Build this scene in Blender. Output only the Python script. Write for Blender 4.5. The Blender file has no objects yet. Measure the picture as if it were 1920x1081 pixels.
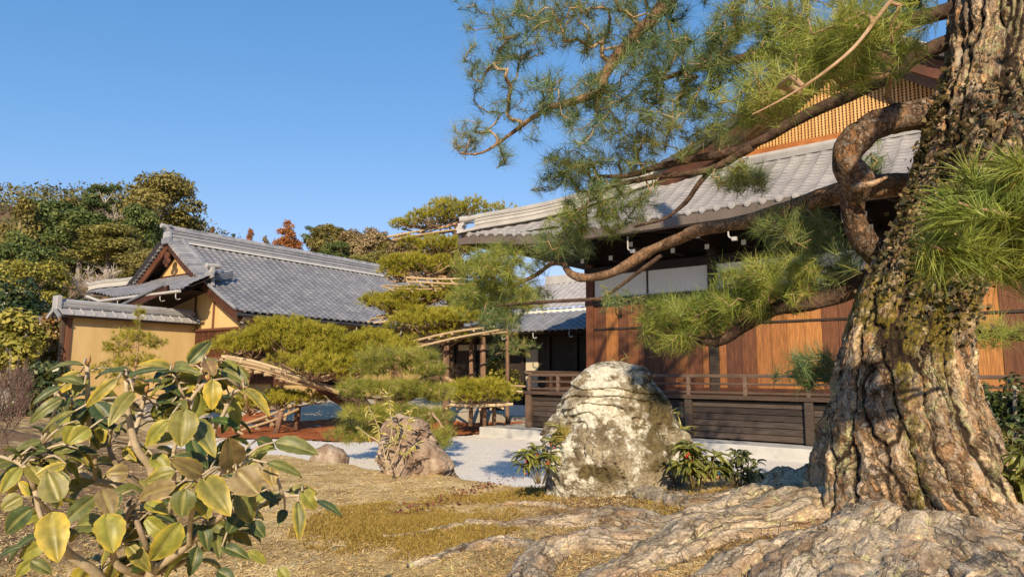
import bpy, math, random
import numpy as np
from mathutils import Vector, Matrix

random.seed(7)
RNG = np.random.default_rng(11)
SC = bpy.context.scene

# ------------------------------------------------------------------ camera
F = 1280.0
CAM = np.array([0.0, 0.0, 1.6])
PITCH, ROLL = math.radians(7.32), math.radians(0.4)
_r0, _u0 = np.array([1.0, 0, 0]), np.array([0, -math.sin(PITCH), math.cos(PITCH)])
FWD = np.array([0, math.cos(PITCH), math.sin(PITCH)])
RIGHT = _r0 * math.cos(ROLL) + _u0 * math.sin(ROLL)
UP = _u0 * math.cos(ROLL) - _r0 * math.sin(ROLL)
cd = bpy.data.cameras.new('camera')
cam = bpy.data.objects.new('camera', cd)
SC.collection.objects.link(cam)
cd.sensor_width = 36.0
cd.lens = 36.0 * F / 1920.0
cd.clip_start, cd.clip_end = 0.05, 3000
m = Matrix.Identity(4)
for i in range(3):
    m[i][0], m[i][1], m[i][2], m[i][3] = RIGHT[i], UP[i], -FWD[i], CAM[i]
cam.matrix_world = m
SC.camera = cam

# ------------------------------------------------------------------ light
SUN_EL, SUN_AZ = math.radians(27), math.radians(2.0)   # light travels towards azimuth SUN_AZ (0 = +Y)
w = bpy.data.worlds.new('World')
SC.world = w
w.use_nodes = True
nt = w.node_tree
sky = nt.nodes.new('ShaderNodeTexSky')
sky.sky_type = 'NISHITA'
sky.sun_disc = False
sky.sun_elevation = SUN_EL
sky.sun_rotation = math.pi + SUN_AZ
sky.altitude = 100
sky.air_density, sky.dust_density, sky.ozone_density = 1.0, 0.2, 2.5
bg = nt.nodes['Background']
# the clear winter sky: per-channel response so that zenith and horizon keep the blues of the photograph
EXPO = 0.38
sx = nt.nodes.new('ShaderNodeSeparateColor'); cx = nt.nodes.new('ShaderNodeCombineColor')
nt.links.new(sky.outputs[0], sx.inputs[0])
for i_, (lo_, c_, g_) in enumerate(((0.315, 2.5, 1.12), (0.568, 4.22, 0.69), (0.94, 6.07, 0.55))):
    pw = nt.nodes.new('ShaderNodeMath'); pw.operation = 'POWER'; pw.inputs[1].default_value = g_
    ml = nt.nodes.new('ShaderNodeMath'); ml.operation = 'MULTIPLY'
    ml.inputs[1].default_value = lo_ / c_ ** g_ / 0.10 / 2 ** EXPO
    nt.links.new(sx.outputs[i_], pw.inputs[0]); nt.links.new(pw.outputs[0], ml.inputs[0]); nt.links.new(ml.outputs[0], cx.inputs[i_])
nt.links.new(cx.outputs[0], bg.inputs['Color'])
bg.inputs['Strength'].default_value = 0.10
sl = bpy.data.lights.new('sun', 'SUN')
sl.energy, sl.angle, sl.color = 5.0, math.radians(0.55), (1.0, 0.82, 0.58)
so = bpy.data.objects.new('sun', sl)
SC.collection.objects.link(so)
_d = Vector((math.sin(SUN_AZ) * math.cos(SUN_EL), math.cos(SUN_AZ) * math.cos(SUN_EL), -math.sin(SUN_EL)))
so.rotation_euler = _d.to_track_quat('-Z', 'Y').to_euler()
so.location = (0, -20, 30)
SC.view_settings.view_transform = 'Standard'
SC.view_settings.look = 'None'
SC.view_settings.exposure = EXPO
SC.view_settings.gamma = 1.0
SC.cycles.max_bounces = 6
SC.cycles.transparent_max_bounces = 4
SC.cycles.use_denoising = True
SC.cycles.denoiser = 'OPENIMAGEDENOISE'
SC.cycles.denoising_input_passes = 'RGB_ALBEDO_NORMAL'
SC.cycles.denoising_prefilter = 'NONE'
SC.cycles.sample_clamp_indirect = 4.0

# ------------------------------------------------------------------ geometry helpers
def ray(px, py):
    d = RIGHT * ((px - 960) / F) - UP * ((py - 540.5) / F) + FWD
    return d
def at(px, py, Y):
    """world point seen at photo pixel (px,py) at world distance Y"""
    d = ray(px, py)
    return CAM + d * (Y / d[1])
def pxm(Y, px):
    """metres covered by px photo pixels at distance Y"""
    return px * Y / F

def _hash(ix, iy, iz):
    n = (ix * 73856093) ^ (iy * 19349663) ^ (iz * 83492791)
    n = (n ^ (n >> 13)) * 1274126177
    n = n & 0x7fffffff
    n = (n ^ (n >> 16)) * 668265263 & 0x7fffffff
    return ((n >> 8) & 0xffff) / 65535.0
def vnoise(P):
    P = np.asarray(P, float)
    I = np.floor(P).astype(np.int64)
    f = P - I
    f = f * f * (3 - 2 * f)
    r = 0
    for dx in (0, 1):
        for dy in (0, 1):
            for dz in (0, 1):
                wgt = (f[..., 0] if dx else 1 - f[..., 0]) * (f[..., 1] if dy else 1 - f[..., 1]) * (f[..., 2] if dz else 1 - f[..., 2])
                r = r + wgt * _hash(I[..., 0] + dx, I[..., 1] + dy, I[..., 2] + dz)
    return r
def fbm(P, octv=4, gain=0.5):
    P = np.asarray(P, float)
    a, t, r = 1.0, 0.0, 0
    for k in range(octv):
        r = r + a * (vnoise(P * (2 ** k) + 17.3 * k) - 0.5)
        t += a
        a *= gain
    return r / t * 2          # about -1..1
def ridged(P, octv=4):
    P = np.asarray(P, float)
    a, r, t = 1.0, 0, 0
    for k in range(octv):
        r = r + a * (1 - np.abs(2 * vnoise(P * (2 ** k) + 9.1 * k) - 1))
        t += a
        a *= 0.5
    return r / t
def p2(x, y, k=0.0):
    return np.stack([np.asarray(x, float), np.asarray(y, float), np.full(np.shape(x), k)], -1)
def nrm(v):
    v = np.asarray(v, float)
    return v / np.maximum(np.linalg.norm(v, axis=-1, keepdims=True), 1e-9)
def smooth01(x):
    x = np.clip(x, 0, 1)
    return x * x * (3 - 2 * x)

class MB:
    """collects geometry for ONE mesh object"""
    def __init__(s):
        s.v, s.f, s.r, s.n = [], [], [], 0
    def add(s, V, Fc, rnd=None):
        V = np.asarray(V, float).reshape(-1, 3)
        s.v.append(V)
        s.f.extend([tuple(int(i) + s.n for i in q) for q in Fc])
        if rnd is None: rnd = random.random()
        s.r.append(np.broadcast_to(np.asarray(rnd, float), (len(V),)))
        s.n += len(V)
    def hexa(s, p, rnd=None):
        """8 corners: bottom 4 (ccw), top 4"""
        s.add(p, [(3, 2, 1, 0), (4, 5, 6, 7), (0, 1, 5, 4), (1, 2, 6, 5), (2, 3, 7, 6), (3, 0, 4, 7)], rnd)
    def bar(s, a, b, w, h, up=(0, 0, 1), rnd=None):
        a, b, up = np.asarray(a, float), np.asarray(b, float), np.asarray(up, float)
        d = nrm(b - a)
        sd = nrm(np.cross(d, up)) * w / 2
        u = nrm(np.cross(sd, d)) * h / 2
        s.hexa([a - sd - u, a + sd - u, b + sd - u, b - sd - u, a - sd + u, a + sd + u, b + sd + u, b - sd + u], rnd)
    def tube(s, pts, rad, n=8, rnd=None, cap=True, wob=0.0, seed=0.0, flat=1.0):
        pts = np.asarray(pts, float)
        k = len(pts)
        rad = np.broadcast_to(np.asarray(rad, float), (k,))
        t = nrm(np.gradient(pts, axis=0))
        ref = np.array([0.0, 0, 1]) if abs(t[0][2]) < 0.9 else np.array([1.0, 0, 0])
        u = nrm(np.cross(t[0], ref))
        rows = []
        ang = np.linspace(0, 2 * math.pi, n, endpoint=False)
        for i in range(k):
            u = nrm(u - t[i] * np.dot(u, t[i]))
            vv = np.cross(t[i], u)
            ring = pts[i] + rad[i] * (np.cos(ang)[:, None] * u + np.sin(ang)[:, None] * vv * flat)
            rows.append(ring)
        V = np.concatenate(rows)
        if wob:
            off = fbm(V * 9 + seed, 3)
            V = V + nrm(V - np.repeat(pts, n, 0)) * (off * wob * np.repeat(rad, n))[:, None]
        Fc = []
        for i in range(k - 1):
            for j in range(n):
                j2 = (j + 1) % n
                Fc.append((i * n + j, i * n + j2, (i + 1) * n + j2, (i + 1) * n + j))
        if cap:
            Fc.append(tuple(range(n - 1, -1, -1)))
            Fc.append(tuple((k - 1) * n + j for j in range(n)))
        s.add(V, Fc, rnd)
    def grid(s, G, rnd=None, wrap=False):
        """G: (rows, cols, 3)"""
        G = np.asarray(G, float)
        R_, C_ = G.shape[:2]
        Fc = []
        cc = C_ if wrap else C_ - 1
        for i in range(R_ - 1):
            for j in range(cc):
                j2 = (j + 1) % C_
                Fc.append((i * C_ + j, i * C_ + j2, (i + 1) * C_ + j2, (i + 1) * C_ + j))
        s.add(G.reshape(-1, 3), Fc, rnd)
    def prism(s, A, B, rnd=None):
        """closed solid between two equal-length outlines"""
        n = len(A)
        s.add(np.concatenate([A, B]), [tuple(range(n - 1, -1, -1)), tuple(range(n, 2 * n))] +
              [(i, (i + 1) % n, n + (i + 1) % n, n + i) for i in range(n)], rnd)
    def build(s, name, mat, parent=None, smooth=False, bevel=0, **props):
        me = bpy.data.meshes.new(name)
        me.from_pydata(np.concatenate(s.v).tolist(), [], s.f)
        at_ = me.attributes.new('rnd', 'FLOAT', 'POINT')
        at_.data.foreach_set('value', np.concatenate(s.r).astype(np.float32))
        return link(name, me, mat, parent, smooth, bevel, **props)

def link(name, me, mat, parent=None, smooth=False, bevel=0, **props):
    me.materials.append(mat)
    if smooth:
        me.polygons.foreach_set('use_smooth', [True] * len(me.polygons))
    me.update()
    o = bpy.data.objects.new(name, me)
    SC.collection.objects.link(o)
    if parent: adopt(o, parent)
    for k, v in props.items(): o[k] = v
    if bevel:
        b = o.modifiers.new('bevel', 'BEVEL')
        b.width, b.segments, b.limit_method = bevel, 2, 'ANGLE'
    return o
def adopt(o, parent):
    o.parent = parent
    if parent.type == 'EMPTY':
        o.matrix_parent_inverse = Matrix.Translation(-parent.location)
def thing(name, label, cat, loc, group=None):
    e = bpy.data.objects.new(name, None)
    e.empty_display_size = 0.2
    e.location = [float(c) for c in loc]
    SC.collection.objects.link(e)
    e['label'], e['category'] = label, cat
    if group: e['group'] = group
    return e
def fast_mesh(name, V, k, mat, parent=None, rnd=None, smooth=False, **props):
    """V: (N*k,3) verts, each consecutive k verts one polygon"""
    V = np.ascontiguousarray(V, np.float32).reshape(-1, 3)
    nv = len(V)
    npoly = nv // k
    me = bpy.data.meshes.new(name)
    me.vertices.add(nv)
    me.vertices.foreach_set('co', V.ravel())
    me.loops.add(nv)
    me.loops.foreach_set('vertex_index', np.arange(nv, dtype=np.int32))
    me.polygons.add(npoly)
    me.polygons.foreach_set('loop_start', np.arange(0, nv, k, dtype=np.int32))
    try: me.polygons.foreach_set('loop_total', np.full(npoly, k, np.int32))
    except Exception: pass
    a = me.attributes.new('rnd', 'FLOAT', 'POINT')
    if rnd is None: rnd = RNG.random(npoly)
    a.data.foreach_set('value', np.repeat(np.asarray(rnd, np.float32), k))
    me.update(calc_edges=True)
    return link(name, me, mat, parent, smooth, **props)
def resample(pts, step, radii=None):
    pts = np.asarray(pts, float)
    # Catmull-Rom through the points
    P = np.vstack([2 * pts[0] - pts[1], pts, 2 * pts[-1] - pts[-2]])
    out, rr = [], []
    for i in range(1, len(P) - 2):
        L = np.linalg.norm(P[i + 1] - P[i])
        n = max(1, int(L / step))
        for k in range(n):
            t = k / n
            out.append(0.5 * ((2 * P[i]) + (-P[i - 1] + P[i + 1]) * t + (2 * P[i - 1] - 5 * P[i] + 4 * P[i + 1] - P[i + 2]) * t * t
                              + (-P[i - 1] + 3 * P[i] - 3 * P[i + 1] + P[i + 2]) * t ** 3))
            if radii is not None: rr.append(radii[i - 1] * (1 - t) + radii[i] * t)
    out.append(pts[-1])
    if radii is not None:
        rr.append(radii[-1])
        return np.array(out), np.array(rr)
    return np.array(out)

# ------------------------------------------------------------------ materials
def mat(name, cols, scale=4.0, rough=0.8, bump=0.0, bscale=None, stretch=(1, 1, 1), attr=0.0, detail=6.0,
        spec=0.3, hue=None, bdist=0.02, trans=0.0, pos=None, fine=0.0, fscale=60.0, metal=0.0, voro=0.0, vscale=12.0, attrs=()):
    """cols: colour ramp over fractal noise; attr: share of per-piece variation ('rnd'); attrs: (attribute, colour, noise amount) overlays"""
    mt = bpy.data.materials.new(name)
    mt.use_nodes = True
    n, l = mt.node_tree.nodes, mt.node_tree.links
    bs = n['Principled BSDF']
    bs.inputs['Roughness'].default_value = rough
    bs.inputs['Specular IOR Level'].default_value = spec
    bs.inputs['Metallic'].default_value = metal
    tc = n.new('ShaderNodeTexCoord')
    mp = n.new('ShaderNodeMapping')
    mp.inputs['Scale'].default_value = stretch
    l.new(tc.outputs['Object'], mp.inputs[0])
    nz = n.new('ShaderNodeTexNoise')
    nz.inputs['Scale'].default_value = scale
    nz.inputs['Detail'].default_value = detail
    nz.inputs['Roughness'].default_value = 0.6
    l.new(mp.outputs[0], nz.inputs['Vector'])
    fac = nz.outputs['Fac']
    if attr:
        an = n.new('ShaderNodeAttribute')
        an.attribute_name = 'rnd'
        mx = n.new('ShaderNodeMix')
        mx.inputs[0].default_value = attr
        l.new(fac, mx.inputs[2]); l.new(an.outputs['Fac'], mx.inputs[3])
        fac = mx.outputs[0]
    rp = n.new('ShaderNodeValToRGB')
    el = rp.color_ramp.elements
    k = len(cols)
    if pos is None:
        lo, hi = (0.3, 0.7) if attr < 0.5 else (0.1, 0.9)
        pos = [lo + (hi - lo) * i / max(1, k - 1) for i in range(k)]
    el[0].position, el[0].color = pos[0], (*cols[0], 1)
    el[1].position, el[1].color = pos[-1], (*cols[-1], 1)
    for i in range(1, k - 1):
        e = el.new(pos[i]); e.color = (*cols[i], 1)
    l.new(fac, rp.inputs[0])
    col = rp.outputs[0]
    nf = None
    if fine:
        nf = n.new('ShaderNodeTexNoise')
        nf.inputs['Scale'].default_value = fscale
        nf.inputs['Detail'].default_value = 4
        l.new(mp.outputs[0], nf.inputs['Vector'])
        mr = n.new('ShaderNodeMapRange')
        mr.inputs[1].default_value, mr.inputs[2].default_value = 0.3, 0.7
        mr.inputs[3].default_value, mr.inputs[4].default_value = 1 - fine, 1 + fine
        l.new(nf.outputs['Fac'], mr.inputs[0])
        vm = n.new('ShaderNodeVectorMath'); vm.operation = 'SCALE'
        l.new(col, vm.inputs[0]); l.new(mr.outputs[0], vm.inputs['Scale'])
        col = vm.outputs[0]
    hgt = None
    if voro:
        # cracked plates: dark joints between cells
        v = n.new('ShaderNodeTexVoronoi')
        v.feature = 'DISTANCE_TO_EDGE'
        v.inputs['Scale'].default_value = vscale
        nd = n.new('ShaderNodeTexNoise'); nd.inputs['Scale'].default_value = vscale * 0.8; nd.inputs['Detail'].default_value = 5
        l.new(mp.outputs[0], nd.inputs['Vector'])
        ad = n.new('ShaderNodeMix'); ad.data_type = 'VECTOR'; ad.inputs[0].default_value = 0.35 / vscale ** 0.5
        l.new(mp.outputs[0], ad.inputs[4]); l.new(nd.outputs['Color'], ad.inputs[5])
        l.new(ad.outputs[1], v.inputs['Vector'])
        r2 = n.new('ShaderNodeMapRange')
        r2.inputs[1].default_value, r2.inputs[2].default_value = 0.0, 0.10
        r2.inputs[3].default_value, r2.inputs[4].default_value = 1 - voro, 1.0
        l.new(v.outputs['Distance'], r2.inputs[0])
        vm = n.new('ShaderNodeVectorMath'); vm.operation = 'SCALE'
        l.new(col, vm.inputs[0]); l.new(r2.outputs[0], vm.inputs['Scale'])
        col = vm.outputs[0]
        hgt = r2.outputs[0]
    for (an_, c2, amt, sc2) in attrs:
        a2 = n.new('ShaderNodeAttribute'); a2.attribute_name = an_
        nn = n.new('ShaderNodeTexNoise'); nn.inputs['Scale'].default_value = sc2; nn.inputs['Detail'].default_value = 8
        nn.inputs['Roughness'].default_value = 0.7
        l.new(tc.outputs['Object'], nn.inputs['Vector'])
        m1 = n.new('ShaderNodeMath'); m1.operation = 'MULTIPLY_ADD'      # (noise-0.5)*amt + attr
        l.new(nn.outputs['Fac'], m1.inputs[0]); m1.inputs[1].default_value = amt
        l.new(a2.outputs['Fac'], m1.inputs[2])
        m2 = n.new('ShaderNodeMapRange')
        m2.inputs[1].default_value, m2.inputs[2].default_value = 0.42 + amt / 2, 0.62 + amt / 2
        l.new(m1.outputs[0], m2.inputs[0])
        mc = n.new('ShaderNodeMix'); mc.data_type = 'RGBA'
        l.new(m2.outputs[0], mc.inputs[0]); l.new(col, mc.inputs[6])
        if isinstance(c2[0], tuple):
            rr = n.new('ShaderNodeValToRGB')
            rr.color_ramp.elements[0].position, rr.color_ramp.elements[0].color = 0.35, (*c2[0], 1)
            rr.color_ramp.elements[1].position, rr.color_ramp.elements[1].color = 0.65, (*c2[1], 1)
            n3 = n.new('ShaderNodeTexNoise'); n3.inputs['Scale'].default_value = sc2 * 4; n3.inputs['Detail'].default_value = 5
            l.new(tc.outputs['Object'], n3.inputs['Vector']); l.new(n3.outputs['Fac'], rr.inputs[0])
            l.new(rr.outputs[0], mc.inputs[7])
        else:
            mc.inputs[7].default_value = (*c2, 1)
        col = mc.outputs[2]
    l.new(col, bs.inputs['Base Color'])
    if bump:
        nb = n.new('ShaderNodeTexNoise')
        nb.inputs['Scale'].default_value = bscale or scale * 4
        nb.inputs['Detail'].default_value = 8
        nb.inputs['Roughness'].default_value = 0.65
        l.new(mp.outputs[0], nb.inputs['Vector'])
        h = nb.outputs['Fac']
        if hgt is not None:
            ma = n.new('ShaderNodeMath'); ma.operation = 'ADD'
            l.new(h, ma.inputs[0]); l.new(hgt, ma.inputs[1]); h = ma.outputs[0]
        bp = n.new('ShaderNodeBump')
        bp.inputs['Strength'].default_value = bump
        bp.inputs['Distance'].default_value = bdist
        l.new(h, bp.inputs['Height'])
        l.new(bp.outputs[0], bs.inputs['Normal'])
    if trans:
        tr = n.new('ShaderNodeBsdfTranslucent')
        l.new(col, tr.inputs['Color'])
        ms = n.new('ShaderNodeMixShader')
        ms.inputs[0].default_value = trans
        l.new(bs.outputs[0], ms.inputs[1]); l.new(tr.outputs[0], ms.inputs[2])
        l.new(ms.outputs[0], n['Material Output'].inputs['Surface'])
    return mt

TILE = mat('grey_roof_tile', [(0.14, 0.142, 0.155), (0.19, 0.192, 0.208), (0.25, 0.247, 0.258)], 1.3, 0.42, 0.15, 30, attr=0.2, fine=0.14, fscale=22, spec=0.5)
TILE_LIGHT = mat('weathered_pale_tile', [(0.29, 0.28, 0.28), (0.35, 0.335, 0.33), (0.41, 0.39, 0.38)], 2.0, 0.5, 0.15, 30, attr=0.2, fine=0.1, fscale=25, spec=0.5)
RIDGE = mat('ridge_tile', [(0.16, 0.165, 0.18), (0.26, 0.26, 0.275), (0.36, 0.355, 0.355)], 3, 0.45, 0.15, 30, attr=0.4, fine=0.15, spec=0.5)
RIDGE_PALE = mat('pale_ridge_tile', [(0.26, 0.25, 0.235), (0.36, 0.345, 0.32), (0.45, 0.43, 0.40)], 3, 0.5, 0.15, 30, attr=0.4, fine=0.1, spec=0.4)
PLASTER_WHITE = mat('white_plaster', [(0.74, 0.72, 0.66), (0.84, 0.82, 0.76)], 1.5, 0.85, 0.05, 40)
OCHRE = mat('ochre_earth_plaster', [(0.40, 0.265, 0.105), (0.53, 0.365, 0.155), (0.59, 0.415, 0.19), (0.63, 0.46, 0.225)], 0.8, 0.9, 0.2, 60, stretch=(1.6, 1.6, 0.5), fine=0.09, fscale=60, detail=9)
CREAM = mat('cream_plaster', [(0.50, 0.43, 0.30), (0.60, 0.52, 0.38)], 1.5, 0.9, 0.05, 40)
WOOD_DARK = mat('dark_weathered_wood', [(0.020, 0.015, 0.012), (0.045, 0.033, 0.025), (0.075, 0.055, 0.042)], 5, 0.6, 0.25, 20, stretch=(0.6, 0.6, 6), attr=0.3, fine=0.2, fscale=30)
WOOD_GREY = mat('grey_brown_wood', [(0.060, 0.038, 0.027), (0.105, 0.068, 0.048), (0.17, 0.115, 0.082)], 6, 0.7, 0.3, 25, stretch=(0.4, 0.4, 7), attr=0.3, fine=0.2, fscale=30)
WOOD_BROWN = mat('brown_shutter_wood', [(0.075, 0.032, 0.018), (0.12, 0.052, 0.028), (0.17, 0.075, 0.04)], 6, 0.6, 0.25, 25, stretch=(5, 5, 0.5), attr=0.4, fine=0.2)
WOOD_RED = mat('red_brown_wood', [(0.050, 0.020, 0.012), (0.095, 0.036, 0.018), (0.155, 0.058, 0.026)], 3, 0.6, 0.2, 20, attr=0.3, fine=0.2)
PLANK = mat('cedar_plank', [(0.055, 0.022, 0.014), (0.105, 0.042, 0.023), (0.20, 0.078, 0.032), (0.37, 0.155, 0.045), (0.50, 0.23, 0.07)], 3.0, 0.55, 0.3, 24,
            stretch=(6, 6, 0.45), attr=0.66, fine=0.34, fscale=9)
LATTICE = mat('pale_cedar_lattice', [(0.46, 0.25, 0.085), (0.60, 0.36, 0.14), (0.70, 0.46, 0.20)], 4, 0.6, 0.1, 30, attr=0.5)
ORANGE_WOOD = mat('orange_cedar', [(0.22, 0.075, 0.02), (0.36, 0.13, 0.035), (0.48, 0.20, 0.06)], 3, 0.6, 0.2, 20, attr=0.3, fine=0.2)
SOFFIT = mat('shaded_soffit_board', [(0.018, 0.011, 0.008), (0.035, 0.020, 0.013)], 4, 0.8, 0.1, 20, attr=0.3)  # near-black: the shade under the eaves is put into the colour
COPPER = mat('brown_gutter_metal', [(0.105, 0.082, 0.066), (0.15, 0.118, 0.095)], 2, 0.5, 0.02, 40, spec=0.5, fine=0.08)
IRON = mat('pale_iron_hook', [(0.40, 0.38, 0.36), (0.5, 0.48, 0.45)], 5, 0.5)
DARK_METAL = mat('dark_gutter', [(0.03, 0.03, 0.034), (0.05, 0.05, 0.055)], 5, 0.45)
GRANITE = mat('pale_granite', [(0.36, 0.36, 0.345), (0.46, 0.455, 0.43), (0.54, 0.53, 0.49)], 2.2, 0.85, 0.2, 120, fine=0.14, fscale=160)

def bark_mat(name, base, vs=30.0, stretch=(1, 1, 0.4), dark=(0.035, 0.02, 0.012), attrs=(), bump=1.0, bdist=0.012, spread=0.85, axial=False):
    """flaking bark: irregular scales, each with a tone of its own, parted by thin dark cracks"""
    mt = mat(name, base, 7, 0.9, 0, attr=0.35, fine=0.4, fscale=80, detail=9)
    n, l = mt.node_tree.nodes, mt.node_tree.links
    bs = n['Principled BSDF']
    col = bs.inputs['Base Color'].links[0].from_socket
    tc = n.new('ShaderNodeTexCoord'); mp = n.new('ShaderNodeMapping'); mp.inputs['Scale'].default_value = stretch
    ax = n.new('ShaderNodeAttribute'); ax.attribute_name = 'grain'       # coordinates that follow the limb
    l.new(ax.outputs['Vector'] if axial else tc.outputs['Object'], mp.inputs[0])
    nz = n.new('ShaderNodeTexNoise'); nz.inputs['Scale'].default_value = vs * 0.45; nz.inputs['Detail'].default_value = 7; nz.inputs['Roughness'].default_value = 0.65
    l.new(mp.outputs[0], nz.inputs['Vector'])
    ad = n.new('ShaderNodeMix'); ad.data_type = 'VECTOR'; ad.inputs[0].default_value = 0.10
    l.new(mp.outputs[0], ad.inputs[4]); l.new(nz.outputs['Color'], ad.inputs[5])
    hs = []
    for k, (sc, wd, dk) in enumerate(((vs, 0.07, 0.78), (vs * 2.6, 0.08, 0.45))):
        v1 = n.new('ShaderNodeTexVoronoi'); v1.inputs['Scale'].default_value = sc
        v2 = n.new('ShaderNodeTexVoronoi'); v2.feature = 'DISTANCE_TO_EDGE'; v2.inputs['Scale'].default_value = sc
        l.new(ad.outputs[1], v1.inputs['Vector']); l.new(ad.outputs[1], v2.inputs['Vector'])
        sx = n.new('ShaderNodeSeparateColor'); l.new(v1.outputs['Color'], sx.inputs[0])
        mr = n.new('ShaderNodeMapRange'); mr.inputs[3].default_value, mr.inputs[4].default_value = 1 - 0.42 * spread, 1 + 0.32 * spread
        l.new(sx.outputs[0], mr.inputs[0])
        vm = n.new('ShaderNodeVectorMath'); vm.operation = 'SCALE'; l.new(col, vm.inputs[0]); l.new(mr.outputs[0], vm.inputs['Scale'])
        # some scales show the orange under-bark, some are grey
        gt = n.new('ShaderNodeMapRange'); gt.inputs[1].default_value, gt.inputs[2].default_value = 0.74, 0.80; gt.inputs[4].default_value = 0.6 * spread
        l.new(sx.outputs[1], gt.inputs[0])
        mo = n.new('ShaderNodeMix'); mo.data_type = 'RGBA'; l.new(gt.outputs[0], mo.inputs[0]); l.new(vm.outputs[0], mo.inputs[6]); mo.inputs[7].default_value = (0.40, 0.20, 0.08, 1) if k == 0 else (0.33, 0.30, 0.26, 1)
        cr = n.new('ShaderNodeMapRange'); cr.inputs[1].default_value, cr.inputs[2].default_value = 0.0, wd; cr.inputs[3].default_value, cr.inputs[4].default_value = dk, 0.0
        l.new(v2.outputs['Distance'], cr.inputs[0])
        # cracks fade in and out
        br = n.new('ShaderNodeMapRange'); br.inputs[1].default_value, br.inputs[2].default_value = 0.38, 0.6
        l.new(nz.outputs['Fac'], br.inputs[0])
        mu = n.new('ShaderNodeMath'); mu.operation = 'MULTIPLY'; l.new(cr.outputs[0], mu.inputs[0]); l.new(br.outputs[0], mu.inputs[1])
        mc = n.new('ShaderNodeMix'); mc.data_type = 'RGBA'; l.new(mu.outputs[0], mc.inputs[0]); l.new(mo.outputs[2], mc.inputs[6]); mc.inputs[7].default_value = (*dark, 1)
        col = mc.outputs[2]
        ms = n.new('ShaderNodeMath'); ms.operation = 'MULTIPLY_ADD'; l.new(sx.outputs[2], ms.inputs[0]); ms.inputs[1].default_value = 0.5
        inv = n.new('ShaderNodeMath'); inv.operation = 'MULTIPLY'; inv.inputs[1].default_value = -1.0; l.new(mu.outputs[0], inv.inputs[0]); l.new(inv.outputs[0], ms.inputs[2])
        hs.append(ms.outputs[0])
    for (an_, c2, amt, sc2) in attrs:
        a2 = n.new('ShaderNodeAttribute'); a2.attribute_name = an_
        nn = n.new('ShaderNodeTexNoise'); nn.inputs['Scale'].default_value = sc2; nn.inputs['Detail'].default_value = 9; nn.inputs['Roughness'].default_value = 0.72
        l.new(tc.outputs['Object'], nn.inputs['Vector'])
        m1 = n.new('ShaderNodeMath'); m1.operation = 'MULTIPLY_ADD'; l.new(nn.outputs['Fac'], m1.inputs[0]); m1.inputs[1].default_value = amt; l.new(a2.outputs['Fac'], m1.inputs[2])
        m2 = n.new('ShaderNodeMapRange'); m2.inputs[1].default_value, m2.inputs[2].default_value = 0.45 + amt / 2, 0.62 + amt / 2; l.new(m1.outputs[0], m2.inputs[0])
        rr = n.new('ShaderNodeValToRGB'); rr.color_ramp.elements[0].position, rr.color_ramp.elements[0].color = 0.35, (*c2[0], 1); rr.color_ramp.elements[1].position, rr.color_ramp.elements[1].color = 0.65, (*c2[1], 1)
        n3 = n.new('ShaderNodeTexNoise'); n3.inputs['Scale'].default_value = sc2 * 4; n3.inputs['Detail'].default_value = 5
        l.new(tc.outputs['Object'], n3.inputs['Vector']); l.new(n3.outputs['Fac'], rr.inputs[0])
        mc = n.new('ShaderNodeMix'); mc.data_type = 'RGBA'; l.new(m2.outputs[0], mc.inputs[0]); l.new(col, mc.inputs[6]); l.new(rr.outputs[0], mc.inputs[7])
        col = mc.outputs[2]
    l.new(col, bs.inputs['Base Color'])
    s1 = n.new('ShaderNodeMath'); s1.operation = 'MULTIPLY_ADD'; l.new(hs[1], s1.inputs[0]); s1.inputs[1].default_value = 0.4; l.new(hs[0], s1.inputs[2])
    nb = n.new('ShaderNodeTexNoise'); nb.inputs['Scale'].default_value = vs * 3; nb.inputs['Detail'].default_value = 7; l.new(mp.outputs[0], nb.inputs['Vector'])
    s2 = n.new('ShaderNodeMath'); s2.operation = 'MULTIPLY_ADD'; l.new(nb.outputs['Fac'], s2.inputs[0]); s2.inputs[1].default_value = 0.7; l.new(s1.outputs[0], s2.inputs[2])
    bp = n.new('ShaderNodeBump'); bp.inputs['Strength'].default_value = bump; bp.inputs['Distance'].default_value = bdist
    l.new(s2.outputs[0], bp.inputs['Height']); l.new(bp.outputs[0], bs.inputs['Normal'])
    return mt
# ------------------------------------------------------------------ frames of the buildings
def az(deg): return np.array([math.sin(math.radians(deg)), math.cos(math.radians(deg)), 0.0])
class Frame:
    def __init__(s, o, a, b):
        s.o, s.a, s.b = np.array([o[0], o[1], 0.0]), a, b
    def __call__(s, a, b, z):
        a, b, z = np.broadcast_arrays(np.asarray(a, float), np.asarray(b, float), np.asarray(z, float))
        return s.o + a[..., None] * s.a + b[..., None] * s.b + z[..., None] * np.array([0, 0, 1.0])
    def box(s, mb, a0, a1, b0, b1, z0, z1, rnd=None):
        a0, a1 = min(a0, a1), max(a0, a1); b0, b1 = min(b0, b1), max(b0, b1); z0, z1 = min(z0, z1), max(z0, z1)
        P = [s(a, b, z) for z in (z0, z1) for a, b in ((a0, b0), (a1, b0), (a1, b1), (a0, b1))]
        if np.dot(np.cross(s.a, s.b), (0, 0, 1)) < 0:
            P = [P[i] for i in (0, 3, 2, 1, 4, 7, 6, 5)]
        mb.hexa(P, rnd)
def boxo(fr, name, m, parent, *bx, bevel=0.006, **props):
    mb = MB()
    fr.box(mb, *bx)
    return mb.build(name, m, parent, bevel=bevel, **props)

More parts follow.
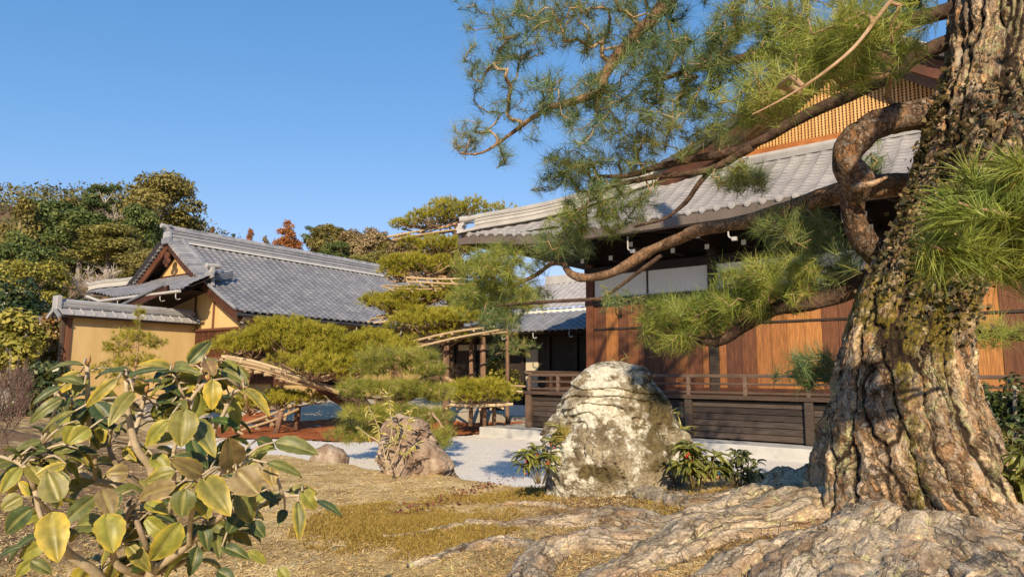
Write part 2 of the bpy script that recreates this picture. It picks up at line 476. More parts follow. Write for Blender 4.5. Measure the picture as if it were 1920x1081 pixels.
def tile_slope(mb, S, nrm_, q1, a0, a1, pitch=0.27, expo=0.235, nsub=7, amp=1.0):
    """S(a,q)->points; rows of pan tiles from q=0 (eave) to q1; a0(q), a1(q) limits"""
    ph = np.linspace(0, 1, nsub + 1)
    prof = np.where(ph < 0.66, -0.020 * np.sin(np.pi * ph / 0.66), 0.030 * np.sin(np.pi * (ph - 0.66) / 0.34)) * amp
    rows = int(q1 / expo)
    for k in range(rows):
        q = k * expo
        lo, hi = a0(q + expo * 0.5), a1(q + expo * 0.5)
        for i in range(int(math.floor(lo / pitch)), int(math.ceil(hi / pitch))):
            aa = (i + ph) * pitch
            if aa[0] > hi or aa[-1] < lo: continue
            sk = random.uniform(-0.011, 0.011)
            G = np.stack([S(aa, np.full_like(aa, q + sk)) + nrm_ * (prof + 0.0)[:, None],
                          S(aa, np.full_like(aa, q + sk)) + nrm_ * (prof + 0.032)[:, None],
                          S(aa, np.full_like(aa, q + expo + 0.03)) + nrm_ * (prof + 0.008)[:, None]])
            mb.grid(G)
def eave_discs(mb, S, nrm_, out, a0, a1, pitch=0.27, r=0.055):
    ang = np.linspace(0, 2 * math.pi, 12, endpoint=False)
    for i in range(int(math.floor(a0 / pitch)), int(math.ceil(a1 / pitch))):
        c = S(np.array((i + 0.83) * pitch), np.array(0.0)) + nrm_ * 0.012
        t = nrm(S(np.array(i * pitch + 0.1), np.array(0.0)) - S(np.array(i * pitch), np.array(0.0)))
        u = np.cross(out, t)
        for rr, d0, d1 in ((r, -0.10, 0.022), (r * 0.62, 0.0, 0.030)):
            ring = np.cos(ang)[:, None] * t + np.sin(ang)[:, None] * u
            mb.prism(c + ring * rr + out * d0, c + ring * rr + out * d1)

# ================================================================== RIGHT HALL
v_ = az(-51.0); u_ = az(39.0)
R = Frame((4.98, 11.80), v_, u_)          # a: along the facade (away, left), b: inward, b = 0 at the eave edge
hall = thing('temple_hall', 'large temple hall of orange and brown cedar planks behind the veranda and big rock', 'temple hall', R(2, 3, 0.42))
AL, AR = 8.1, -12.0                        # left and right end of its eave
WB, WL = 1.9, 5.54                         # wall setback, wall's left corner
DECK, BASE = 1.25, 0.42
def eave_z(a): return 4.66 + 0.30 * smooth01((np.asarray(a, float) - 4.2) / 3.9) ** 1.6
# walls: planks one mesh per wall, plank colours in the attribute
mb = MB()
cols = {}
a = WL - 0.16
k = 0
lit = [.30, .72, .28, .45, .22, .30, .26, .55, .36, .62, .60, .20, .32, .66, .70, .86, .90, .34, .30, .36, .92, .40, .38, .30, .85, .88, .30, .34, .8, .4, .5, .9, .3, .6]  # cedar tones, with sunlit and shaded planks put into the colour
while a > AR + 2:
    wd = random.choice([0.27, 0.31, 0.36, 0.33])
    c = lit[k] if k < len(lit) else random.random()
    R.box(mb, a - wd + 0.007, a, WB + random.uniform(-0.006, 0.006), WB + 0.05, DECK + 0.14, 3.30, c)
    a -= wd; k += 1
mb.build('plank_wall', PLANK, hall, bevel=0.004)
mb = MB()
R.box(mb, AR + 2, WL, WB + 0.06, WB + 0.16, BASE, 5.0)
R.box(mb, WL - 0.12, WL - 0.02, WB + 0.18, 12, BASE, 5.0)
mb.build('wall_core', SOFFIT, hall)
mb = MB()                                   # side wall seen obliquely
for i in range(20):
    R.box(mb, WL - 0.015, WL + 0.03, WB + 0.2 + i * 0.33, WB + 0.2 + i * 0.33 + 0.32, DECK, 3.3, random.random() * 0.4)
mb.build('plank_wall', PLANK, hall)
boxo(R, 'plaster_band', PLASTER_WHITE, hall, AR + 2, WL - 0.2, WB + 0.01, WB + 0.058, 3.50, 4.06)
posts = [WL - 0.08, 2.32, -0.95, -4.2, -7.4]
for i, p in enumerate(posts):
    boxo(R, 'post', WOOD_RED if i == 0 else WOOD_DARK, hall, p - 0.1, p + 0.1, WB - 0.055, WB + 0.12, DECK, 4.4, bevel=0.012)
for p in (3.9, 0.7, -2.5):
    boxo(R, 'stud', WOOD_DARK, hall, p - 0.02, p + 0.02, WB - 0.012, WB + 0.03, 3.52, 4.06, bevel=0.004)
for nm, z0, z1, b0, mm in (('head_beam', 3.30, 3.50, -0.035, WOOD_DARK), ('cornice_beam', 4.06, 4.26, -0.06, WOOD_DARK), ('floor_beam', DECK, DECK + 0.14, -0.04, WOOD_RED)):
    boxo(R, nm, mm, hall, AR + 2, WL + 0.06, WB + b0, WB + 0.055, z0, z1, bevel=0.01)
boxo(R, 'rail_batten', WOOD_DARK, hall, AR + 2, WL + 0.01, WB - 0.03, WB - 0.008, 2.72, 2.765, bevel=0.004)
# eave underside: boards, rafters, bracket beams with white caps
def roofR(a, q):                            # front slope, q = distance up the slope
    a, q = np.broadcast_arrays(np.asarray(a, float), np.asarray(q, float))
    z = eave_z(a) * (1 - smooth01(q / 2.6)) + 4.66 * smooth01(q / 2.6)
    b = q * 0.86
    return R(a, b, z + 0.13 + q * 0.50 + 0.035 * q * q)
NR = nrm(-u_ * 0.52 + np.array([0, 0, 0.86]))
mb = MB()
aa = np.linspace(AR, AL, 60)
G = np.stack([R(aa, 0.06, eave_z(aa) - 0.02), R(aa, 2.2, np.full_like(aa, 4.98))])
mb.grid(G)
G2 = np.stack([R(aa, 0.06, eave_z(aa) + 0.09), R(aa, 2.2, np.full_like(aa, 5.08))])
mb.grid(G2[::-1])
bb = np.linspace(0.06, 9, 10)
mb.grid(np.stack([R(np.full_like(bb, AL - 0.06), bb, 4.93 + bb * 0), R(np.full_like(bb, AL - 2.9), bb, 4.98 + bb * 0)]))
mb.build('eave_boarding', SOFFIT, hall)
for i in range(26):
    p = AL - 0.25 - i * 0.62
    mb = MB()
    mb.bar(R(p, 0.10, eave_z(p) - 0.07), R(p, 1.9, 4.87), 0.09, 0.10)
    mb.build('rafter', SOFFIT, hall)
WCAP = mat('white_painted_beam_end', [(0.70, 0.69, 0.65), (0.78, 0.77, 0.73)], 5, 0.7)
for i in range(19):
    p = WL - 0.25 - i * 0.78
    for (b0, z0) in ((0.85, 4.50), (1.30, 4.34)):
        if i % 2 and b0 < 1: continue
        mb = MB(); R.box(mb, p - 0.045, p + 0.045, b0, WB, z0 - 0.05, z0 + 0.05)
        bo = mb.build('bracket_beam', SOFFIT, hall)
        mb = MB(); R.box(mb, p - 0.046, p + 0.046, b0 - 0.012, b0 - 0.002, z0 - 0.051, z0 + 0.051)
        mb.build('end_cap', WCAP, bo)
# gutter
mb = MB()
for (d0, d1, h0, h1) in ((-0.09, 0.09, -0.11, 0.055), (0.02, 0.15, 0.056, 0.135)):
    A_ = [R(aa, d0, eave_z(aa) + h0), R(aa, d1, eave_z(aa) + h0), R(aa, d1, eave_z(aa) + h1), R(aa, d0, eave_z(aa) + h1)]
    mb.grid(np.stack(A_ + [A_[0]]))
    mb.add([A_[i][-1] for i in range(4)], [(0, 1, 2, 3)])
mb.build('gutter', COPPER, hall)
for i in range(14):
    p = AL - 0.6 - i * 1.15
    mb = MB(); mb.bar(R(p, -0.1, eave_z(p) - 0.11), R(p, -0.1, eave_z(p) + 0.07), 0.02, 0.02, up=u_)
    mb.build('gutter_strap', COPPER, hall)
for p in (1.25, -0.75, 3.4):
    mb = MB()
    mb.tube(resample([R(p, 0.12, 4.52), R(p, 0.12, 4.36), R(p - 0.02, 0.10, 4.24), R(p - 0.10, 0.1, 4.19)], 0.03), 0.016, 6)
    R.box(mb, p - 0.17, p - 0.08, 0.07, 0.13, 4.15, 4.22)
    mb.build('hook', IRON, hall)
# tiles of the front slope
mb = MB()
HL0 = 8.05
def hipL(q): return HL0 - 2.0 * q + 0.08 if q < 2.5 else HL0 - 5.0
tile_slope(mb, roofR, NR, 2.44, lambda q: AR, hipL, pitch=0.29, expo=0.16, amp=0.5)
eave_discs(mb, roofR, NR, -u_, AR, HL0, pitch=0.29, r=0.066)
mb.build('roof_tiles', TILE_LIGHT, hall, smooth=False)
# hip ridge: stacked courses following the hip, with a lattice-tile vent near its end
hp = np.array([roofR(HL0 - 2.0 * q, q) for q in np.linspace(-0.02, 2.45, 26)])
hp[:, 2] += 0.03
hd = nrm(np.gradient(hp, axis=0)); hs = nrm(np.cross(hd, np.array([0, 0, 1.0])))
def course(mb, w0, z0, z1, i0=0, i1=None, pts=None, sd=None, rnd=None):
    P = (hp if pts is None else pts)[i0:i1]; s_ = (hs if sd is None else sd)[i0:i1]
    up = np.array([0, 0, 1.0])
    mb.grid(np.stack([P - s_ * w0 + up * z0, P - s_ * w0 + up * z1, P + s_ * w0 + up * z1, P + s_ * w0 + up * z0, P - s_ * w0 + up * z0], 1), rnd)
    for e in (0, -1):
        mb.add([P[e] - s_[e] * w0 + up * z0, P[e] + s_[e] * w0 + up * z0, P[e] + s_[e] * w0 + up * z1, P[e] - s_[e] * w0 + up * z1], [(0, 1, 2, 3)], rnd)
mb = MB()
z = 0.0
for i, (w0, h_) in enumerate(((0.17, 0.07), (0.15, 0.045), (0.165, 0.045), (0.14, 0.045), (0.155, 0.04), (0.13, 0.04), (0.15, 0.035))):
    course(mb, w0, z, z + h_ - 0.006, 2 if i else 0); z += h_
mb.tube(hp[1:] + np.array([0, 0, z + 0.03]), 0.075, 10)
mb.tube([hp[0] + (0, 0, z + 0.07), hp[1] + (0, 0, z + 0.035)], 0.085, 10)
hr = mb.build('hip_ridge', RIDGE_PALE, hall)
mb = MB()
c = hp[0] + np.array([0, 0, 0.0])
for (w0, z0, z1, d) in ((0.20, 0.0, 0.10, 0.02), (0.15, 0.10, 0.20, 0.06), (0.11, 0.20, 0.29, 0.03)):
    P0 = c - hd[0] * d
    mb.hexa([P0 - hs[0] * w0 + (0, 0, z0), P0 + hs[0] * w0 + (0, 0, z0), P0 + hs[0] * w0 + hd[0] * 0.16 + (0, 0, z0), P0 - hs[0] * w0 + hd[0] * 0.16 + (0, 0, z0),
             P0 - hs[0] * w0 * 0.8 + (0, 0, z1), P0 + hs[0] * w0 * 0.8 + (0, 0, z1), P0 + hs[0] * w0 * 0.8 + hd[0] * 0.16 + (0, 0, z1), P0 - hs[0] * w0 * 0.8 + hd[0] * 0.16 + (0, 0, z1)])
mb.build('ridge_end_tile', RIDGE_PALE, hr)
mb = MB()
for i in range(9):                          # openwork tile arcs on the side of the ridge end
    f0 = 1.2 + i * 0.75
    j = int(f0)
    P0 = hp[j] + (hp[j + 1] - hp[j]) * (f0 - j) - hs[j] * 0.19 + np.array([0, 0, 0.075])
    th = np.linspace(0, math.pi, 7)
    pts = P0 + np.outer(np.cos(th), hd[j]) * 0.085 + np.outer(np.sin(th), (0, 0, 0.10))
    mb.tube(pts, 0.013, 5)
mb.build('openwork_tile', RIDGE_PALE, hr)
# gable: base ridge, beam, lattice, barge boards, upper roof
GB, AC = 2.38, -0.6                          # plane of the lattice and centre line
def barge_z(da):                             # lower edge of the gable roof over the lattice
    da = np.abs(np.asarray(da, float))
    return 8.12 - 0.86 * da + 0.075 * da * da
boxo(R, 'gable_sill', ORANGE_WOOD, hall, AC - 3.6, AC + 3.5, GB - 0.16, GB + 0.05, 6.37, 6.55, bevel=0.01)
mb = MB()
R.box(mb, AC - 3.6, AC + 3.5, GB - 0.40, GB - 0.18, 6.265, 6.31)
R.box(mb, AC - 3.6, AC + 3.5, GB - 0.46, GB - 0.18, 6.14, 6.26)
R.box(mb, AC - 3.6, AC + 3.5, GB - 0.36, GB - 0.18, 6.315, 6.365)
mb.build('gable_foot_tiles', RIDGE_PALE, hall)
mb = MB(); mb2 = MB()
n = 46
for i in range(-n, n + 1):
    a = AC + i * 0.068
    zt = float(barge_z(i * 0.068)) - 0.02
    if zt > 6.6:
        R.box(mb, a - 0.017, a + 0.017, GB - 0.045, GB - 0.012, 6.55, zt)
for i in range(40):
    zz = 6.59 + i * 0.058
    lim = [d for d in np.linspace(0, 3.4, 200) if barge_z(d) > zz + 0.03]
    if lim:
        R.box(mb2, AC - lim[-1], AC + lim[-1], GB - 0.010, GB + 0.012, zz - 0.014, zz + 0.014)
la = mb.build('gable_lattice', LATTICE, hall)
mb2.build('lattice_rail', LATTICE, la)
da = np.linspace(-3.5, 3.5, 41)
mb = MB(); mb.prism(list(R(AC + da, GB + 0.05, barge_z(da))) + [R(AC + 3.5, GB + 0.05, 6.2), R(AC - 3.5, GB + 0.05, 6.2)],
                    list(R(AC + da, GB + 0.09, barge_z(da))) + [R(AC + 3.5, GB + 0.09, 6.2), R(AC - 3.5, GB + 0.09, 6.2)])
mb.build('gable_back', WOOD_RED, hall)
def hz(d): return barge_z(d) + 0.02
BG = 1.75                                     # front plane of the gable roof edge
for sg in (-1, 1):
    dd = np.linspace(0.0, 4.1, 24) * sg
    prof = hz(np.abs(dd)) + 0.02
    mb = MB()
    for (b0, b1, z0, z1) in ((BG, BG + 0.09, -0.02, 0.36), (BG + 0.12, BG + 0.17, 0.10, 0.36)):
        mb.grid(np.stack([R(AC + dd, b0, prof + z0), R(AC + dd, b0, prof + z1), R(AC + dd, b1, prof + z1), R(AC + dd, b1, prof + z0), R(AC + dd, b0, prof + z0)]))
        for e in (0, -1):
            mb.add([R(AC + dd[e], b0, prof[e] + z0), R(AC + dd[e], b1, prof[e] + z0), R(AC + dd[e], b1, prof[e] + z1), R(AC + dd[e], b0, prof[e] + z1)], [(0, 1, 2, 3)])
    mb.build('bargeboard', WOOD_RED, hall)
    mb = MB()
    mb.grid(np.stack([R(AC + dd, BG + 0.1, prof + 0.34), R(AC + dd, GB + 3.8, prof + 0.34)]))
    mb.grid(np.stack([R(AC + dd, BG + 0.1, prof + 0.40), R(AC + dd, GB + 3.8, prof + 0.40)]))
    mb.build('gable_soffit', ORANGE_WOOD, hall)
    # tiles of the upper roof
    L = np.concatenate([[0], np.cumsum(np.hypot(np.diff(dd), np.diff(prof)))])
    def S(a, q, dd=dd, prof=prof, L=L):
        a, q = np.broadcast_arrays(np.asarray(a, float), np.asarray(q, float))
        qq = L[-1] - q
        return R(AC + np.interp(qq, L, dd) if sg > 0 else AC - np.interp(qq, L, -dd), a, np.interp(qq, L, prof) + 0.48)
    mb = MB()
    tile_slope(mb, S, nrm(v_ * sg * 0.5 + np.array([0, 0, 0.8])), L[-1] - 0.1, lambda q: BG - 0.12, lambda q: GB + 3.6, pitch=0.29, expo=0.25)
    mb.tube(S(np.full(20, BG - 0.02), np.linspace(0, L[-1], 20)) + np.array([0, 0, 0.06]), 0.08, 8)
    mb.tube(S(np.full(20, BG + 0.5), np.linspace(0.3, L[-1], 20)) + np.array([0, 0, 0.14]), 0.12, 8)
    mb.build('gable_roof_tiles', TILE_LIGHT, hall)
mb = MB()
for i, (w0, z0) in enumerate(((0.2, 0.0), (0.17, 0.08), (0.19, 0.15), (0.15, 0.22), (0.17, 0.29))):
    R.box(mb, AC - w0, AC + w0, BG - 0.1, GB + 3.8, 8.58 + z0, 8.58 + z0 + 0.065)
mb.tube([R(AC, BG - 0.15, 9.0), R(AC, GB + 3.8, 9.0)], 0.09, 10)
mb.build('main_ridge', RIDGE_PALE, hall)
# left slope of the main roof (turned away from the camera) closes the volume
mb = MB()
mb.add([R(HL0, 0, 5.0), R(HL0, 9, 5.0), R(AC + 3.9, 9, 6.3), R(AC + 3.9, GB, 6.3), R(HL0 - 5, 2.1, 6.1)], [(0, 1, 2, 3, 4)])
mb.build('side_roof', TILE_LIGHT, hall)

# ------------------------------------------------------------------ veranda (part of the hall) and its stone base
VB, VL = 0.70, 6.50
ver = []
boxo(R, 'veranda_floor', WOOD_DARK, hall, AR + 2, VL, VB - 0.06, WB - 0.06, DECK - 0.07, DECK - 0.003, bevel=0.008)
mb = MB(); nb = 6
bh = (DECK - 0.09 - BASE - 0.02) / nb
for i in range(nb):
    z0 = BASE + 0.02 + i * bh
    for (p0, p1) in ((VL - 0.03, 4.7), (4.7, 2.4), (2.4, 0.1), (0.1, -2.2), (-2.2, -4.5), (-4.5, -8)):
        P = [R(p1, VB + 0.03, z0), R(p0, VB + 0.03, z0), R(p0, VB + 0.07, z0), R(p1, VB + 0.07, z0),
             R(p1, VB + 0.055, z0 + bh - 0.006), R(p0, VB + 0.055, z0 + bh - 0.006), R(p0, VB + 0.07, z0 + bh - 0.006), R(p1, VB + 0.07, z0 + bh - 0.006)]
        mb.hexa(P)
mb.build('veranda_skirt', WOOD_GREY if False else mat('weathered_skirt_board', [(0.022, 0.016, 0.013), (0.042, 0.031, 0.025), (0.085, 0.063, 0.05)], 5, 0.65, 0.3, 20, stretch=(0.7, 0.7, 9), attr=0.35, fine=0.25, fscale=30), hall, bevel=0.004)
mb = MB(); 
for i in range(5):
    z0 = BASE + 0.02 + i * bh
    R.box(mb, VL - 0.07, VL - 0.03, VB + 0.08, 4.6, z0, z0 + bh - 0.008)
mb.build('veranda_skirt', WOOD_DARK, hall)
for p in (VL - 0.06, 4.7, 2.4, 0.1, -2.2, -4.5):
    boxo(R, 'veranda_post', WOOD_GREY if p > 4 else WOOD_DARK, hall, p - 0.075, p + 0.075, VB - 0.05, VB + 0.1, BASE, DECK - 0.075, bevel=0.01)
boxo(R, 'veranda_edge_beam', WOOD_GREY, hall, AR + 2, VL + 0.08, VB - 0.07, VB + 0.02, DECK - 0.068, DECK + 0.012, bevel=0.008)
RZ = 1.66
for (z0, hh, ov) in ((RZ, 0.055, 0.12), (1.50, 0.04, 0.0), (1.335, 0.045, 0.0)):
    boxo(R, 'handrail', WOOD_GREY, hall, AR + 2, VL + ov * 0.4, VB - 0.01, VB + 0.05, z0 - hh, z0 if z0 != RZ else z0 + 0.01, bevel=0.008)
    if z0 == RZ:
        boxo(R, 'handrail', WOOD_GREY, hall, VL - 0.10, VL - 0.03, VB - 0.15, 5.0, z0 + 0.018, z0 + 0.078, bevel=0.01)
    else:
        boxo(R, 'handrail', WOOD_GREY, hall, VL - 0.09, VL - 0.04, VB + 0.06, 5.0, z0 - hh + 0.004, z0 + 0.004, bevel=0.006)
for p in (VL - 0.065, 5.6, 4.75, 3.55, 2.4, 1.25, 0.1, -1.05, -2.2, -3.4, -4.5, -5.6):
    boxo(R, 'rail_post', WOOD_GREY, hall, p - 0.035, p + 0.035, VB - 0.015, VB + 0.055, DECK - 0.001, RZ - 0.05, bevel=0.006)
for b in (1.6, 2.6, 3.7):
    boxo(R, 'rail_post', WOOD_GREY, hall, VL - 0.095, VL - 0.03, b - 0.035, b + 0.035, DECK - 0.001, RZ + 0.02, bevel=0.006)
mb = MB(); R.box(mb, AR, VL + 0.95, VB - 0.62, 3.0, 0.10, 0.405)
stone = mb.build('stone_platform', GRANITE, None, bevel=0.02, label='long pale granite platform under the dark veranda, edged by white gravel', category='stone platform')
# ================================================================== LEFT HALL
u2 = az(35.5); v2 = az(-54.5)
L_ = Frame((-8.70, 21.0), u2, v2)         # a: along the eave (away, right), b: inward (away, left)
lhall = thing('temple_building', 'long low temple building with ochre walls and a big grey tiled gable roof', 'temple building', L_(5, 5, 0.8))
GZ = 0.80
SPAN, RZ2 = 4.5, 6.62
def slopeL(a, q):
    a, q = np.broadcast_arrays(np.asarray(a, float), np.asarray(q, float))
    s = q / 5.5
    b = s * SPAN
    z = 3.58 + (RZ2 - 0.30 - 3.58) * (0.80 * s + 0.20 * s * s)
    return L_(a, b, z)
NL = nrm(-v2 * 0.56 + np.array([0, 0, 0.83]))
LA0, LA1 = 0.30, 14.0
mb = MB()
tile_slope(mb, slopeL, NL, 5.5, lambda q: LA0, lambda q: LA1, pitch=0.275, expo=0.24)
eave_discs(mb, slopeL, NL, -v2, LA0, LA1, pitch=0.275, r=0.06)
mb.build('roof_tiles', TILE, lhall)
def slopeLb(a, q):
    p = slopeL(a, q)
    d = (p - L_.o) @ v2
    return p + v2 * (2 * (SPAN - d))[..., None]
mb = MB()
tile_slope(mb, slopeLb, nrm(v2 * 0.56 + np.array([0, 0, 0.83])), 5.5, lambda q: LA0, lambda q: LA1, pitch=0.55, expo=0.48, nsub=5)
mb.build('rear_roof_tiles', TILE, lhall)
# verge: bargeboards under the gable edge and two rows of cross-laid edge tiles
qs = np.linspace(0, 5.5, 30)
for fn, sg in ((slopeL, 1), (slopeLb, -1)):
    P0 = fn(np.full_like(qs, LA0 - 0.05), qs)
    mb = MB()
    dn = np.array([0, 0, -1.0])
    for (d0, d1, z0, z1) in ((0.0, 0.07, 0.04, 0.34), (0.10, 0.14, 0.04, 0.22)):
        A_ = [P0 + u2 * d0 + dn * z0, P0 + u2 * d0 + dn * z1, P0 + u2 * d1 + dn * z1, P0 + u2 * d1 + dn * z0]
        mb.grid(np.stack(A_ + [A_[0]]))
        mb.add([x[0] for x in A_], [(0, 1, 2, 3)])
    mb.build('bargeboard', WOOD_RED, lhall)
    mb = MB()
    for i in range(17 if sg > 0 else 22):      # cross tiles along the verge (upper part)
        q = 5.45 - i * 0.175 if sg > 0 else 5.45 - i * 0.19
        c = fn(np.array(LA0), np.array(q))
        mb.tube([c - u2 * 0.16 + (0, 0, 0.02), c + u2 * 0.33 + (0, 0, 0.085)], 0.075, 8)
    P1 = fn(np.full(20, LA0 + 0.42), np.linspace(2.35, 5.5, 20)) + np.array([0, 0, 0.1])
    mb.tube(P1, 0.11, 10)
    mb.tube(fn(np.full(20, LA0 - 0.10), np.linspace(0.0, 2.4, 20)) + np.array([0, 0, 0.05]), 0.06, 8)
    mb.build('verge_tiles', RIDGE, lhall)
    # under-roof boarding
    mb = MB()
    aa = np.array([LA0, LA1])
    mb.grid(np.stack([fn(aa, np.full(2, q)) - np.array([0, 0, 0.10]) for q in (0.02, 2, 4, 5.4)]))
    mb.build('roof_boarding', SOFFIT, lhall)
# descending ridge end: stacked curved ornament
mb = MB()
pe = np.array([slopeL(np.array(LA0 + 0.42 - 0.02 * i), np.array(2.42 - 0.05 * i)) for i in range(2)])
e0 = slopeL(np.array(LA0 + 0.42), np.array(2.5)) + np.array([0, 0, 0.12])
for i in range(4):
    mb.tube(resample([e0 + u2 * 0.55 + (0, 0, 0.30 - 0.07 * i), e0 + u2 * 0.15 - v2 * 0.1 + (0, 0, 0.19 - 0.07 * i), e0 - u2 * 0.30 - v2 * 0.22 + (0, 0, 0.10 - 0.06 * i)], 0.08), 0.055, 8)
mb.build('descending_ridge', RIDGE, lhall)
mb = MB()
for (da_, db, z0, z1, w0) in ((-0.42, -0.25, -0.30, 0.30, 0.16), (-0.48, -0.25, -0.12, 0.12, 0.24), (-0.46, -0.25, -0.34, -0.22, 0.26)):
    c = e0 + u2 * da_ + v2 * db
    mb.hexa([c - v2 * w0 + (0, 0, z0), c - v2 * w0 + u2 * 0.12 + (0, 0, z0), c + v2 * w0 + u2 * 0.12 + (0, 0, z0), c + v2 * w0 + (0, 0, z0),
             c - v2 * w0 * .75 + (0, 0, z1), c - v2 * w0 * .75 + u2 * 0.12 + (0, 0, z1), c + v2 * w0 * .75 + u2 * 0.12 + (0, 0, z1), c + v2 * w0 * .75 + (0, 0, z1)])
mb.tube([e0 - u2 * 0.55 - v2 * 0.25 + (0, 0, 0.34), e0 - u2 * 0.1 - v2 * 0.25 + (0, 0, 0.36)], 0.085, 10)
mb.build('ridge_end_tile', RIDGE_PALE, lhall, bevel=0.015)
# main ridge, stacked courses
mb = MB()
zz = RZ2 - 0.33
RA0 = LA0 - 0.02
for i, (w0, h_) in enumerate(((0.20, 0.07), (0.17, 0.06), (0.19, 0.05), (0.16, 0.06), (0.18, 0.05), (0.15, 0.06), (0.17, 0.05), (0.14, 0.05))):
    L_.box(mb, RA0, LA1, SPAN - w0, SPAN + w0, zz, zz + h_ - 0.008); zz += h_
for i in range(50):
    a_ = RA0 + i * 0.28
    mb.tube([L_(a_, SPAN, zz + 0.01), L_(a_ + 0.27, SPAN, zz + 0.012)], 0.085, 8)
mb.build('main_ridge', RIDGE, lhall)
mb = MB()
for (w0, z0, z1, d) in ((0.27, -0.12, 0.10, 0.03), (0.22, 0.10, 0.34, 0.0), (0.17, 0.34, 0.50, 0.02), (0.24, 0.46, 0.56, 0.0)):
    c = L_(RA0 - 0.12, SPAN, RZ2 - 0.35)
    mb.hexa([c - v2 * w0 - u2 * d + (0, 0, z0), c - v2 * w0 + u2 * .12 + (0, 0, z0), c + v2 * w0 + u2 * .12 + (0, 0, z0), c + v2 * w0 - u2 * d + (0, 0, z0),
             c - v2 * w0 * .85 - u2 * d + (0, 0, z1), c - v2 * w0 * .85 + u2 * .12 + (0, 0, z1), c + v2 * w0 * .85 + u2 * .12 + (0, 0, z1), c + v2 * w0 * .85 - u2 * d + (0, 0, z1)])
mb.tube([L_(RA0 - 0.32, SPAN, RZ2 + 0.16), L_(RA0 + 0.1, SPAN, RZ2 + 0.12)], 0.09, 10)
mb.build('ridge_end_tile', RIDGE, lhall, bevel=0.02)
# plaster line under the ridge
boxo(L_, 'ridge_plaster', PLASTER_WHITE, lhall, LA0 + 0.4, LA1, SPAN - 0.215, SPAN + 0.215, RZ2 - 0.37, RZ2 - 0.335, bevel=0)
# gable wall: cream boards with a carved pendant
GA = 0.72
gz = lambda b: slopeL(np.array(0.0), np.array(np.minimum(b, 2 * SPAN - b) / SPAN * 5.5))[..., 2] - 0.30
bs = np.linspace(2.0, 2 * SPAN - 2.0, 31)
top = np.array([float(gz(x)) for x in bs])
mb = MB()
mb.prism(list(L_(GA, bs, top)) + [L_(GA, bs[-1], 4.5), L_(GA, bs[0], 4.5)], list(L_(GA + 0.05, bs, top)) + [L_(GA + 0.05, bs[-1], 4.5), L_(GA + 0.05, bs[0], 4.5)])
mb.build('gable_panel', LATTICE, lhall)
mb = MB()
for x in np.arange(2.4, 6.8, 0.22):
    zt = float(gz(x)) - 0.02
    if zt > 4.6: L_.box(mb, GA - 0.025, GA - 0.002, x - 0.03, x + 0.03, 4.5, min(zt, 5.02))
mb.build('gable_batten', LATTICE, lhall)
boxo(L_, 'gable_beam', WOOD_RED, lhall, GA - 0.06, GA - 0.003, 2.6, 6.4, 5.02, 5.12, bevel=0.008)
mb = MB()
c = L_(LA0 - 0.06, SPAN, 5.62)
th = np.linspace(0, 2 * math.pi, 17)[:-1]
for (dx, dz, r_) in ((0, 0.12, 0.15), (-0.13, -0.08, 0.10), (0.13, -0.08, 0.10), (0, -0.22, 0.07)):
    ring = c + np.outer(np.cos(th), v2) * r_ + np.outer(np.sin(th), (0, 0, 1)) * r_ + v2 * dx + np.array([0, 0, dz])
    mb.prism(ring, ring + u2 * 0.05)
mb.build('gable_pendant', WOOD_RED, lhall)
# skirt roof in front of the gable
def hisashi(a, q):                           # a runs along v2 (b), q up
    a, q = np.broadcast_arrays(np.asarray(a, float), np.asarray(q, float))
    end = smooth01((a - 5.6) / 2.2)
    return L_(-0.75 + q * 0.86, a, 4.27 + q * 0.46 + 0.30 * end * (1 - smooth01(q / 1.6)))
NH = nrm(-u2 * 0.46 + np.array([0, 0, 0.86]))
mb = MB()
tile_slope(mb, hisashi, NH, 1.65, lambda q: 1.55 + 0.25 * q, lambda q: 7.9 - 0.9 * q, pitch=0.27, expo=0.235)
eave_discs(mb, hisashi, NH, -u2, 1.55, 7.9, pitch=0.27, r=0.055)
mb.build('skirt_roof_tiles', TILE, lhall)
mb = MB()
P = hisashi(np.linspace(7.9, 6.4, 10), np.linspace(0, 1.65, 10))
hp2 = P + np.array([0, 0, 0.04]); d2 = nrm(np.gradient(hp2, axis=0)); s2 = nrm(np.cross(d2, np.array([0, 0, 1.0])))
for (w0, z0, z1) in ((0.13, 0, 0.07), (0.11, 0.08, 0.14), (0.125, 0.15, 0.2)):
    course(mb, w0, z0, z1, pts=hp2, sd=s2)
mb.tube(np.vstack([hp2[0] + v2 * 0.25 + (0, 0, 0.30), hp2 + np.array([0, 0, 0.24])]), 0.06, 8)
mb.build('hip_ridge', RIDGE_PALE, lhall)
mb = MB()
mb.grid(np.stack([hisashi(np.array([1.5, 3, 5, 6.5, 7.9]), np.full(5, 0.02)) - np.array([0, 0, 0.08]), hisashi(np.array([1.5, 3, 5, 6.5, 7.9]), np.full(5, 1.6)) - np.array([0, 0, 0.08])]))
mb.build('skirt_roof_boarding', SOFFIT, lhall)
mb = MB(); mb.tube([L_(-0.82, 1.5, 4.17), L_(-0.82, 6.9, 4.17), L_(-0.82, 7.9, 4.4)], 0.05, 8)
mb.build('gutter', IRON, lhall)
for i in range(6):
    b = 1.75 + i * 0.95
    mb = MB(); mb.tube(resample([L_(-0.80, b, 4.14), L_(-0.80, b, 4.0), L_(-0.74, b + 0.03, 3.93), L_(-0.62, b + .05, 3.96)], .04), 0.017, 6)
    mb.build('hook', IRON, lhall)
    if i < 5:
        mb = MB(); mb.bar(L_(-0.68, b + .3, 4.13), L_(0.7, b + .3, 4.75), 0.07, 0.08); mb.build('rafter', SOFFIT, lhall)
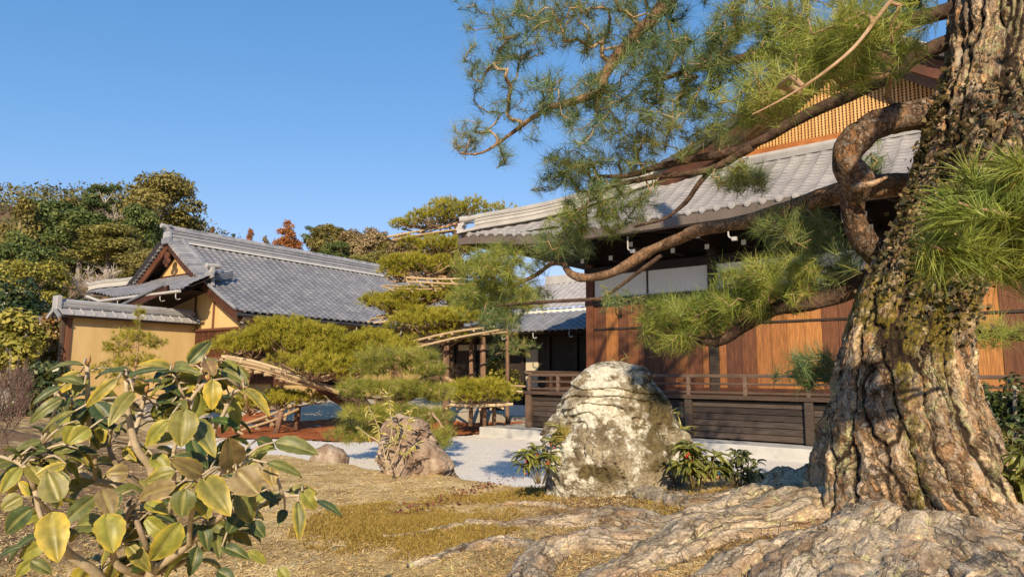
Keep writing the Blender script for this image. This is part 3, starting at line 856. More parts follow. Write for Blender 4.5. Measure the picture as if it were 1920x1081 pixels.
# gable-end wall under the skirt roof
GWA = 0.62
bs = np.linspace(0.10, 7.6, 40)
top = np.array([min(float(gz(x)) + 0.05, 4.6) for x in bs])
mb = MB()
mb.prism(list(L_(GWA, bs, top)) + [L_(GWA, bs[-1], GZ), L_(GWA, bs[0], GZ)], list(L_(GWA + 0.12, bs, top)) + [L_(GWA + 0.12, bs[-1], GZ), L_(GWA + 0.12, bs[0], GZ)])
mb.build('gable_end_wall', OCHRE, lhall)
for (b, m_) in ((3.05, WOOD_BROWN), (1.92, WOOD_BROWN), (5.6, WOOD_DARK)):
    boxo(L_, 'wall_post', m_, lhall, GWA - 0.02, GWA + 0.06, b - 0.06, b + 0.06, 2.2, 4.55, bevel=0.006)
boxo(L_, 'corner_post', WOOD_GREY, lhall, GWA - 0.14, GWA + 0.06, 0.0, 0.19, GZ - 0.1, 3.42, bevel=0.01)
boxo(L_, 'corner_bracket', WOOD_GREY, lhall, GWA - 0.2, GWA + 0.1, -0.08, 0.26, 3.22, 3.44, bevel=0.03)
# long side wall and its shutters
LWB = 1.32
mb = MB(); L_.box(mb, GWA + 0.12, LA1, LWB, LWB + 0.12, GZ, 3.9)
mb.build('side_wall', OCHRE, lhall)
boxo(L_, 'head_beam', WOOD_DARK, lhall, GWA + 0.13, LA1, LWB - 0.05, LWB - 0.003, 2.62, 2.74, bevel=0.006)
boxo(L_, 'sill_beam', WOOD_BROWN, lhall, GWA + 0.13, LA1, LWB - 0.06, LWB - 0.003, 1.28, 1.38, bevel=0.006)
for a_ in np.arange(2.6, 13, 1.9):
    boxo(L_, 'wall_post', WOOD_BROWN, lhall, a_ - 0.06, a_ + 0.06, LWB - 0.055, LWB - 0.002, GZ, 3.9, bevel=0.006)
def shutter(fr_box, name, parent, a0, a1, z0, z1, nv, nh):
    """lattice shutter in a wall plane; fr_box(mb, s0,s1, d0,d1, z0,z1): s along the wall, d out of it"""
    mb = MB(); fr_box(mb, a0, a1, 0.0, 0.02, z0, z1)
    sh = mb.build(name, WOOD_BROWN, parent)
    mb = MB()
    for i in range(nv + 1):
        x = a0 + (a1 - a0) * i / nv
        wd = 0.03 if i in (0, nv) else 0.011
        fr_box(mb, x - wd, x + wd, 0.021, 0.05, z0, z1)
    for i in range(nh + 1):
        zc = z0 + (z1 - z0) * i / nh
        wd = 0.03 if i in (0, nh) else 0.008
        fr_box(mb, a0, a1, 0.0215, 0.038, zc - wd, zc + wd)
    mb.build('shutter_lattice', WOOD_RED if parent is lhall and name == 'shutter' else WOOD_BROWN, sh)
    return sh
side = lambda mb, s0, s1, d0, d1, z0, z1: L_.box(mb, s0, s1, LWB - 0.005 - d1, LWB - 0.005 - d0, z0, z1)
gend = lambda mb, s0, s1, d0, d1, z0, z1: L_.box(mb, GWA - 0.005 - d1, GWA - 0.005 - d0, s0, s1, z0, z1)
for i in range(6):
    a0 = 0.90 + i * 0.92
    shutter(side, 'shutter', lhall, a0, a0 + 0.86, 1.40, 2.60, 9, 7)
shutter(gend, 'shutter', lhall, 0.24, 1.52, 1.30, 3.0, 12, 12)
shutter(gend, 'shutter', lhall, 1.56, 2.82, 1.30, 3.0, 12, 12)
boxo(L_, 'shutter_rail', WOOD_BROWN, lhall, GWA - 0.09, GWA - 0.06, 0.2, 2.85, 2.08, 2.16, bevel=0.004)
boxo(L_, 'shutter_head', WOOD_BROWN, lhall, GWA - 0.1, GWA - 0.004, 0.2, 2.9, 3.02, 3.1, bevel=0.006)
for i in range(3):                            # pale slatted window high under the eave
    a0 = 5.2 + i * 1.5
    mb = MB(); side(mb, a0, a0 + 1.2, 0.0, 0.012, 2.80, 3.35)
    wn = mb.build('slatted_window', PLASTER_WHITE, lhall)
    mb = MB()
    for k in range(8):
        x = a0 + 1.2 * k / 7
        side(mb, x - 0.02, x + 0.02, 0.013, 0.05, 2.80, 3.35)
    side(mb, a0, a0 + 1.2, 0.014, 0.04, 3.07, 3.10)
    mb.build('slat', WOOD_DARK, wn)
mb = MB(); mb.tube([L_(LA0 - 0.1, -0.06, 3.44), L_(LA1, -0.06, 3.44)], 0.055, 8)
mb.build('eave_gutter', DARK_METAL, lhall)
for i in range(11):
    a_ = 0.5 + i * 1.15
    mb = MB(); mb.tube(resample([L_(a_, -0.03, 3.42), L_(a_, -0.03, 3.28), L_(a_ - 0.04, -0.02, 3.20), L_(a_ - 0.13, 0.0, 3.22)], .04), 0.018, 6)
    mb.build('hook', IRON, lhall)
for i in range(24):
    a_ = 0.75 + i * 0.5
    mb = MB(); mb.bar(L_(a_, 0.05, 3.44), L_(a_, 1.1, 3.95), 0.06, 0.07); mb.build('rafter', SOFFIT, lhall)
# second lean-to roof behind the garden wall
def lean(a, q):
    a, q = np.broadcast_arrays(np.asarray(a, float), np.asarray(q, float))
    return L_(-0.9 + a, 7.9 - q * 0.92, 3.35 + q * 0.175)
mb = MB(); tile_slope(mb, lean, np.array([0, 0, 1.0]), 6.0, lambda q: 0.0, lambda q: 1.5, pitch=0.27, expo=0.235)
mb.tube(lean(np.zeros(8) + 0.02, np.linspace(0, 6, 8)) + np.array([0, 0, 0.03]), 0.055, 8)
mb.build('lean_to_tiles', TILE, lhall)
mb = MB()
P0 = lean(np.full(8, 0.05), np.linspace(0.1, 6.2, 8))
A_ = [P0 - (0, 0, 0.03), P0 - (0, 0, 0.24), P0 + u2 * 0.06 - (0, 0, 0.24), P0 + u2 * 0.06 - (0, 0, 0.03)]
mb.grid(np.stack(A_ + [A_[0]]))
mb.build('lean_to_bargeboard', WOOD_RED, lhall)
mb = MB(); mb.grid(np.stack([lean(np.array([0.05, 1.5]), np.full(2, q)) - (0, 0, 0.05) for q in (0.05, 6)]))
mb.build('lean_to_boarding', SOFFIT, lhall)

# ================================================================== garden wall with tiled coping
gw = thing('garden_wall', 'ochre plastered garden wall with a grey tile coping and dark end post', 'garden wall', L_(-1.5, 2.9, GZ))
WA0, WA1, WBB = -3.32, 0.58, 2.9
boxo(L_, 'wall_panel', OCHRE, gw, WA0 + 0.1, WA1, WBB, WBB + 0.2, 0.3, 3.26, bevel=0.0)
boxo(L_, 'end_post', WOOD_BROWN, gw, WA0 - 0.05, WA0 + 0.1, WBB - 0.04, WBB + 0.24, 0.3, 3.36, bevel=0.01)
boxo(L_, 'end_stay', WOOD_GREY, gw, WA0 - 0.16, WA0 - 0.06, WBB + 0.02, WBB + 0.14, 0.3, 3.2, bevel=0.01)
mb = MB()
for sg in (-1, 1):
    for i in range(14):
        a0 = WA0 - 0.3 + i * 0.30
        c0, c1 = WBB + 0.1 + sg * 0.42, WBB + 0.1 + sg * 0.06
        G = [L_(a0, c0, 3.27), L_(a0 + 0.285, c0, 3.27), L_(a0 + 0.285, c1, 3.47), L_(a0, c1, 3.47)]
        T = [g + np.array([0, 0, 0.03]) for g in G]
        mb.hexa(G + T)
        mb.tube([L_(a0 + 0.29, c0 - sg * 0.005, 3.315), L_(a0 + 0.29, c1, 3.51)], 0.026, 6)
mb.build('coping_tile', TILE_LIGHT, gw, bevel=0.006)
mb = MB()
for (w0, z0, z1) in ((0.13, 3.50, 3.56), (0.11, 3.565, 3.62), (0.125, 3.625, 3.66)):
    L_.box(mb, WA0 - 0.25, WA1 - 0.05, WBB + 0.1 - w0, WBB + 0.1 + w0, z0, z1)
mb.tube([L_(WA0 - 0.2, WBB + 0.1, 3.69), L_(WA1 - 0.1, WBB + 0.1, 3.69)], 0.07, 8)
cp = mb.build('coping_ridge', RIDGE, gw)
mb = MB(); L_.box(mb, WA0 - 0.38, WA0 - 0.22, WBB - 0.06, WBB + 0.26, 3.42, 3.84)
mb.build('ridge_end_tile', RIDGE, cp, bevel=0.03)
mb = MB()
L_.box(mb, WA0 - 0.28, WA1 - 0.02, WBB - 0.26, WBB + 0.46, 3.215, 3.262)
mb.build('coping_board', WOOD_DARK, gw)
mb = MB()
for sg in (-1, 1):
    mb.bar(L_(WA0 - 0.36, WBB + 0.1 + sg * 0.44, 3.20), L_(WA0 - 0.36, WBB + 0.1, 3.44), 0.06, 0.1)
mb.build('coping_bargeboard', RIDGE, gw)

# small roofed gate at the far left
gt = thing('roofed_gate', 'small tiled gate roof on a dark post behind the left end of the ochre wall', 'gate', at(90, 700, 21.5))
Gf = Frame(at(62, 612, 21.5)[:2], az(62), az(-28))
def gslope(a, q):
    a, q = np.broadcast_arrays(np.asarray(a, float), np.asarray(q, float))
    return Gf(a, q * 0.9, 3.12 + q * 0.30 + 0.0 * a)
mb = MB(); tile_slope(mb, gslope, np.array([0, 0, 1.0]), 1.2, lambda q: 0, lambda q: 2.2, pitch=0.26, expo=0.23)
eave_discs(mb, gslope, np.array([0, 0, 1.0]), -Gf.b, 0, 2.2, pitch=0.26)
mb.build('roof_tiles', TILE, gt)
mb = MB(); Gf.box(mb, 0.05, 2.2, 0.05, 0.13, 2.95, 3.06); Gf.box(mb, 0.05, 2.2, 0.03, 1.1, 3.065, 3.085); mb.build('eave_beam', WOOD_DARK, gt)
mb = MB(); Gf.box(mb, 0.1, 0.25, 0.14, 0.28, 0.5, 2.95); mb.build('post', WOOD_DARK, gt, bevel=0.01)
mb = MB()
for i in range(9): Gf.box(mb, 0.5 + i * 0.18, 0.62 + i * 0.18, 0.9, 0.93, 0.6, 3.0)
mb.build('slat_screen', WOOD_GREY, gt)

# ================================================================== corridor between the halls
C_ = Frame(at(1040, 619, 23.0)[:2], az(-51), az(39))
co = thing('corridor_building', 'dark wooden corridor with a blue-grey tiled roof between the two halls', 'corridor', C_(0, 1.5, 0.5))
def cslope(a, q):
    a, q = np.broadcast_arrays(np.asarray(a, float), np.asarray(q, float))
    return C_(a, q * 0.88, 3.17 + q * 0.40)
mb = MB(); tile_slope(mb, cslope, nrm(-az(39) * .42 + np.array([0, 0, .9])), 2.0, lambda q: -4, lambda q: 6.5, pitch=0.28, expo=0.24)
eave_discs(mb, cslope, nrm(-az(39) * .42 + np.array([0, 0, .9])), -az(39), -4, 6.5, pitch=0.28)
mb.build('roof_tiles', TILE, co)
def cslope2(a, q):
    a, q = np.broadcast_arrays(np.asarray(a, float), np.asarray(q, float))
    return C_(a, 1.9 + q * 0.85, 4.15 + q * 0.5)
mb = MB(); tile_slope(mb, cslope2, nrm(-az(39) * .5 + np.array([0, 0, .86])), 2.6, lambda q: -4, lambda q: 3.4, pitch=0.28, expo=0.24)
mb.build('upper_roof_tiles', TILE_LIGHT, co)
boxo(C_, 'upper_ridge', RIDGE_PALE, co, -4, 3.4, 4.1, 4.4, 5.4, 5.75)
mb = MB(); C_.box(mb, -4, 3.3, 2.0, 4.2, 3.2, 4.12); mb.build('upper_wall', PLASTER_WHITE, co)
mb = MB(); mb.prism([C_(-1.2, 3.0, 4.7), C_(0.2, 3.0, 4.7), C_(-0.5, 3.0, 5.4)], [C_(-1.2, 3.1, 4.7), C_(0.2, 3.1, 4.7), C_(-0.5, 3.1, 5.4)]); mb.build('small_gable', ORANGE_WOOD, co)
mb = MB(); C_.box(mb, -4, 6.4, 1.6, 1.75, 0.3, 3.6); mb.build('wall', WOOD_DARK, co)
for i in range(9):
    boxo(C_, 'wall_post', WOOD_DARK, co, -3.5 + i * 1.2, -3.38 + i * 1.2, 1.5, 1.597, 0.3, 3.6, bevel=0.006)
boxo(C_, 'plaster_panel', CREAM, co, 1.86, 2.42, 1.54, 1.598, 1.2, 2.6)
boxo(C_, 'plaster_panel', CREAM, co, 3.3, 5.9, 1.54, 1.598, 2.62, 2.85)
boxo(C_, 'floor_beam', WOOD_DARK, co, -4, 6.4, 1.45, 1.59, 0.95, 1.15)
boxo(C_, 'eave_boarding', SOFFIT, co, -4, 6.4, 0.03, 1.6, 3.08, 3.11)
boxo(C_, 'lit_panel', ORANGE_WOOD, co, -1.2, 1.1, 1.0, 1.05, 0.6, 1.75)  # orange colour stands in for sunlight on this piece of the dark wall
mb = MB()
for i in range(12): C_.box(mb, 0.1 + i * .11, 0.16 + i * .11, 0.93, 0.97, 0.25, 0.85)
for i in range(5): C_.box(mb, 0.1, 1.4, 0.90, 0.929, 0.3 + i * .11, 0.35 + i * .11)
mb.build('vent_lattice', WOOD_DARK, co)
boxo(C_, 'foundation', PLASTER_WHITE, co, -1.2, 3.0, 1.0, 1.3, 0.1, 0.55)
for p in (0.9, -0.6, 2.3):
    mb = MB(); mb.tube(resample([C_(p, -0.02, 3.1), C_(p, -0.02, 2.98), C_(p - .04, 0, 2.9), C_(p - 0.14, 0.0, 2.93)], .04), 0.018, 6)
    mb.build('hook', IRON, co)
# ================================================================== ground
MX = np.array([-40, -14, -9, -5, -2.6, -1.2, -0.4, 0.2, 0.9, 1.6, 2.4, 3.4, 6, 40.0])
MY = np.array([16, 14, 12.0, 10.6, 9.3, 8.3, 7.5, 6.9, 6.6, 6.4, 6.2, 5.8, 5.6, 5.6])
def mound_edge(x): return np.interp(x, MX, MY)
ROOTS = []   # filled by the big pine: (pts, radii)
def h_base(x, y):
    """ground height"""
    x, y = np.asarray(x, float), np.asarray(y, float)
    zm = 0.60 + 0.24 * smooth01((x + 0.6) / 2.6) - 0.014 * np.clip(y - 4.5, -2, 6) + 0.10 * np.exp(-((x - 2.0) ** 2 + (y - 3.4) ** 2) / 1.6)
    zm = zm + 0.06 * fbm(p2(x * 0.7, y * 0.7, 3.1), 3) + 0.022 * fbm(p2(x * 3.5, y * 3.5, 1.7), 4)
    zm = zm - 0.25 * smooth01((2.0 - y) / 1.5)
    zm = zm + 0.35 * smooth01((-x - 5.5) / 4) * smooth01((14 - y) / 4)
    e = mound_edge(x) + 0.25 * fbm(p2(x * 1.1, y * 0.0, 8.8), 3)
    k = smooth01((e - y) / 0.55)
    court = 0.17 + 0.63 * smooth01((y - 17.6) / 4.2) * smooth01((2.0 - x - 0.25 * (y - 18)) / 3.0)
    left = 0.55 * smooth01((-x - 6.5) / 4.0)
    court = np.maximum(court, 0.17 + left * smooth01((20 - y) / 4))
    return court * (1 - k) + zm * k + 0.004 * fbm(p2(x * 11, y * 11, 0.3), 3)
def axis_(fine0, fine1, st, far0, far1):
    a = list(np.arange(fine0, fine1, st))
    s, v = st, fine1
    while v < far1: a.append(v); s *= 1.12; v += s
    s, v, b = st, fine0, []
    while v > far0: s *= 1.12; v -= s; b.append(v)
    return np.array(b[::-1] + a)
gx, gy = axis_(-3.6, 3.9, 0.032, -420, 420), axis_(2.2, 9.2, 0.032, -60, 700)
GXX, GYY = np.meshgrid(gx, gy)
GH = h_base(GXX, GYY)
# fine lumps of dead moss and litter
near = np.exp(-np.maximum(GYY - 9, 0)) * (np.abs(GXX) < 6)
GH = GH + near * (0.014 * ridged(p2(GXX * 6, GYY * 6, 5), 4) + 0.008 * fbm(p2(GXX * 26, GYY * 26, 2), 2))
def grid_mesh(X, Y, Z):
    r_, c_ = X.shape
    me = bpy.data.meshes.new('ground')
    V = np.stack([X, Y, Z], -1).reshape(-1, 3).astype(np.float32)
    i = np.arange(r_ - 1)[:, None] * c_ + np.arange(c_ - 1)[None]
    q = np.stack([i, i + 1, i + c_ + 1, i + c_], -1).reshape(-1, 4).astype(np.int32)
    me.vertices.add(len(V)); me.vertices.foreach_set('co', V.ravel())
    me.loops.add(q.size); me.loops.foreach_set('vertex_index', q.ravel())
    me.polygons.add(len(q)); me.polygons.foreach_set('loop_start', np.arange(0, q.size, 4, dtype=np.int32))
    try: me.polygons.foreach_set('loop_total', np.full(len(q), 4, np.int32))
    except Exception: pass
    me.update(calc_edges=True)
    return me
def set_attr(me, nm, val):
    a = me.attributes.new(nm, 'FLOAT', 'POINT')
    a.data.foreach_set('value', np.asarray(val, np.float32).ravel())
def spot(x, y, cx, cy, rx, ry): return np.exp(-(((x - cx) / rx) ** 2 + ((y - cy) / ry) ** 2))
GROUND = mat('dry_moss_ground', [(0.30, 0.18, 0.07), (0.52, 0.355, 0.145), (0.66, 0.485, 0.225), (0.78, 0.63, 0.35)], 3.2, 0.95, 1.0, 90, fine=0.55, fscale=130, bdist=0.015, detail=12,
             attrs=(('soil', ((0.15, 0.085, 0.042), (0.30, 0.185, 0.09)), 1.0, 5.0), ('moss', ((0.25, 0.155, 0.022), (0.46, 0.31, 0.06)), 1.1, 9.0),
                    ('green', ((0.22, 0.18, 0.04), (0.42, 0.36, 0.11)), 1.2, 14.0), ('sand', ((0.46, 0.38, 0.27), (0.56, 0.48, 0.35)), 0.3, 8.0)))
me = grid_mesh(GXX, GYY, GH)
c1 = at(780, 955, 5.0); c2_ = at(1180, 925, 5.0); c3 = at(940, 930, 5.2)
set_attr(me, 'moss', 1.0 * spot(GXX, GYY, c1[0], 4.75, 0.62, 0.75) + 0.8 * spot(GXX, GYY, 0.1, 5.9, 0.5, 0.25) + 0.6 * spot(GXX, GYY, 1.8, 4.3, 0.9, 0.5))
set_attr(me, 'soil', 0.75 * spot(GXX, GYY, -3.4, 4.5, 1.6, 1.8) + 0.3 * spot(GXX, GYY, -0.9, 3.6, 1.1, 0.7) + 0.7 * spot(GXX, GYY, 0.7, 4.9, 0.7, 0.35) + 0.75 * spot(GXX, GYY, -5.5, 8, 3, 4) + 0.55 * spot(GXX, GYY, 1.0, 5.4, 1.4, 0.3)
         + 0.5 * (GXX < -7) * (GYY < 16) + 0.8 * spot(GXX, GYY, 1.7, 3.1, 1.1, 0.75))
set_attr(me, 'green', 0.42 * spot(GXX, GYY, 0.1, 3.6, 1.5, 0.9) + 0.40 * spot(GXX, GYY, 1.6, 4.4, 1.3, 0.7) + 0.35 * (GYY > 40))
set_attr(me, 'sand', 1.0 * smooth01((GYY - 17.2) / 1.5) * (GYY < 60))
o = link('ground', me, GROUND, None, True, kind='structure')
def gz_at(x, y): return float(h_base(np.array([x]), np.array([y]))[0])

# raked white gravel and red-brown moss bed: sheets lying just over the ground
def sheet(name, m, inside, x0, x1, y0, y1, st, lift, amp):
    X, Y = np.meshgrid(np.arange(x0, x1, st), np.arange(y0, y1, st))
    Z = h_base(X, Y) * 0 + lift + amp * fbm(p2(X * 8, Y * 8, 4), 3)
    me = grid_mesh(X, Y, Z)
    import bmesh
    bm = bmesh.new(); bm.from_mesh(me)
    kill = [f for f in bm.faces if not inside(f.calc_center_median())]
    bmesh.ops.delete(bm, geom=kill, context='FACES')
    bm.to_mesh(me); bm.free()
    return link(name, me, m, None, True, kind='structure')
GRAVEL = mat('white_gravel', [(0.58, 0.53, 0.46), (0.82, 0.755, 0.665), (0.88, 0.83, 0.75)], 60, 0.9, 0.9, 55, fine=0.25, fscale=140, bdist=0.02)
REDMOSS = mat('red_brown_moss', [(0.20, 0.055, 0.018), (0.36, 0.105, 0.030), (0.46, 0.15, 0.045)], 3, 0.95, 0.9, 60, fine=0.35, fscale=60, bdist=0.03)
def red_edge(x): return 15.9 + 1.0 * math.sin(x * 0.55 + 0.6) + 0.9 * max(0, x + 2) + 0.25 * math.sin(x * 2.3)
sheet('gravel', GRAVEL, lambda c: c.y < red_edge(c.x) and c.y > mound_edge(c.x) - 0.4 and c.x > -6.5 - 0.3 * math.sin(c.y), -8, 14, 5, 20, 0.12, 0.195, 0.012)
X, Y = np.meshgrid(np.arange(-9, 2.5, 0.1), np.arange(13.5, 20.5, 0.1))
Z = h_base(X, Y) + 0.045 + 0.05 * fbm(p2(X * 1.3, Y * 1.3, 2), 3) + 0.015 * fbm(p2(X * 7, Y * 7, 4), 2)
me = grid_mesh(X, Y, Z)
import bmesh
bm = bmesh.new(); bm.from_mesh(me)
bmesh.ops.delete(bm, geom=[f for f in bm.faces if not (f.calc_center_median().y > red_edge(f.calc_center_median().x) and f.calc_center_median().y < 19.4 + 0.5 * math.sin(f.calc_center_median().x * 1.4) and f.calc_center_median().x > -7.5)], context='FACES')
bm.to_mesh(me); bm.free()
link('moss_bed', me, REDMOSS, None, True, kind='structure')

# far ground rising into the wooded hill
def h_hill(x, y):
    x, y = np.asarray(x, float), np.asarray(y, float)
    a = x / np.maximum(y, 1)                  # direction: the hill is high on the left
    up = 11.5 * smooth01((y - 34) / 46) * smooth01((-0.30 - a) / 0.30) + 15.0 * smooth01((y - 46) / 62) * smooth01((0.02 - a) / 0.12)
    return 0.6 + np.maximum(up, 4 * smooth01((y - 60) / 60)) + 0.8 * fbm(p2(x * 0.09, y * 0.09, 7), 3)
hx, hy = np.meshgrid(np.linspace(-150, 110, 120), np.linspace(32, 190, 90))
HILL = mat('hillside_leaf_litter', [(0.10, 0.06, 0.035), (0.17, 0.10, 0.055), (0.13, 0.12, 0.05)], 0.25, 0.95, 0.8, 6, fine=0.3, fscale=4, bdist=0.3)
link('hills', grid_mesh(hx, hy, np.where(hy < 33.5, 0.0, h_hill(hx, hy))), HILL, None, True, kind='structure')

# ================================================================== rocks
def rock(name, levels, Y, depth, m, label, cat, seed, amp=0.05, na=150, nl=110, facet=0.05, mossy=None, extra_down=0.25, back=1.0):
    """levels: (py, left px, right px) from top to bottom as seen; depth = half thickness / half width"""
    lv = sorted(levels)
    ys = np.linspace(lv[0][0], lv[-1][0], nl)
    xl = np.interp(ys, [q[0] for q in lv], [q[1] for q in lv]); xr = np.interp(ys, [q[0] for q in lv], [q[2] for q in lv])
    rows = []
    ang = np.linspace(0, 2 * math.pi, na, endpoint=False)
    for y, a, b in zip(ys, xl, xr):
        A, B = at(a, y, Y), at(b, y, Y)
        c, hw = (A + B) / 2, np.linalg.norm(B - A) / 2
        ca, sa = np.cos(ang), np.sin(ang)
        n_ = 2.6
        r = 1.0 / (np.abs(ca) ** n_ + np.abs(sa) ** n_) ** (1 / n_)
        rows.append(c + np.stack([ca * r * hw, sa * r * hw * depth, np.zeros_like(ca)], -1))
    top = rows[0].mean(0)
    G = [top + (rows[0] - top) * k + np.array([0, 0, 0.03 * (1 - k * k)]) for k in (0.02, 0.35, 0.7)] + rows
    low = rows[-1].copy(); low[:, 2] -= extra_down
    G = np.array(G + [low])
    cen = G.mean(1, keepdims=True)
    d = nrm(G - cen)
    s_ = 1.0 / max(0.3, np.linalg.norm(G[-2][0] - G[-2][na // 2]))
    n1 = fbm(G * 2.2 * s_ * 1.3 + seed, 3)
    n2 = ridged(G * np.array([5, 5, 4.0]) * s_ + seed, 5) - 0.6
    cell = np.round(fbm(G * 3.0 * s_ + seed * 2, 2) * 4) / 4
    n4 = fbm(G * 26 * s_ + seed, 3)
    G = G + d * (amp * 1.2 * n1 + amp * 1.0 * n2 + facet * cell + amp * 0.18 * n4)[..., None]
    mb = MB(); mb.grid(G, wrap=True)
    mb.f.append(tuple(range(na)))
    o = mb.build(name, m, None, smooth=True, label=label, category=cat)
    if mossy is not None:
        gxy = G.reshape(-1, 3)
        val = mossy(gxy)
        set_attr(o.data, 'moss', val)
    return o
ROCKM = mat('lichen_covered_rock', [(0.085, 0.065, 0.038), (0.19, 0.15, 0.095), (0.33, 0.28, 0.19), (0.46, 0.41, 0.30)], 4.5, 0.9, 1.0, 26, fine=0.4, fscale=55, bdist=0.03, detail=12,
            attrs=(('lich', ((0.50, 0.475, 0.38), (0.68, 0.66, 0.57)), 2.0, 8.0), ('dark', ((0.06, 0.045, 0.022), (0.15, 0.115, 0.05)), 1.9, 9.0), ('moss', ((0.15, 0.11, 0.015), (0.34, 0.26, 0.05)), 0.8, 14.0)))
ROCKB = mat('brown_split_rock', [(0.14, 0.09, 0.06), (0.29, 0.20, 0.14), (0.42, 0.32, 0.235), (0.60, 0.50, 0.40)], 3.0, 0.9, 1.0, 16, stretch=(2.4, 2.4, 0.9), fine=0.25, fscale=40, bdist=0.04, detail=9)
RY = 5.75
big = rock('rock', [(684, 1126, 1168), (690, 1110, 1182), (700, 1100, 1196), (718, 1088, 1208), (740, 1069, 1224), (760, 1060, 1243), (790, 1045, 1256), (820, 1030, 1280), (840, 1025, 1292), (862, 1026, 1294), (890, 1030, 1290), (935, 1034, 1284)], RY, 0.70, ROCKM,
           'big blunt standing rock blotched with pale lichen in front of the veranda', 'rock', 3.3, amp=0.085, facet=0.13, na=260, nl=190)
P = np.array([v.co for v in big.data.vertices])
b0, b1 = at(1035, 830, RY - .2), at(1110, 700, RY - .2)
set_attr(big.data, 'lich', 0.47 + 0.36 * fbm(P * 2.5 + 4, 3))
set_attr(big.data, 'dark', 0.27 + 0.45 * np.exp(-((P[:, 0] - at(1200, 0, RY)[0]) / 0.16) ** 2) * np.exp(-((P[:, 2] - at(1200, 800, RY)[2]) / 0.4) ** 2) + 0.3 * fbm(P * 2 + 9, 3)
         + 0.7 * np.exp(-((P[:, 0] - at(1110, 0, RY)[0]) / 0.18) ** 2 - ((P[:, 2] - at(1110, 872, RY)[2]) / 0.07) ** 2))
set_attr(big.data, 'moss', 0.95 * np.exp(-(np.linalg.norm(P - at(1050, 815, RY - .15), axis=1) / 0.13) ** 2) + 0.6 * np.exp(-(np.linalg.norm(P - at(1150, 684, RY), axis=1) / 0.16) ** 2) + 0.8 * np.exp(-(np.linalg.norm(P - at(1272, 800, RY), axis=1) / 0.14) ** 2) + 0.25 * smooth01((at(0, 880, RY)[2] - P[:, 2]) / 0.1))
rock('rock', [(778, 742, 764), (785, 733, 784), (800, 728, 797), (820, 722, 813), (840, 717, 826), (862, 712, 836), (880, 716, 842), (905, 722, 843)], 7.6, 0.7, ROCKB,
     'brown fissured upright rock with a leafy twig before it, left of the white gravel', 'rock', 8.1, amp=0.085, facet=0.09)
rock('rock', [(836, 604, 622), (842, 596, 636), (850, 588, 646), (858, 585, 650)], 9.2, 0.8, ROCKB, 'small low brown stone at the mossy edge of the white gravel', 'rock', 5.2, amp=0.05, facet=0.05, na=70, nl=30)
rock('rock', [(726, 700, 722), (735, 690, 735), (752, 684, 742)], 13.6, 0.8, ROCKB, 'small pale stone glimpsed behind the long-needled young pine', 'rock', 1.2, amp=0.05, facet=0.05, na=50, nl=24) if False else None
for (px, py, w0, Y, lb) in ((935, 800, 15, 18.0, 'flat weathered stone on the red-brown moss by the platform'), ):
    rock('rock', [(py - 6, px - w0 * .6, px + w0 * .7), (py, px - w0, px + w0), (py + 5, px - w0 * 1.1, px + w0 * 1.1)], Y, 0.9, ROCKB, lb, 'rock', px * 0.1, amp=0.04, facet=0.03, na=40, nl=16)
# ================================================================== foliage helpers
def cards(C, N, size, aspect=1.6, rng=RNG):
    """rhombic leaf faces at C facing N; returns (n*4,3)"""
    n = len(C)
    N = nrm(N)
    t = rng.normal(size=(n, 3)); t = nrm(np.cross(N, t)); b = np.cross(N, t)
    sz = np.broadcast_to(np.asarray(size, float), (n,))[:, None]
    w = sz / aspect
    fold = N * sz * 0.12
    return np.stack([C - t * sz * 0.5, C - b * w * 0.5 + fold, C + t * sz * 0.5, C + b * w * 0.5 + fold], 1).reshape(-1, 3)
def lobes_crown(n, seed, kind='broad', nl=26, size=0.045):
    """points on many overlapping lobes; unit crown (width 1, z 0..1)"""
    rng = np.random.default_rng(seed)
    cs = []
    for _ in range(nl):
        th = rng.uniform(0, 2 * math.pi)
        z = rng.uniform(0.04, 0.92)
        if kind == 'broad': rmax = 0.40 * math.sqrt(max(0.02, 1 - ((z - 0.38) / 0.62) ** 2)); lr = rng.uniform(0.12, 0.20)
        elif kind == 'cone': rmax = 0.40 * (1.0 - z) ** 0.8; lr = 0.05 + 0.12 * (1 - z) * rng.uniform(0.7, 1.2)
        else: z = rng.choice([0.55, 0.72, 0.9]) + rng.normal() * 0.03; rmax = 0.42 * (1.15 - z * 0.55); lr = rng.uniform(0.09, 0.15)
        r = rmax * (rng.random() ** 0.45)
        cs.append((math.cos(th) * r, math.sin(th) * r, z, lr))
    cs = np.array(cs)
    wts = cs[:, 3] ** 2
    idx = rng.choice(nl, n, p=wts / wts.sum())
    d = nrm(rng.normal(size=(n, 3)))
    d[:, 2] = np.where(d[:, 2] < -0.45, -d[:, 2], d[:, 2])
    rr = rng.random(n) ** 0.25
    sq = np.array([1, 1, 0.78 if kind != 'flat' else 0.45])
    P = cs[idx, :3] + d * (cs[idx, 3] * rr)[:, None] * sq
    P += 0.015 * rng.normal(size=P.shape)
    N = nrm(d + 0.7 * rng.normal(size=P.shape) + np.array([0, 0, 0.35]))
    tone = np.clip(0.5 + 0.22 * (cs[idx, 3] * 0 + rng.normal(size=nl)[idx]) + 0.18 * rng.normal(size=n), 0, 1)
    V = cards(P, N, size * rng.uniform(0.6, 1.3, n), 1.7, rng)
    return V, tone, cs
def leafmat(name, cols, rough=0.55, trans=0.25, scale=3.0, spec=0.3):
    return mat(name, cols, scale, rough, 0, attr=0.72, trans=trans, spec=spec, pos=[0.15 + 0.7 * i / (len(cols) - 1) for i in range(len(cols))])
BARK_G = mat('grey_tree_bark', [(0.10, 0.085, 0.07), (0.2, 0.175, 0.15), (0.30, 0.27, 0.235)], 4, 0.9, 0.5, 20)
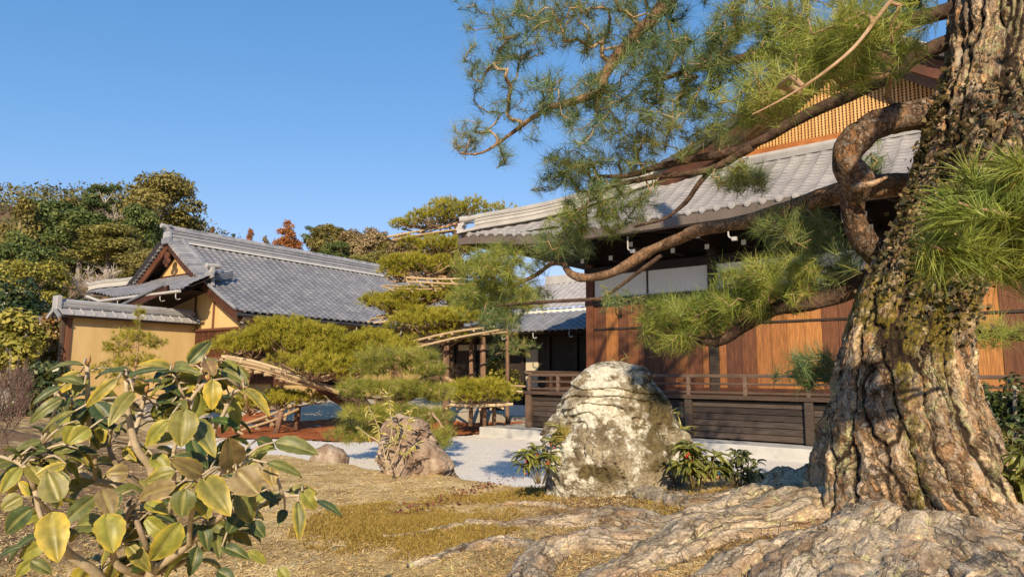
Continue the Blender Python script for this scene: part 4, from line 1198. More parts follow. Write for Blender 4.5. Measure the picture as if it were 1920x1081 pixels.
BARK_PALE = mat('pale_bare_bark', [(0.34, 0.28, 0.23), (0.50, 0.43, 0.36), (0.60, 0.53, 0.46)], 4, 0.9, 0.4, 20)
KIND = {
    'olive': leafmat('olive_foliage', [(0.13, 0.115, 0.03), (0.23, 0.20, 0.05), (0.33, 0.28, 0.09)]),
    'dark': leafmat('dark_evergreen_foliage', [(0.049, 0.080, 0.027), (0.110, 0.156, 0.042), (0.209, 0.237, 0.065)]),
    'yellow': leafmat('yellow_olive_foliage', [(0.16, 0.15, 0.035), (0.27, 0.25, 0.06), (0.37, 0.33, 0.10)]),
    'brown': leafmat('brown_olive_foliage', [(0.16, 0.115, 0.05), (0.27, 0.20, 0.09), (0.38, 0.29, 0.15)]),
    'rust': leafmat('rust_cedar_foliage', [(0.221, 0.085, 0.027), (0.374, 0.150, 0.048), (0.510, 0.238, 0.085)]),
    'soft': leafmat('soft_green_foliage', [(0.160, 0.160, 0.026), (0.288, 0.264, 0.045), (0.432, 0.376, 0.080)]),
    'gloss': leafmat('glossy_dark_foliage', [(0.020, 0.037, 0.013), (0.050, 0.075, 0.020), (0.125, 0.138, 0.035)], 0.35, 0.15, spec=0.5),
    'mottle': leafmat('green_and_rusty_foliage', [(0.078, 0.098, 0.021), (0.182, 0.169, 0.036), (0.260, 0.111, 0.039), (0.325, 0.247, 0.065)], 0.4, 0.2, spec=0.5),
}
KIND['mixed'] = leafmat('mixed_hill_foliage', [(0.06, 0.085, 0.028), (0.13, 0.135, 0.04), (0.22, 0.19, 0.06), (0.26, 0.18, 0.085)])
PROTO = {}
def bare_twigs(seed, n_lv=5, spread=0.62):
    rng = np.random.default_rng(seed)
    tubes = []
    def grow(p, d, L, r, lv):
        k = 4
        pts = [p]
        for i in range(k):
            d = nrm(d + rng.normal(size=3) * 0.16 + np.array([0, 0, 0.05]))
            pts.append(pts[-1] + d * L / k)
        tubes.append((np.array(pts), np.linspace(r, r * 0.62, k + 1), lv))
        if lv == 0: return
        for _ in range(3 if lv > 2 else 4):
            j = rng.integers(2, k + 1)
            nd = nrm(d + rng.normal(size=3) * spread + np.array([0, 0, 0.12]))
            grow(pts[j], nd, L * rng.uniform(0.6, 0.85), r * 0.58, lv - 1)
    grow(np.zeros(3), np.array([0, 0, 1.0]), 0.30, 0.022, n_lv)
    return tubes
def proto(kind, shape, k):
    key = (kind, shape, k)
    if key in PROTO: return PROTO[key]
    if shape == 'bare':
        tb = bare_twigs(40 + k)
        mb = MB(); mt_ = MB()
        for pts, r, lv in tb:
            if lv >= 3: mb.tube(pts, r, 6)
            else: mt_.tube(pts, np.maximum(r, 0.0022), 3, cap=False)
        mm = BARK_PALE if kind == 'pale' else mat('brown_twigs', [(0.15, 0.10, 0.07), (0.24, 0.165, 0.115)], 3, 0.9)
        a = mb.build('trunk', mm); b = mt_.build('crown', mm)
    else:
        n = {'broad': 12500, 'cone': 9000, 'flat': 5000}[shape]
        V, tone, cs = lobes_crown(n, hash((kind, k)) % 1000 if False else (sum(map(ord, kind)) + 31 * k), shape, {'broad': 44, 'cone': 50, 'flat': 22}[shape], {'broad': 0.046, 'cone': 0.044, 'flat': 0.042}[shape])
        b = fast_mesh('crown', V, 4, KIND[kind], None, tone)
        mb = MB()
        mb.tube([(0, 0, -0.35), (0.01, 0, 0.1), (-0.01, 0.01, 0.55), (0, 0, 0.8)], [0.035, 0.03, 0.018, 0.006], 8)
        for i in range(0, len(cs), 2):
            c = cs[i]
            z0 = max(0.05, c[2] - 0.28)
            mb.tube([(0, 0, z0), (c[0] * .5, c[1] * .5, z0 + 0.12), c[:3]], [0.011, 0.008, 0.003], 5)
        a = mb.build('trunk', BARK_PALE if shape == 'flat' else BARK_G)
    for o in (a, b): SC.collection.objects.unlink(o)
    PROTO[key] = (a, b)
    return PROTO[key]
def plant_tree(kind, shape, k, px, top, bot, wpx, Y, label, cat='tree', name='broadleaf_tree', group='trees on the wooded hill behind the garden', ground=None):
    A = at(px, bot, Y)
    H, W = (bot - top) * Y / F * 1.05, wpx * Y / F * 1.08
    a, b = proto(kind, shape, k)
    e = thing(name, label, cat, A, group)
    rz = random.uniform(0, 6.28)
    for src in (a, b):
        c = src.copy()
        SC.collection.objects.link(c)
        c.parent = e
        c.scale = (W, W * random.uniform(0.85, 1.0), H)
        c.rotation_euler = (0, 0, rz)
    return e
T = plant_tree
T('olive', 'cone', 1, 34, 366, 520, 118, 62, 'olive-brown conical tree at the left edge of the photo, second highest on the hill', name='conifer_tree')
T('dark', 'broad', 1, 95, 382, 520, 150, 66, 'dense dark green tree next to the conical tree at the left edge', )
T('olive', 'broad', 2, 138, 372, 430, 76, 78, 'small olive treetop peeping over the dark green crowns on the hill crest')
T('dark', 'flat', 1, 192, 348, 440, 98, 72, 'flat-topped pine with bare pale limbs on the hill crest', name='pine_tree')
T('pale', 'bare', 3, 214, 368, 450, 70, 70, 'bare pale-limbed tree beside the flat-topped pine on the hill crest', name='bare_tree')
T('dark', 'broad', 2, 150, 402, 500, 150, 60, 'wide dark green crown in the middle of the left hillside')
T('yellow', 'broad', 1, 200, 424, 512, 150, 52, 'round yellow-olive tree just left of the tiled gable')
T('olive', 'broad', 1, 300, 330, 475, 150, 64, 'tallest olive-brown tree rising straight behind the gable ridge end')
T('dark', 'broad', 3, 262, 395, 500, 92, 58, 'dark olive tree tucked under the tallest tree by the gable')
T('dark', 'broad', 4, 40, 440, 560, 120, 50, 'dark green tree low on the slope at the left edge of the photo')
T('pale', 'bare', 1, 152, 478, 605, 150, 36, 'leafless pinkish-grey cherry tree behind the ochre garden wall', name='bare_tree')
T('brown', 'bare', 2, 105, 480, 600, 130, 40, 'leafless brown tree left of the pinkish cherry tree', name='bare_tree')
T('soft', 'broad', 2, 52, 492, 625, 150, 34, 'feathery yellow-green tree behind the little gate roof')
T('olive', 'broad', 3, 268, 470, 560, 110, 44, 'olive bushy tree between the cherry tree and the gable')
T('rust', 'cone', 2, 396, 424, 470, 34, 100, 'small brown cedar tip over the ridge nearest the tall olive tree', name='cedar_tree')
T('dark', 'cone', 3, 436, 437, 470, 24, 100, 'tiny grey-green treetop between two brown cedar tips over the ridge', name='cedar_tree')
T('rust', 'cone', 3, 467, 427, 480, 36, 98, 'brown cedar tip standing left of the big rust-coloured cedar', name='cedar_tree')
T('brown', 'cone', 4, 496, 440, 480, 30, 98, 'short brown treetop touching the left flank of the big rust-coloured cedar', name='cedar_tree')
T('rust', 'cone', 1, 536, 411, 500, 82, 88, 'big rust-coloured cedar over the middle of the tiled ridge', name='cedar_tree')
T('dark', 'flat', 2, 584, 428, 490, 56, 92, 'thin grey-green pine right of the rust-coloured cedar', name='pine_tree')
T('olive', 'broad', 4, 615, 425, 500, 84, 90, 'round green-olive crown right of the thin pine over the ridge')
T('brown', 'broad', 1, 660, 436, 510, 74, 88, 'brown-olive round tree over the right part of the ridge')
T('brown', 'broad', 4, 696, 430, 530, 92, 86, 'dull brown leafy tree over the right end of the tiled ridge')
T('olive', 'broad', 5, 732, 450, 530, 76, 84, 'olive tree at the right end of the hill beside the trained pine')
T('dark', 'broad', 5, 630, 455, 520, 70, 80, 'dark green tree low behind the ridge under the round olive crown')
T('yellow', 'broad', 2, 690, 478, 540, 96, 76, 'low yellow-olive tree just showing over the right end of the ridge')
T('brown', 'broad', 5, 760, 448, 540, 80, 82, 'grey-brown leafy tree at the far right end of the hill, beside the pine')
T('olive', 'broad', 2, 820, 470, 545, 110, 84, 'olive hill tree half hidden by the tiers of the trained pine')
# undergrowth of the slope: one mass
n = 16000
X = RNG.uniform(-75, -8, n); Y = RNG.uniform(34, 112, n)
k = (X / Y > -0.98) & (X / Y < -0.08)
X, Y = X[k], Y[k]
Z = h_hill(X, Y) + RNG.random(len(X)) ** 1.5 * (1.2 + 0.02 * Y)
C0 = np.stack([X, Y, Z], -1)
clump = vnoise(C0 * np.array([0.35, 0.35, 0]))
k = clump > 0.36
C0 = np.repeat(C0[k], 3, 0) + RNG.normal(size=(3 * k.sum(), 3)) * 0.35
o = fast_mesh('undergrowth', cards(C0, RNG.normal(size=C0.shape) + np.array([0, -0.4, 0.8]), RNG.uniform(0.25, 0.55, len(C0))), 4, KIND['mixed'], None, np.clip(vnoise(C0 * 0.25) + 0.2 * RNG.normal(size=len(C0)), 0, 1), kind='stuff')

# unseen woods added behind the photographer to block low sky and deepen the shade
n = 16000
th = RNG.uniform(math.radians(100), math.radians(260), n)
rr = RNG.uniform(24, 30, n)
X, Y = rr * np.sin(th), rr * np.cos(th) + 2
Z = RNG.random(n) * (7.6 + 2.2 * np.sin(th * 23) + 1.5 * np.sin(th * 61))
C0 = np.stack([X, Y, Z], -1)
o = fast_mesh('added_woodland', cards(C0, RNG.normal(size=C0.shape), RNG.uniform(0.7, 1.3, n)), 4, KIND['dark'], None, kind='stuff')

# ------------------------------------------------------------------ shrubs at the left edge, close to the garden wall
def leafy_shrub(name, label, px, top, bot, wpx, Y, kind, n, leaf, cat='shrub', seed=1, nl=22, group=None):
    V, tone, cs = lobes_crown(n, seed, 'broad', nl, 1.0)
    V = V.reshape(-1, 4, 3)
    cc = V.mean(1, keepdims=True)
    W, H = wpx * Y / F, (bot - top) * Y / F
    base = at(px, bot, Y)
    V = (V - cc) * leaf + cc * np.array([W, W * 0.9, H]) + base
    e = thing(name, label, cat, base, group)
    fast_mesh('foliage', V.reshape(-1, 3), 4, KIND[kind], e, tone)
    mb = MB()
    for c in cs[::2]:
        q = base + c[:3] * np.array([W, W * .9, H])
        mb.tube(resample([base + np.array([c[0] * .1, c[1] * .1, -0.05]), (base * 0.5 + q * 0.5) + np.array([0, 0, -0.05 * H]), q], H * 0.2), [0.02 * W + .004] , 5)
    mb.build('stem', BARK_G, e)
    return e
leafy_shrub('evergreen_shrub', 'tall dark glossy evergreen shrub at the left edge above the other bushes', 14, 530, 720, 130, 23, 'gloss', 5200, 0.17, seed=3)
leafy_shrub('evergreen_shrub', 'yellow-green leafy bush at the left edge in front of the gate post', 22, 590, 745, 100, 19, 'soft', 2600, 0.15, seed=4)
leafy_shrub('mottled_shrub', 'green bush with rusty leaves against the end of the ochre wall', 86, 604, 770, 88, 20.8, 'mottle', 3600, 0.125, seed=5)
leafy_shrub('evergreen_shrub', 'round dark bush low between the rusty-leaved bush and the camellia', 70, 690, 790, 130, 15, 'gloss', 2200, 0.10, seed=6)
tw = mat('purple_brown_twigs', [(0.10, 0.06, 0.05), (0.17, 0.105, 0.085)], 3, 0.9)
for (px, top, bot, wpx, Y, lb, sd) in ((18, 640, 800, 110, 12.5, 'leafless purple-brown twiggy shrub at the left edge', 61), (-20, 700, 850, 150, 8.5, 'low leafless brown shrub on the leaf litter at the far left', 62)):
    base = at(px, bot, Y); e = thing('bare_shrub', lb, 'shrub', base)
    mb = MB()
    for j in range(9):
        W, H = wpx * Y / F, (bot - top) * Y / F
        off = np.array([random.uniform(-.4, .4) * W, random.uniform(-.3, .3) * W, 0])
        for pts, r, lv in bare_twigs(sd * 10 + j, 3, 0.6):
            mb.tube(base + off + pts * np.array([W, W, H * 1.15]), np.maximum(r * 0.3, 0.003), 3, cap=False)
    mb.build('twigs', tw, e)
# ================================================================== pine needles and branches
def tufts(C, D, n_each, length, width, rng, spread=0.9, back=0.35, droop=0.0, lenvar=0.25, two=False):
    """needle fans: C tips of twigs, D twig directions -> (N*3,3) thin triangles"""
    C = np.repeat(C, n_each, 0); D = nrm(np.repeat(D, n_each, 0))
    n = len(C)
    r = rng.normal(size=(n, 3)); side = nrm(np.cross(D, r))
    a = spread * np.sqrt(rng.random(n))[:, None] * 1.25
    d = nrm(D * np.cos(a) + side * np.sin(a) + np.array([0, 0, -droop]))
    base = C - D * (back * length * rng.random(n)[:, None])
    L = length * (1 + lenvar * rng.normal(size=n))[:, None]
    w = nrm(np.cross(d, rng.normal(size=(n, 3)))) * (width / 2)
    if two:                                  # slightly arched needles
        mid = base + d * L * 0.55
        tip = base + d * L + np.array([0, 0, -0.10]) * L
        return np.stack([base - w * .8, base + w * .8, mid + w, tip, mid - w], 1).reshape(-1, 3)
    return np.stack([base - w, base + w, base + d * L], 1).reshape(-1, 3)
def colonize(limbs, targets, step=0.12, jit=0.22, rng=RNG, r_tip=0.0022, expo=0.42, maxr=0.03, sag=0.0):
    """grow twigs from limb polylines to every target; returns polylines with radii and the direction at each target"""
    nodes, par, fixed = [], [], []
    for pts in limbs:
        for i, p in enumerate(pts):
            nodes.append(p); par.append(len(nodes) - 2 if i else -1); fixed.append(True)
    N = np.array(nodes)
    cap = len(N) + len(targets) * 40
    buf = np.zeros((cap, 3)); buf[:len(N)] = N; k = len(N)
    lim = k
    d0 = np.array([np.min(np.linalg.norm(N - t, axis=1)) for t in targets])
    order = np.argsort(d0)
    tips = np.full(len(targets), -1)
    outd = np.zeros((len(targets), 3))
    for ti in order:
        t = targets[ti]
        dist = np.linalg.norm(buf[:k] - t, axis=1)
        # avoid attaching sideways right at a tip: prefer nodes nearer the limb a little
        j = int(np.argmin(dist + 0.05 * (np.arange(k) >= lim) * 0))
        L = dist[j]
        m_ = max(2, int(L / step))
        a = buf[j].copy()
        dirp = (a - buf[par[j]]) if par[j] >= 0 else (t - a)
        dirp = nrm(dirp) * L * 0.35
        prev = j
        for s in range(1, m_ + 1):
            f = s / m_
            p = a + (t - a) * f + dirp * (f * (1 - f)) * 1.2 + rng.normal(size=3) * step * jit * (f < 1) - np.array([0, 0, sag * L * f * (1 - f)])
            buf[k] = p; par.append(prev); fixed.append(False)
            prev = k; k += 1
        tips[ti] = prev
        outd[ti] = buf[prev] - buf[par[prev]]
    cnt = np.zeros(k)
    for t in tips:
        j = t
        while j >= 0 and not (j < lim and par[j] < 0 and False):
            cnt[j] += 1
            if j < lim: break
            j = par[j]
    kids = [[] for _ in range(k)]
    for j in range(lim, k): kids[par[j]].append(j)
    lines = []
    for j in range(k):
        for c in kids[j]:
            if j >= lim and c == max(kids[j], key=lambda q: cnt[q]): continue
            ln = [j, c]
            while kids[ln[-1]]:
                ln.append(max(kids[ln[-1]], key=lambda q: cnt[q]))
            r = np.minimum(r_tip * np.maximum(cnt[ln], 1) ** expo, maxr)
            r[0] = r[1]
            lines.append((buf[ln], r))
    return lines, buf[tips], nrm(outd)
def twig_mesh(name, lines, m, parent, n=5):
    mb = MB()
    for pts, r in lines: mb.tube(pts, r, n if r[0] > 0.008 else 4, cap=False)
    return mb.build(name, m, parent, smooth=True)
PINE_BARK = bark_mat('red_pine_limb_bark', [(0.16, 0.09, 0.05), (0.30, 0.175, 0.10), (0.44, 0.28, 0.17), (0.52, 0.37, 0.25)], 34, (1, 1, 1), bdist=0.006, spread=0.6)
TWIG = mat('pine_twig', [(0.22, 0.135, 0.08), (0.38, 0.25, 0.15), (0.52, 0.38, 0.25)], 6, 0.85)
DARK_BARK = mat('dark_pine_bark', [(0.035, 0.022, 0.016), (0.09, 0.055, 0.038), (0.17, 0.11, 0.075)], 5, 0.9, 0.9, 20, fine=0.3, fscale=40, bdist=0.02)
NEEDLE_SHORT = leafmat('short_yellow_green_needle', [(0.22, 0.215, 0.022), (0.40, 0.365, 0.040), (0.54, 0.47, 0.07)], 0.5, 0.3, 1.2)
NEEDLE_LONG = leafmat('long_pine_needle', [(0.16, 0.22, 0.040), (0.27, 0.335, 0.060), (0.38, 0.415, 0.085), (0.46, 0.38, 0.11)], 0.45, 0.3, 0.8, spec=0.45)  # yellower green: sunlight put into the needle colour
NEEDLE_YOUNG = leafmat('young_pine_needle', [(0.18, 0.20, 0.03), (0.32, 0.33, 0.05), (0.46, 0.43, 0.08)], 0.45, 0.3, 0.8, spec=0.45)
NEEDLE_DARK = leafmat('blue_green_pine_needle', [(0.09, 0.165, 0.075), (0.16, 0.235, 0.085), (0.27, 0.31, 0.08), (0.40, 0.32, 0.10)], 0.45, 0.25, 0.8, spec=0.45)  # bluer green: on the big pine, shade put into the needle colour
BAMBOO = mat('pale_dry_bamboo', [(0.26, 0.175, 0.095), (0.40, 0.29, 0.165), (0.52, 0.41, 0.26)], 3, 0.5, 0.1, 20, attr=0.6)
ROPE = mat('dark_palm_rope', [(0.03, 0.02, 0.015), (0.06, 0.04, 0.03)], 10, 0.9)
LOG = mat('brown_support_log', [(0.12, 0.07, 0.045), (0.21, 0.125, 0.08), (0.30, 0.19, 0.125)], 4, 0.85, 0.6, 25, stretch=(3, 3, 0.6), fine=0.2)

def pad(px, py, rx, ry, Y, nt, rng, dep=0.7, nlobe=26, tilt=0.0):
    """tuft tips and directions on a cloud-pruned pad"""
    W, H = rx * Y / F, ry * Y / F
    c = at(px, py, Y)
    lob = []
    for _ in range(nlobe):
        th = rng.uniform(0, 2 * math.pi); r = math.sqrt(rng.random()) * 0.86
        x, y = math.cos(th) * r, math.sin(th) * r
        z = math.sqrt(max(0, 1 - r * r)) * rng.uniform(0.1, 0.8) - 0.30
        lob.append((x, y, z))
    lob = np.array(lob) * np.array([W, W * dep, H])
    lr = min(H * 0.72, W * 0.32)
    i = rng.integers(0, nlobe, nt)
    d = nrm(rng.normal(size=(nt, 3)) + np.array([0, -0.15, 0.45]))
    d[:, 2] = np.where(d[:, 2] < -0.25, -d[:, 2], d[:, 2])
    P = lob[i] + d * lr * rng.uniform(0.78, 1.06, (nt, 1)) * np.array([1.25, 1.1, 0.9])
    P[:, 2] += tilt * P[:, 0]
    D = nrm(d * 0.8 + np.array([0, 0, 0.55]) + 0.25 * rng.normal(size=d.shape))
    lob[:, 2] += tilt * lob[:, 0]
    return c + P, D, c + lob, c
tp = thing('trained_pine', 'tall old pine trained in flat tiers over bamboo frames between the two temple halls', 'pine tree', at(690, 775, 17.4))
PADS = [  # px, py, rx, ry, Y, tufts, tilt
    (862, 404, 92, 23, 19.6, 620, 0.03), (800, 416, 60, 14, 19.2, 240, 0.12), (818, 466, 68, 20, 18.6, 430, 0.02), (790, 503, 66, 22, 18.2, 430, 0.0), (738, 512, 26, 24, 18.0, 160, 0.0), (850, 470, 46, 20, 18.9, 220, 0), (760, 585, 40, 18, 17.9, 200, 0), (900, 580, 40, 20, 18.0, 200, 0), (830, 630, 56, 18, 17.6, 240, 0), (905, 545, 40, 20, 18.6, 180, 0), (735, 660, 50, 30, 16.4, 320, 0), (862, 506, 40, 20, 18.6, 180, 0),
    (728, 570, 44, 20, 17.8, 300, -0.02), (785, 560, 52, 20, 18.0, 340, 0.0), (850, 552, 52, 20, 18.6, 260, 0.0), (800, 606, 62, 24, 17.4, 460, 0.05), (868, 598, 62, 20, 17.4, 420, 0.0),
    (470, 650, 52, 34, 16.6, 420, 0.0), (545, 640, 82, 40, 16.6, 900, -0.02), (610, 662, 60, 36, 16.4, 640, -0.1), (590, 690, 70, 26, 15.9, 480, -0.15), (690, 648, 56, 30, 16.8, 480, 0.0), (660, 690, 40, 24, 16.2, 260, 0.0),
    (895, 738, 62, 26, 16.2, 560, 0.0), (530, 752, 72, 18, 17.2, 380, 0.04), (470, 760, 36, 24, 17.4, 180, 0.0),
]
trunkA = resample([at(690, 790, 17.4), at(745, 745, 17.6), at(806, 715, 17.9), at(836, 690, 18.1), at(838, 640, 18.2), at(848, 580, 18.3), at(842, 520, 18.6), at(852, 460, 19.0), at(858, 412, 19.4)], 0.12)
limbA = resample([at(700, 785, 17.3), at(648, 745, 17.0), at(600, 718, 16.8), at(550, 694, 16.7), at(490, 676, 16.7), at(440, 660, 16.7)], 0.12)
mb = MB(); mb.tube(trunkA, np.linspace(0.26, 0.06, len(trunkA)), 14, wob=0.35); mb.build('trunk', DARK_BARK, tp, smooth=True)
mb = MB(); mb.tube(limbA, np.linspace(0.30, 0.05, len(limbA)), 14, wob=0.35, seed=3); mb.build('branch', DARK_BARK, tp, smooth=True)
rng = np.random.default_rng(5)
skel = np.vstack([trunkA, limbA])
for (px, py, rx, ry, Y, nt, tl) in PADS:
    rx, ry = rx * 1.14, ry * 1.32
    P, D, lob, c = pad(px, py, rx, ry, Y, int(nt * 2.0), rng, 0.75, tilt=tl)
    V = tufts(P, D, 24, 0.088, 0.0085, rng, spread=0.75, back=0.6)
    tone = np.repeat(np.clip(0.45 + 0.5 * (vnoise(P * 2.2) - 0.5) + 0.18 * rng.normal(size=len(P)), 0, 1), 24)
    tone = np.clip(tone + 0.06 * rng.normal(size=len(tone)), 0, 1)
    fo = fast_mesh('foliage_pad', V, 3, NEEDLE_SHORT, tp, tone)
    mb = MB()
    j = int(np.argmin(np.linalg.norm(skel - c - np.array([0, 0, ry * Y / F * 0.6]), axis=1)))
    st = skel[j]
    low = c - np.array([0, 0, ry * Y / F * 0.55])
    main = resample([st, st * 0.5 + low * 0.5 + rng.normal(size=3) * 0.08, low], 0.15)
    mb.tube(main, np.linspace(0.07, 0.035, len(main)), 7, wob=0.2)
    for q in lob:
        a = main[rng.integers(len(main) // 2, len(main))]
        mb.tube(resample([a, (a + q) / 2 - np.array([0, 0, 0.05]) + rng.normal(size=3) * 0.05, q], 0.15), 0.016, 5, cap=False)
    mb.build('branch', TWIG, tp, smooth=True)
# bamboo frames and props
def frame(label, poles, crossn, rad=0.034, tie=True, cr=0.026, cext=0.1, parent_name='bamboo_frame'):
    """poles: list of [(px,py,Y),...] long poles; cross pieces between first and last"""
    e = thing('bamboo_frame', label, 'bamboo frame', at(*poles[0][0]), 'bamboo frames that carry the tiers of the trained pine')
    pts = [resample([at(*q) for q in p], 0.25) for p in poles]
    for p in pts:
        rad_ = rad * 0.78
        mb = MB(); mb.tube(p, rad_ * random.uniform(0.85, 1.1), 8)
        for i in range(1, len(p) - 1, 2):
            mb.tube([p[i] - (p[i + 1] - p[i]) * .05, p[i] + (p[i + 1] - p[i]) * .05], rad_ * 1.14, 8)
        mb.build('pole', BAMBOO, e, smooth=False)
    for i in range(crossn):
        f = (i + 0.5) / crossn
        a, b = pts[0][int(f * (len(pts[0]) - 1))], pts[-1][int(f * (len(pts[-1]) - 1))]
        d = nrm(b - a) * cext
        mb = MB(); mb.tube([a - d - (0, 0, rad * 1.5), b + d - (0, 0, rad * 1.5)], cr, 7); mb.build('crosspiece', BAMBOO, e)
    return e
frame('slatted bamboo frame under the topmost tier of the trained pine, against the sky', [[(726, 444, 19.0), (790, 432, 19.1), (860, 420, 19.4)], [(735, 450, 18.4), (800, 438, 18.5), (872, 428, 18.8)], [(745, 452, 19.8), (800, 442, 19.8), (866, 430, 19.9)]], 11, 0.04)
frame('bamboo frame below the third tier from the top of the trained pine', [[(762, 520, 17.9), (820, 523, 17.9), (872, 522, 18)], [(766, 528, 17.6), (830, 531, 17.6), (880, 533, 17.7)]], 5)
frame('short bamboo frame sticking out left before the grey roof, under the third tier', [[(720, 534, 17.7), (770, 538, 17.8), (822, 536, 18)], [(735, 540, 17.5), (790, 542, 17.6), (838, 540, 17.8)]], 3, 0.03)
frame('bamboo frame at the tip of the leftmost middle tier over the grey roof', [[(694, 598, 17.6), (740, 592, 17.7), (786, 594, 17.9)], [(700, 605, 17.3), (748, 600, 17.4), (796, 600, 17.6)], [(706, 592, 17.9), (750, 588, 18), (790, 588, 18.2)]], 5)
frame('long slanting bamboo frame rising to the right under the lowest upright tier', [[(766, 641, 16.8), (850, 622, 16.8), (928, 612, 17.0)], [(776, 652, 16.4), (850, 634, 16.4), (936, 618, 16.6)], [(826, 640, 17.8), (880, 630, 17.8), (950, 622, 18)]], 6, 0.036)
frame('bamboo bundle along the thick low limb that reaches left over the red moss', [[(416, 668, 16.4), (470, 676, 16.4), (530, 694, 16.4), (580, 713, 16.5), (632, 728, 16.6)], [(424, 672, 16.1), (480, 684, 16.1), (540, 702, 16.1), (590, 719, 16.2), (636, 736, 16.3)], [(430, 667, 16.7), (490, 678, 16.8), (550, 692, 16.8), (610, 712, 16.9)], [(422, 676, 16.2), (500, 694, 16.15), (560, 712, 16.2)]], 9, 0.062, cr=0.045, cext=0.05)
frame('weathered bamboo frame near the ground under the lowest left branch', [[(440, 800, 16.6), (500, 780, 16.7), (566, 752, 17)], [(452, 806, 16.2), (510, 788, 16.3), (560, 766, 16.6)]], 5, 0.045, cr=0.03)
frame('level bamboo frame under the round low tier by the veranda corner', [[(838, 758, 16.1), (900, 760, 16.1), (962, 757, 16.1)], [(846, 752, 16.9), (900, 753, 16.9), (950, 752, 16.9)]], 6, 0.05)
frame('small bamboo frame behind the veranda corner post', [[(940, 722, 19), (985, 724, 19)], [(945, 730, 18.6), (980, 734, 18.6)]], 3, 0.04)
def prop(label, px, top, bot, Y, r, lean=0):
    a, b = at(px + lean, top, Y), at(px, bot, Y)
    mb = MB(); mb.tube(resample([b - (0, 0, 0.15), (a + b) / 2 + np.array([0.01, 0, 0]), a], 0.25), [r * 1.05] + [r] * 0 or r, 10, wob=0.1)
    o = mb.build('support_post', LOG, None, smooth=True, label=label, category='support post', group='log posts that prop up the trained pine')
    return o
prop('tall thin log post standing left of the dark doorway under the slanting bamboo frame', 883, 622, 786, 18.3, 0.055)
prop('stouter log post close right of the thin one under the slanting bamboo frame', 905, 622, 792, 18.0, 0.075)
prop('slim log post just left of the veranda corner, rising to a dark pine clump', 951, 628, 790, 18.4, 0.05)
prop('log post with reddish bark left of the pair under the slanting frame', 836, 640, 788, 17.7, 0.085)
prop('short post at the left under the round low tier by the veranda', 882, 757, 786, 16.5, 0.05)
prop('short post in the middle under the round low tier by the veranda', 908, 757, 788, 16.7, 0.05)
prop('short post at the right under the round low tier by the veranda', 926, 757, 785, 16.9, 0.05)
prop('short dark post leaning in the red moss under the lowest left branch', 516, 770, 806, 16.4, 0.075, 12)
prop('second short dark post in the red moss, farther back under the low branch', 555, 760, 796, 17.6, 0.07, 4)

# ------------------------------------------------------------------ other pines of the garden
def bushy_pine(label, name, base, limbs, pads, m, n_each, ln, wd, r_t=0.004, bark=PINE_BARK, trunk_r=(0.06, 0.02), seed=1, sc=1.0, group=None, cat='pine tree', spread=0.9):
    rng = np.random.default_rng(seed)
    e = thing(name, label, cat, base, group)
    L = []
    for i, (p, r0, r1) in enumerate(limbs):
        q = resample([np.asarray(a) for a in p], 0.10)
        L.append(q)
        mb = MB(); mb.tube(q, np.linspace(r0, r1, len(q)), 10, wob=0.3, seed=i); mb.build('trunk' if i == 0 else 'branch', bark, e, smooth=True)
    T_ = []
    for (px, py, rx, ry, Y, nt, dy) in pads:
        c = at(px, py, Y)
        d = rng.normal(size=(nt, 3)); d = nrm(d) * (rng.random((nt, 1)) ** 0.4)
        T_.append(c + d * np.array([rx * Y / F, dy, ry * Y / F]))
    T_ = np.vstack(T_)
    lines, tips, od = colonize(L, T_, step=0.10, rng=rng, r_tip=r_t)
    twig_mesh('twigs', lines, TWIG, e, 5)
    D = nrm(od + np.array([0, 0, 0.35]) + 0.25 * rng.normal(size=od.shape))
    V = tufts(tips, D, n_each, ln, wd, rng, spread=spread, back=0.5)
    tone = np.clip(np.repeat(np.clip(0.45 + 0.7 * (vnoise(tips * 2.5) - 0.5) + 0.14 * rng.normal(size=len(tips)), 0, 1), n_each) + 0.08 * rng.normal(size=len(tips) * n_each), 0, 1)
    fast_mesh('needle_foliage', V, 3, m, e, tone)
    return e
Yf = 11.4
bushy_pine('young long-needled pine in soft tiers behind the brown fissured rock', 'young_pine', at(716, 836, Yf),
           [([at(716, 840, Yf), at(722, 800, Yf), at(738, 750, Yf), at(742, 700, Yf), at(738, 660, Yf)], 0.06, 0.015), ([at(722, 800, Yf), at(690, 806, Yf), at(650, 812, Yf)], 0.025, 0.01),
            ([at(738, 752, Yf), at(690, 745, Yf - .3), at(652, 735, Yf - .3)], 0.025, 0.01), ([at(738, 750, Yf), at(790, 742, Yf), at(835, 735, Yf)], 0.025, 0.01), ([at(728, 790, Yf), at(780, 780, Yf - .3), at(830, 775, Yf - .3)], 0.025, 0.01)],
           [(742, 668, 84, 18, Yf, 190, .45), (700, 690, 44, 12, Yf, 60, .4), (795, 690, 46, 14, Yf, 80, .4), (676, 726, 46, 17, Yf - .3, 110, .45), (752, 728, 66, 15, Yf - .2, 150, .45), (815, 734, 40, 16, Yf, 100, .4), (690, 772, 60, 13, Yf - .35, 110, .45), (790, 778, 60, 14, Yf - .35, 130, .45), (740, 768, 44, 12, Yf - .45, 70, .4),
            (668, 812, 58, 17, Yf, 90, .4), (826, 816, 26, 22, Yf - 1.2, 50, .3)], NEEDLE_YOUNG, 46, 0.15, 0.0042, seed=21)
Ys = 18.6
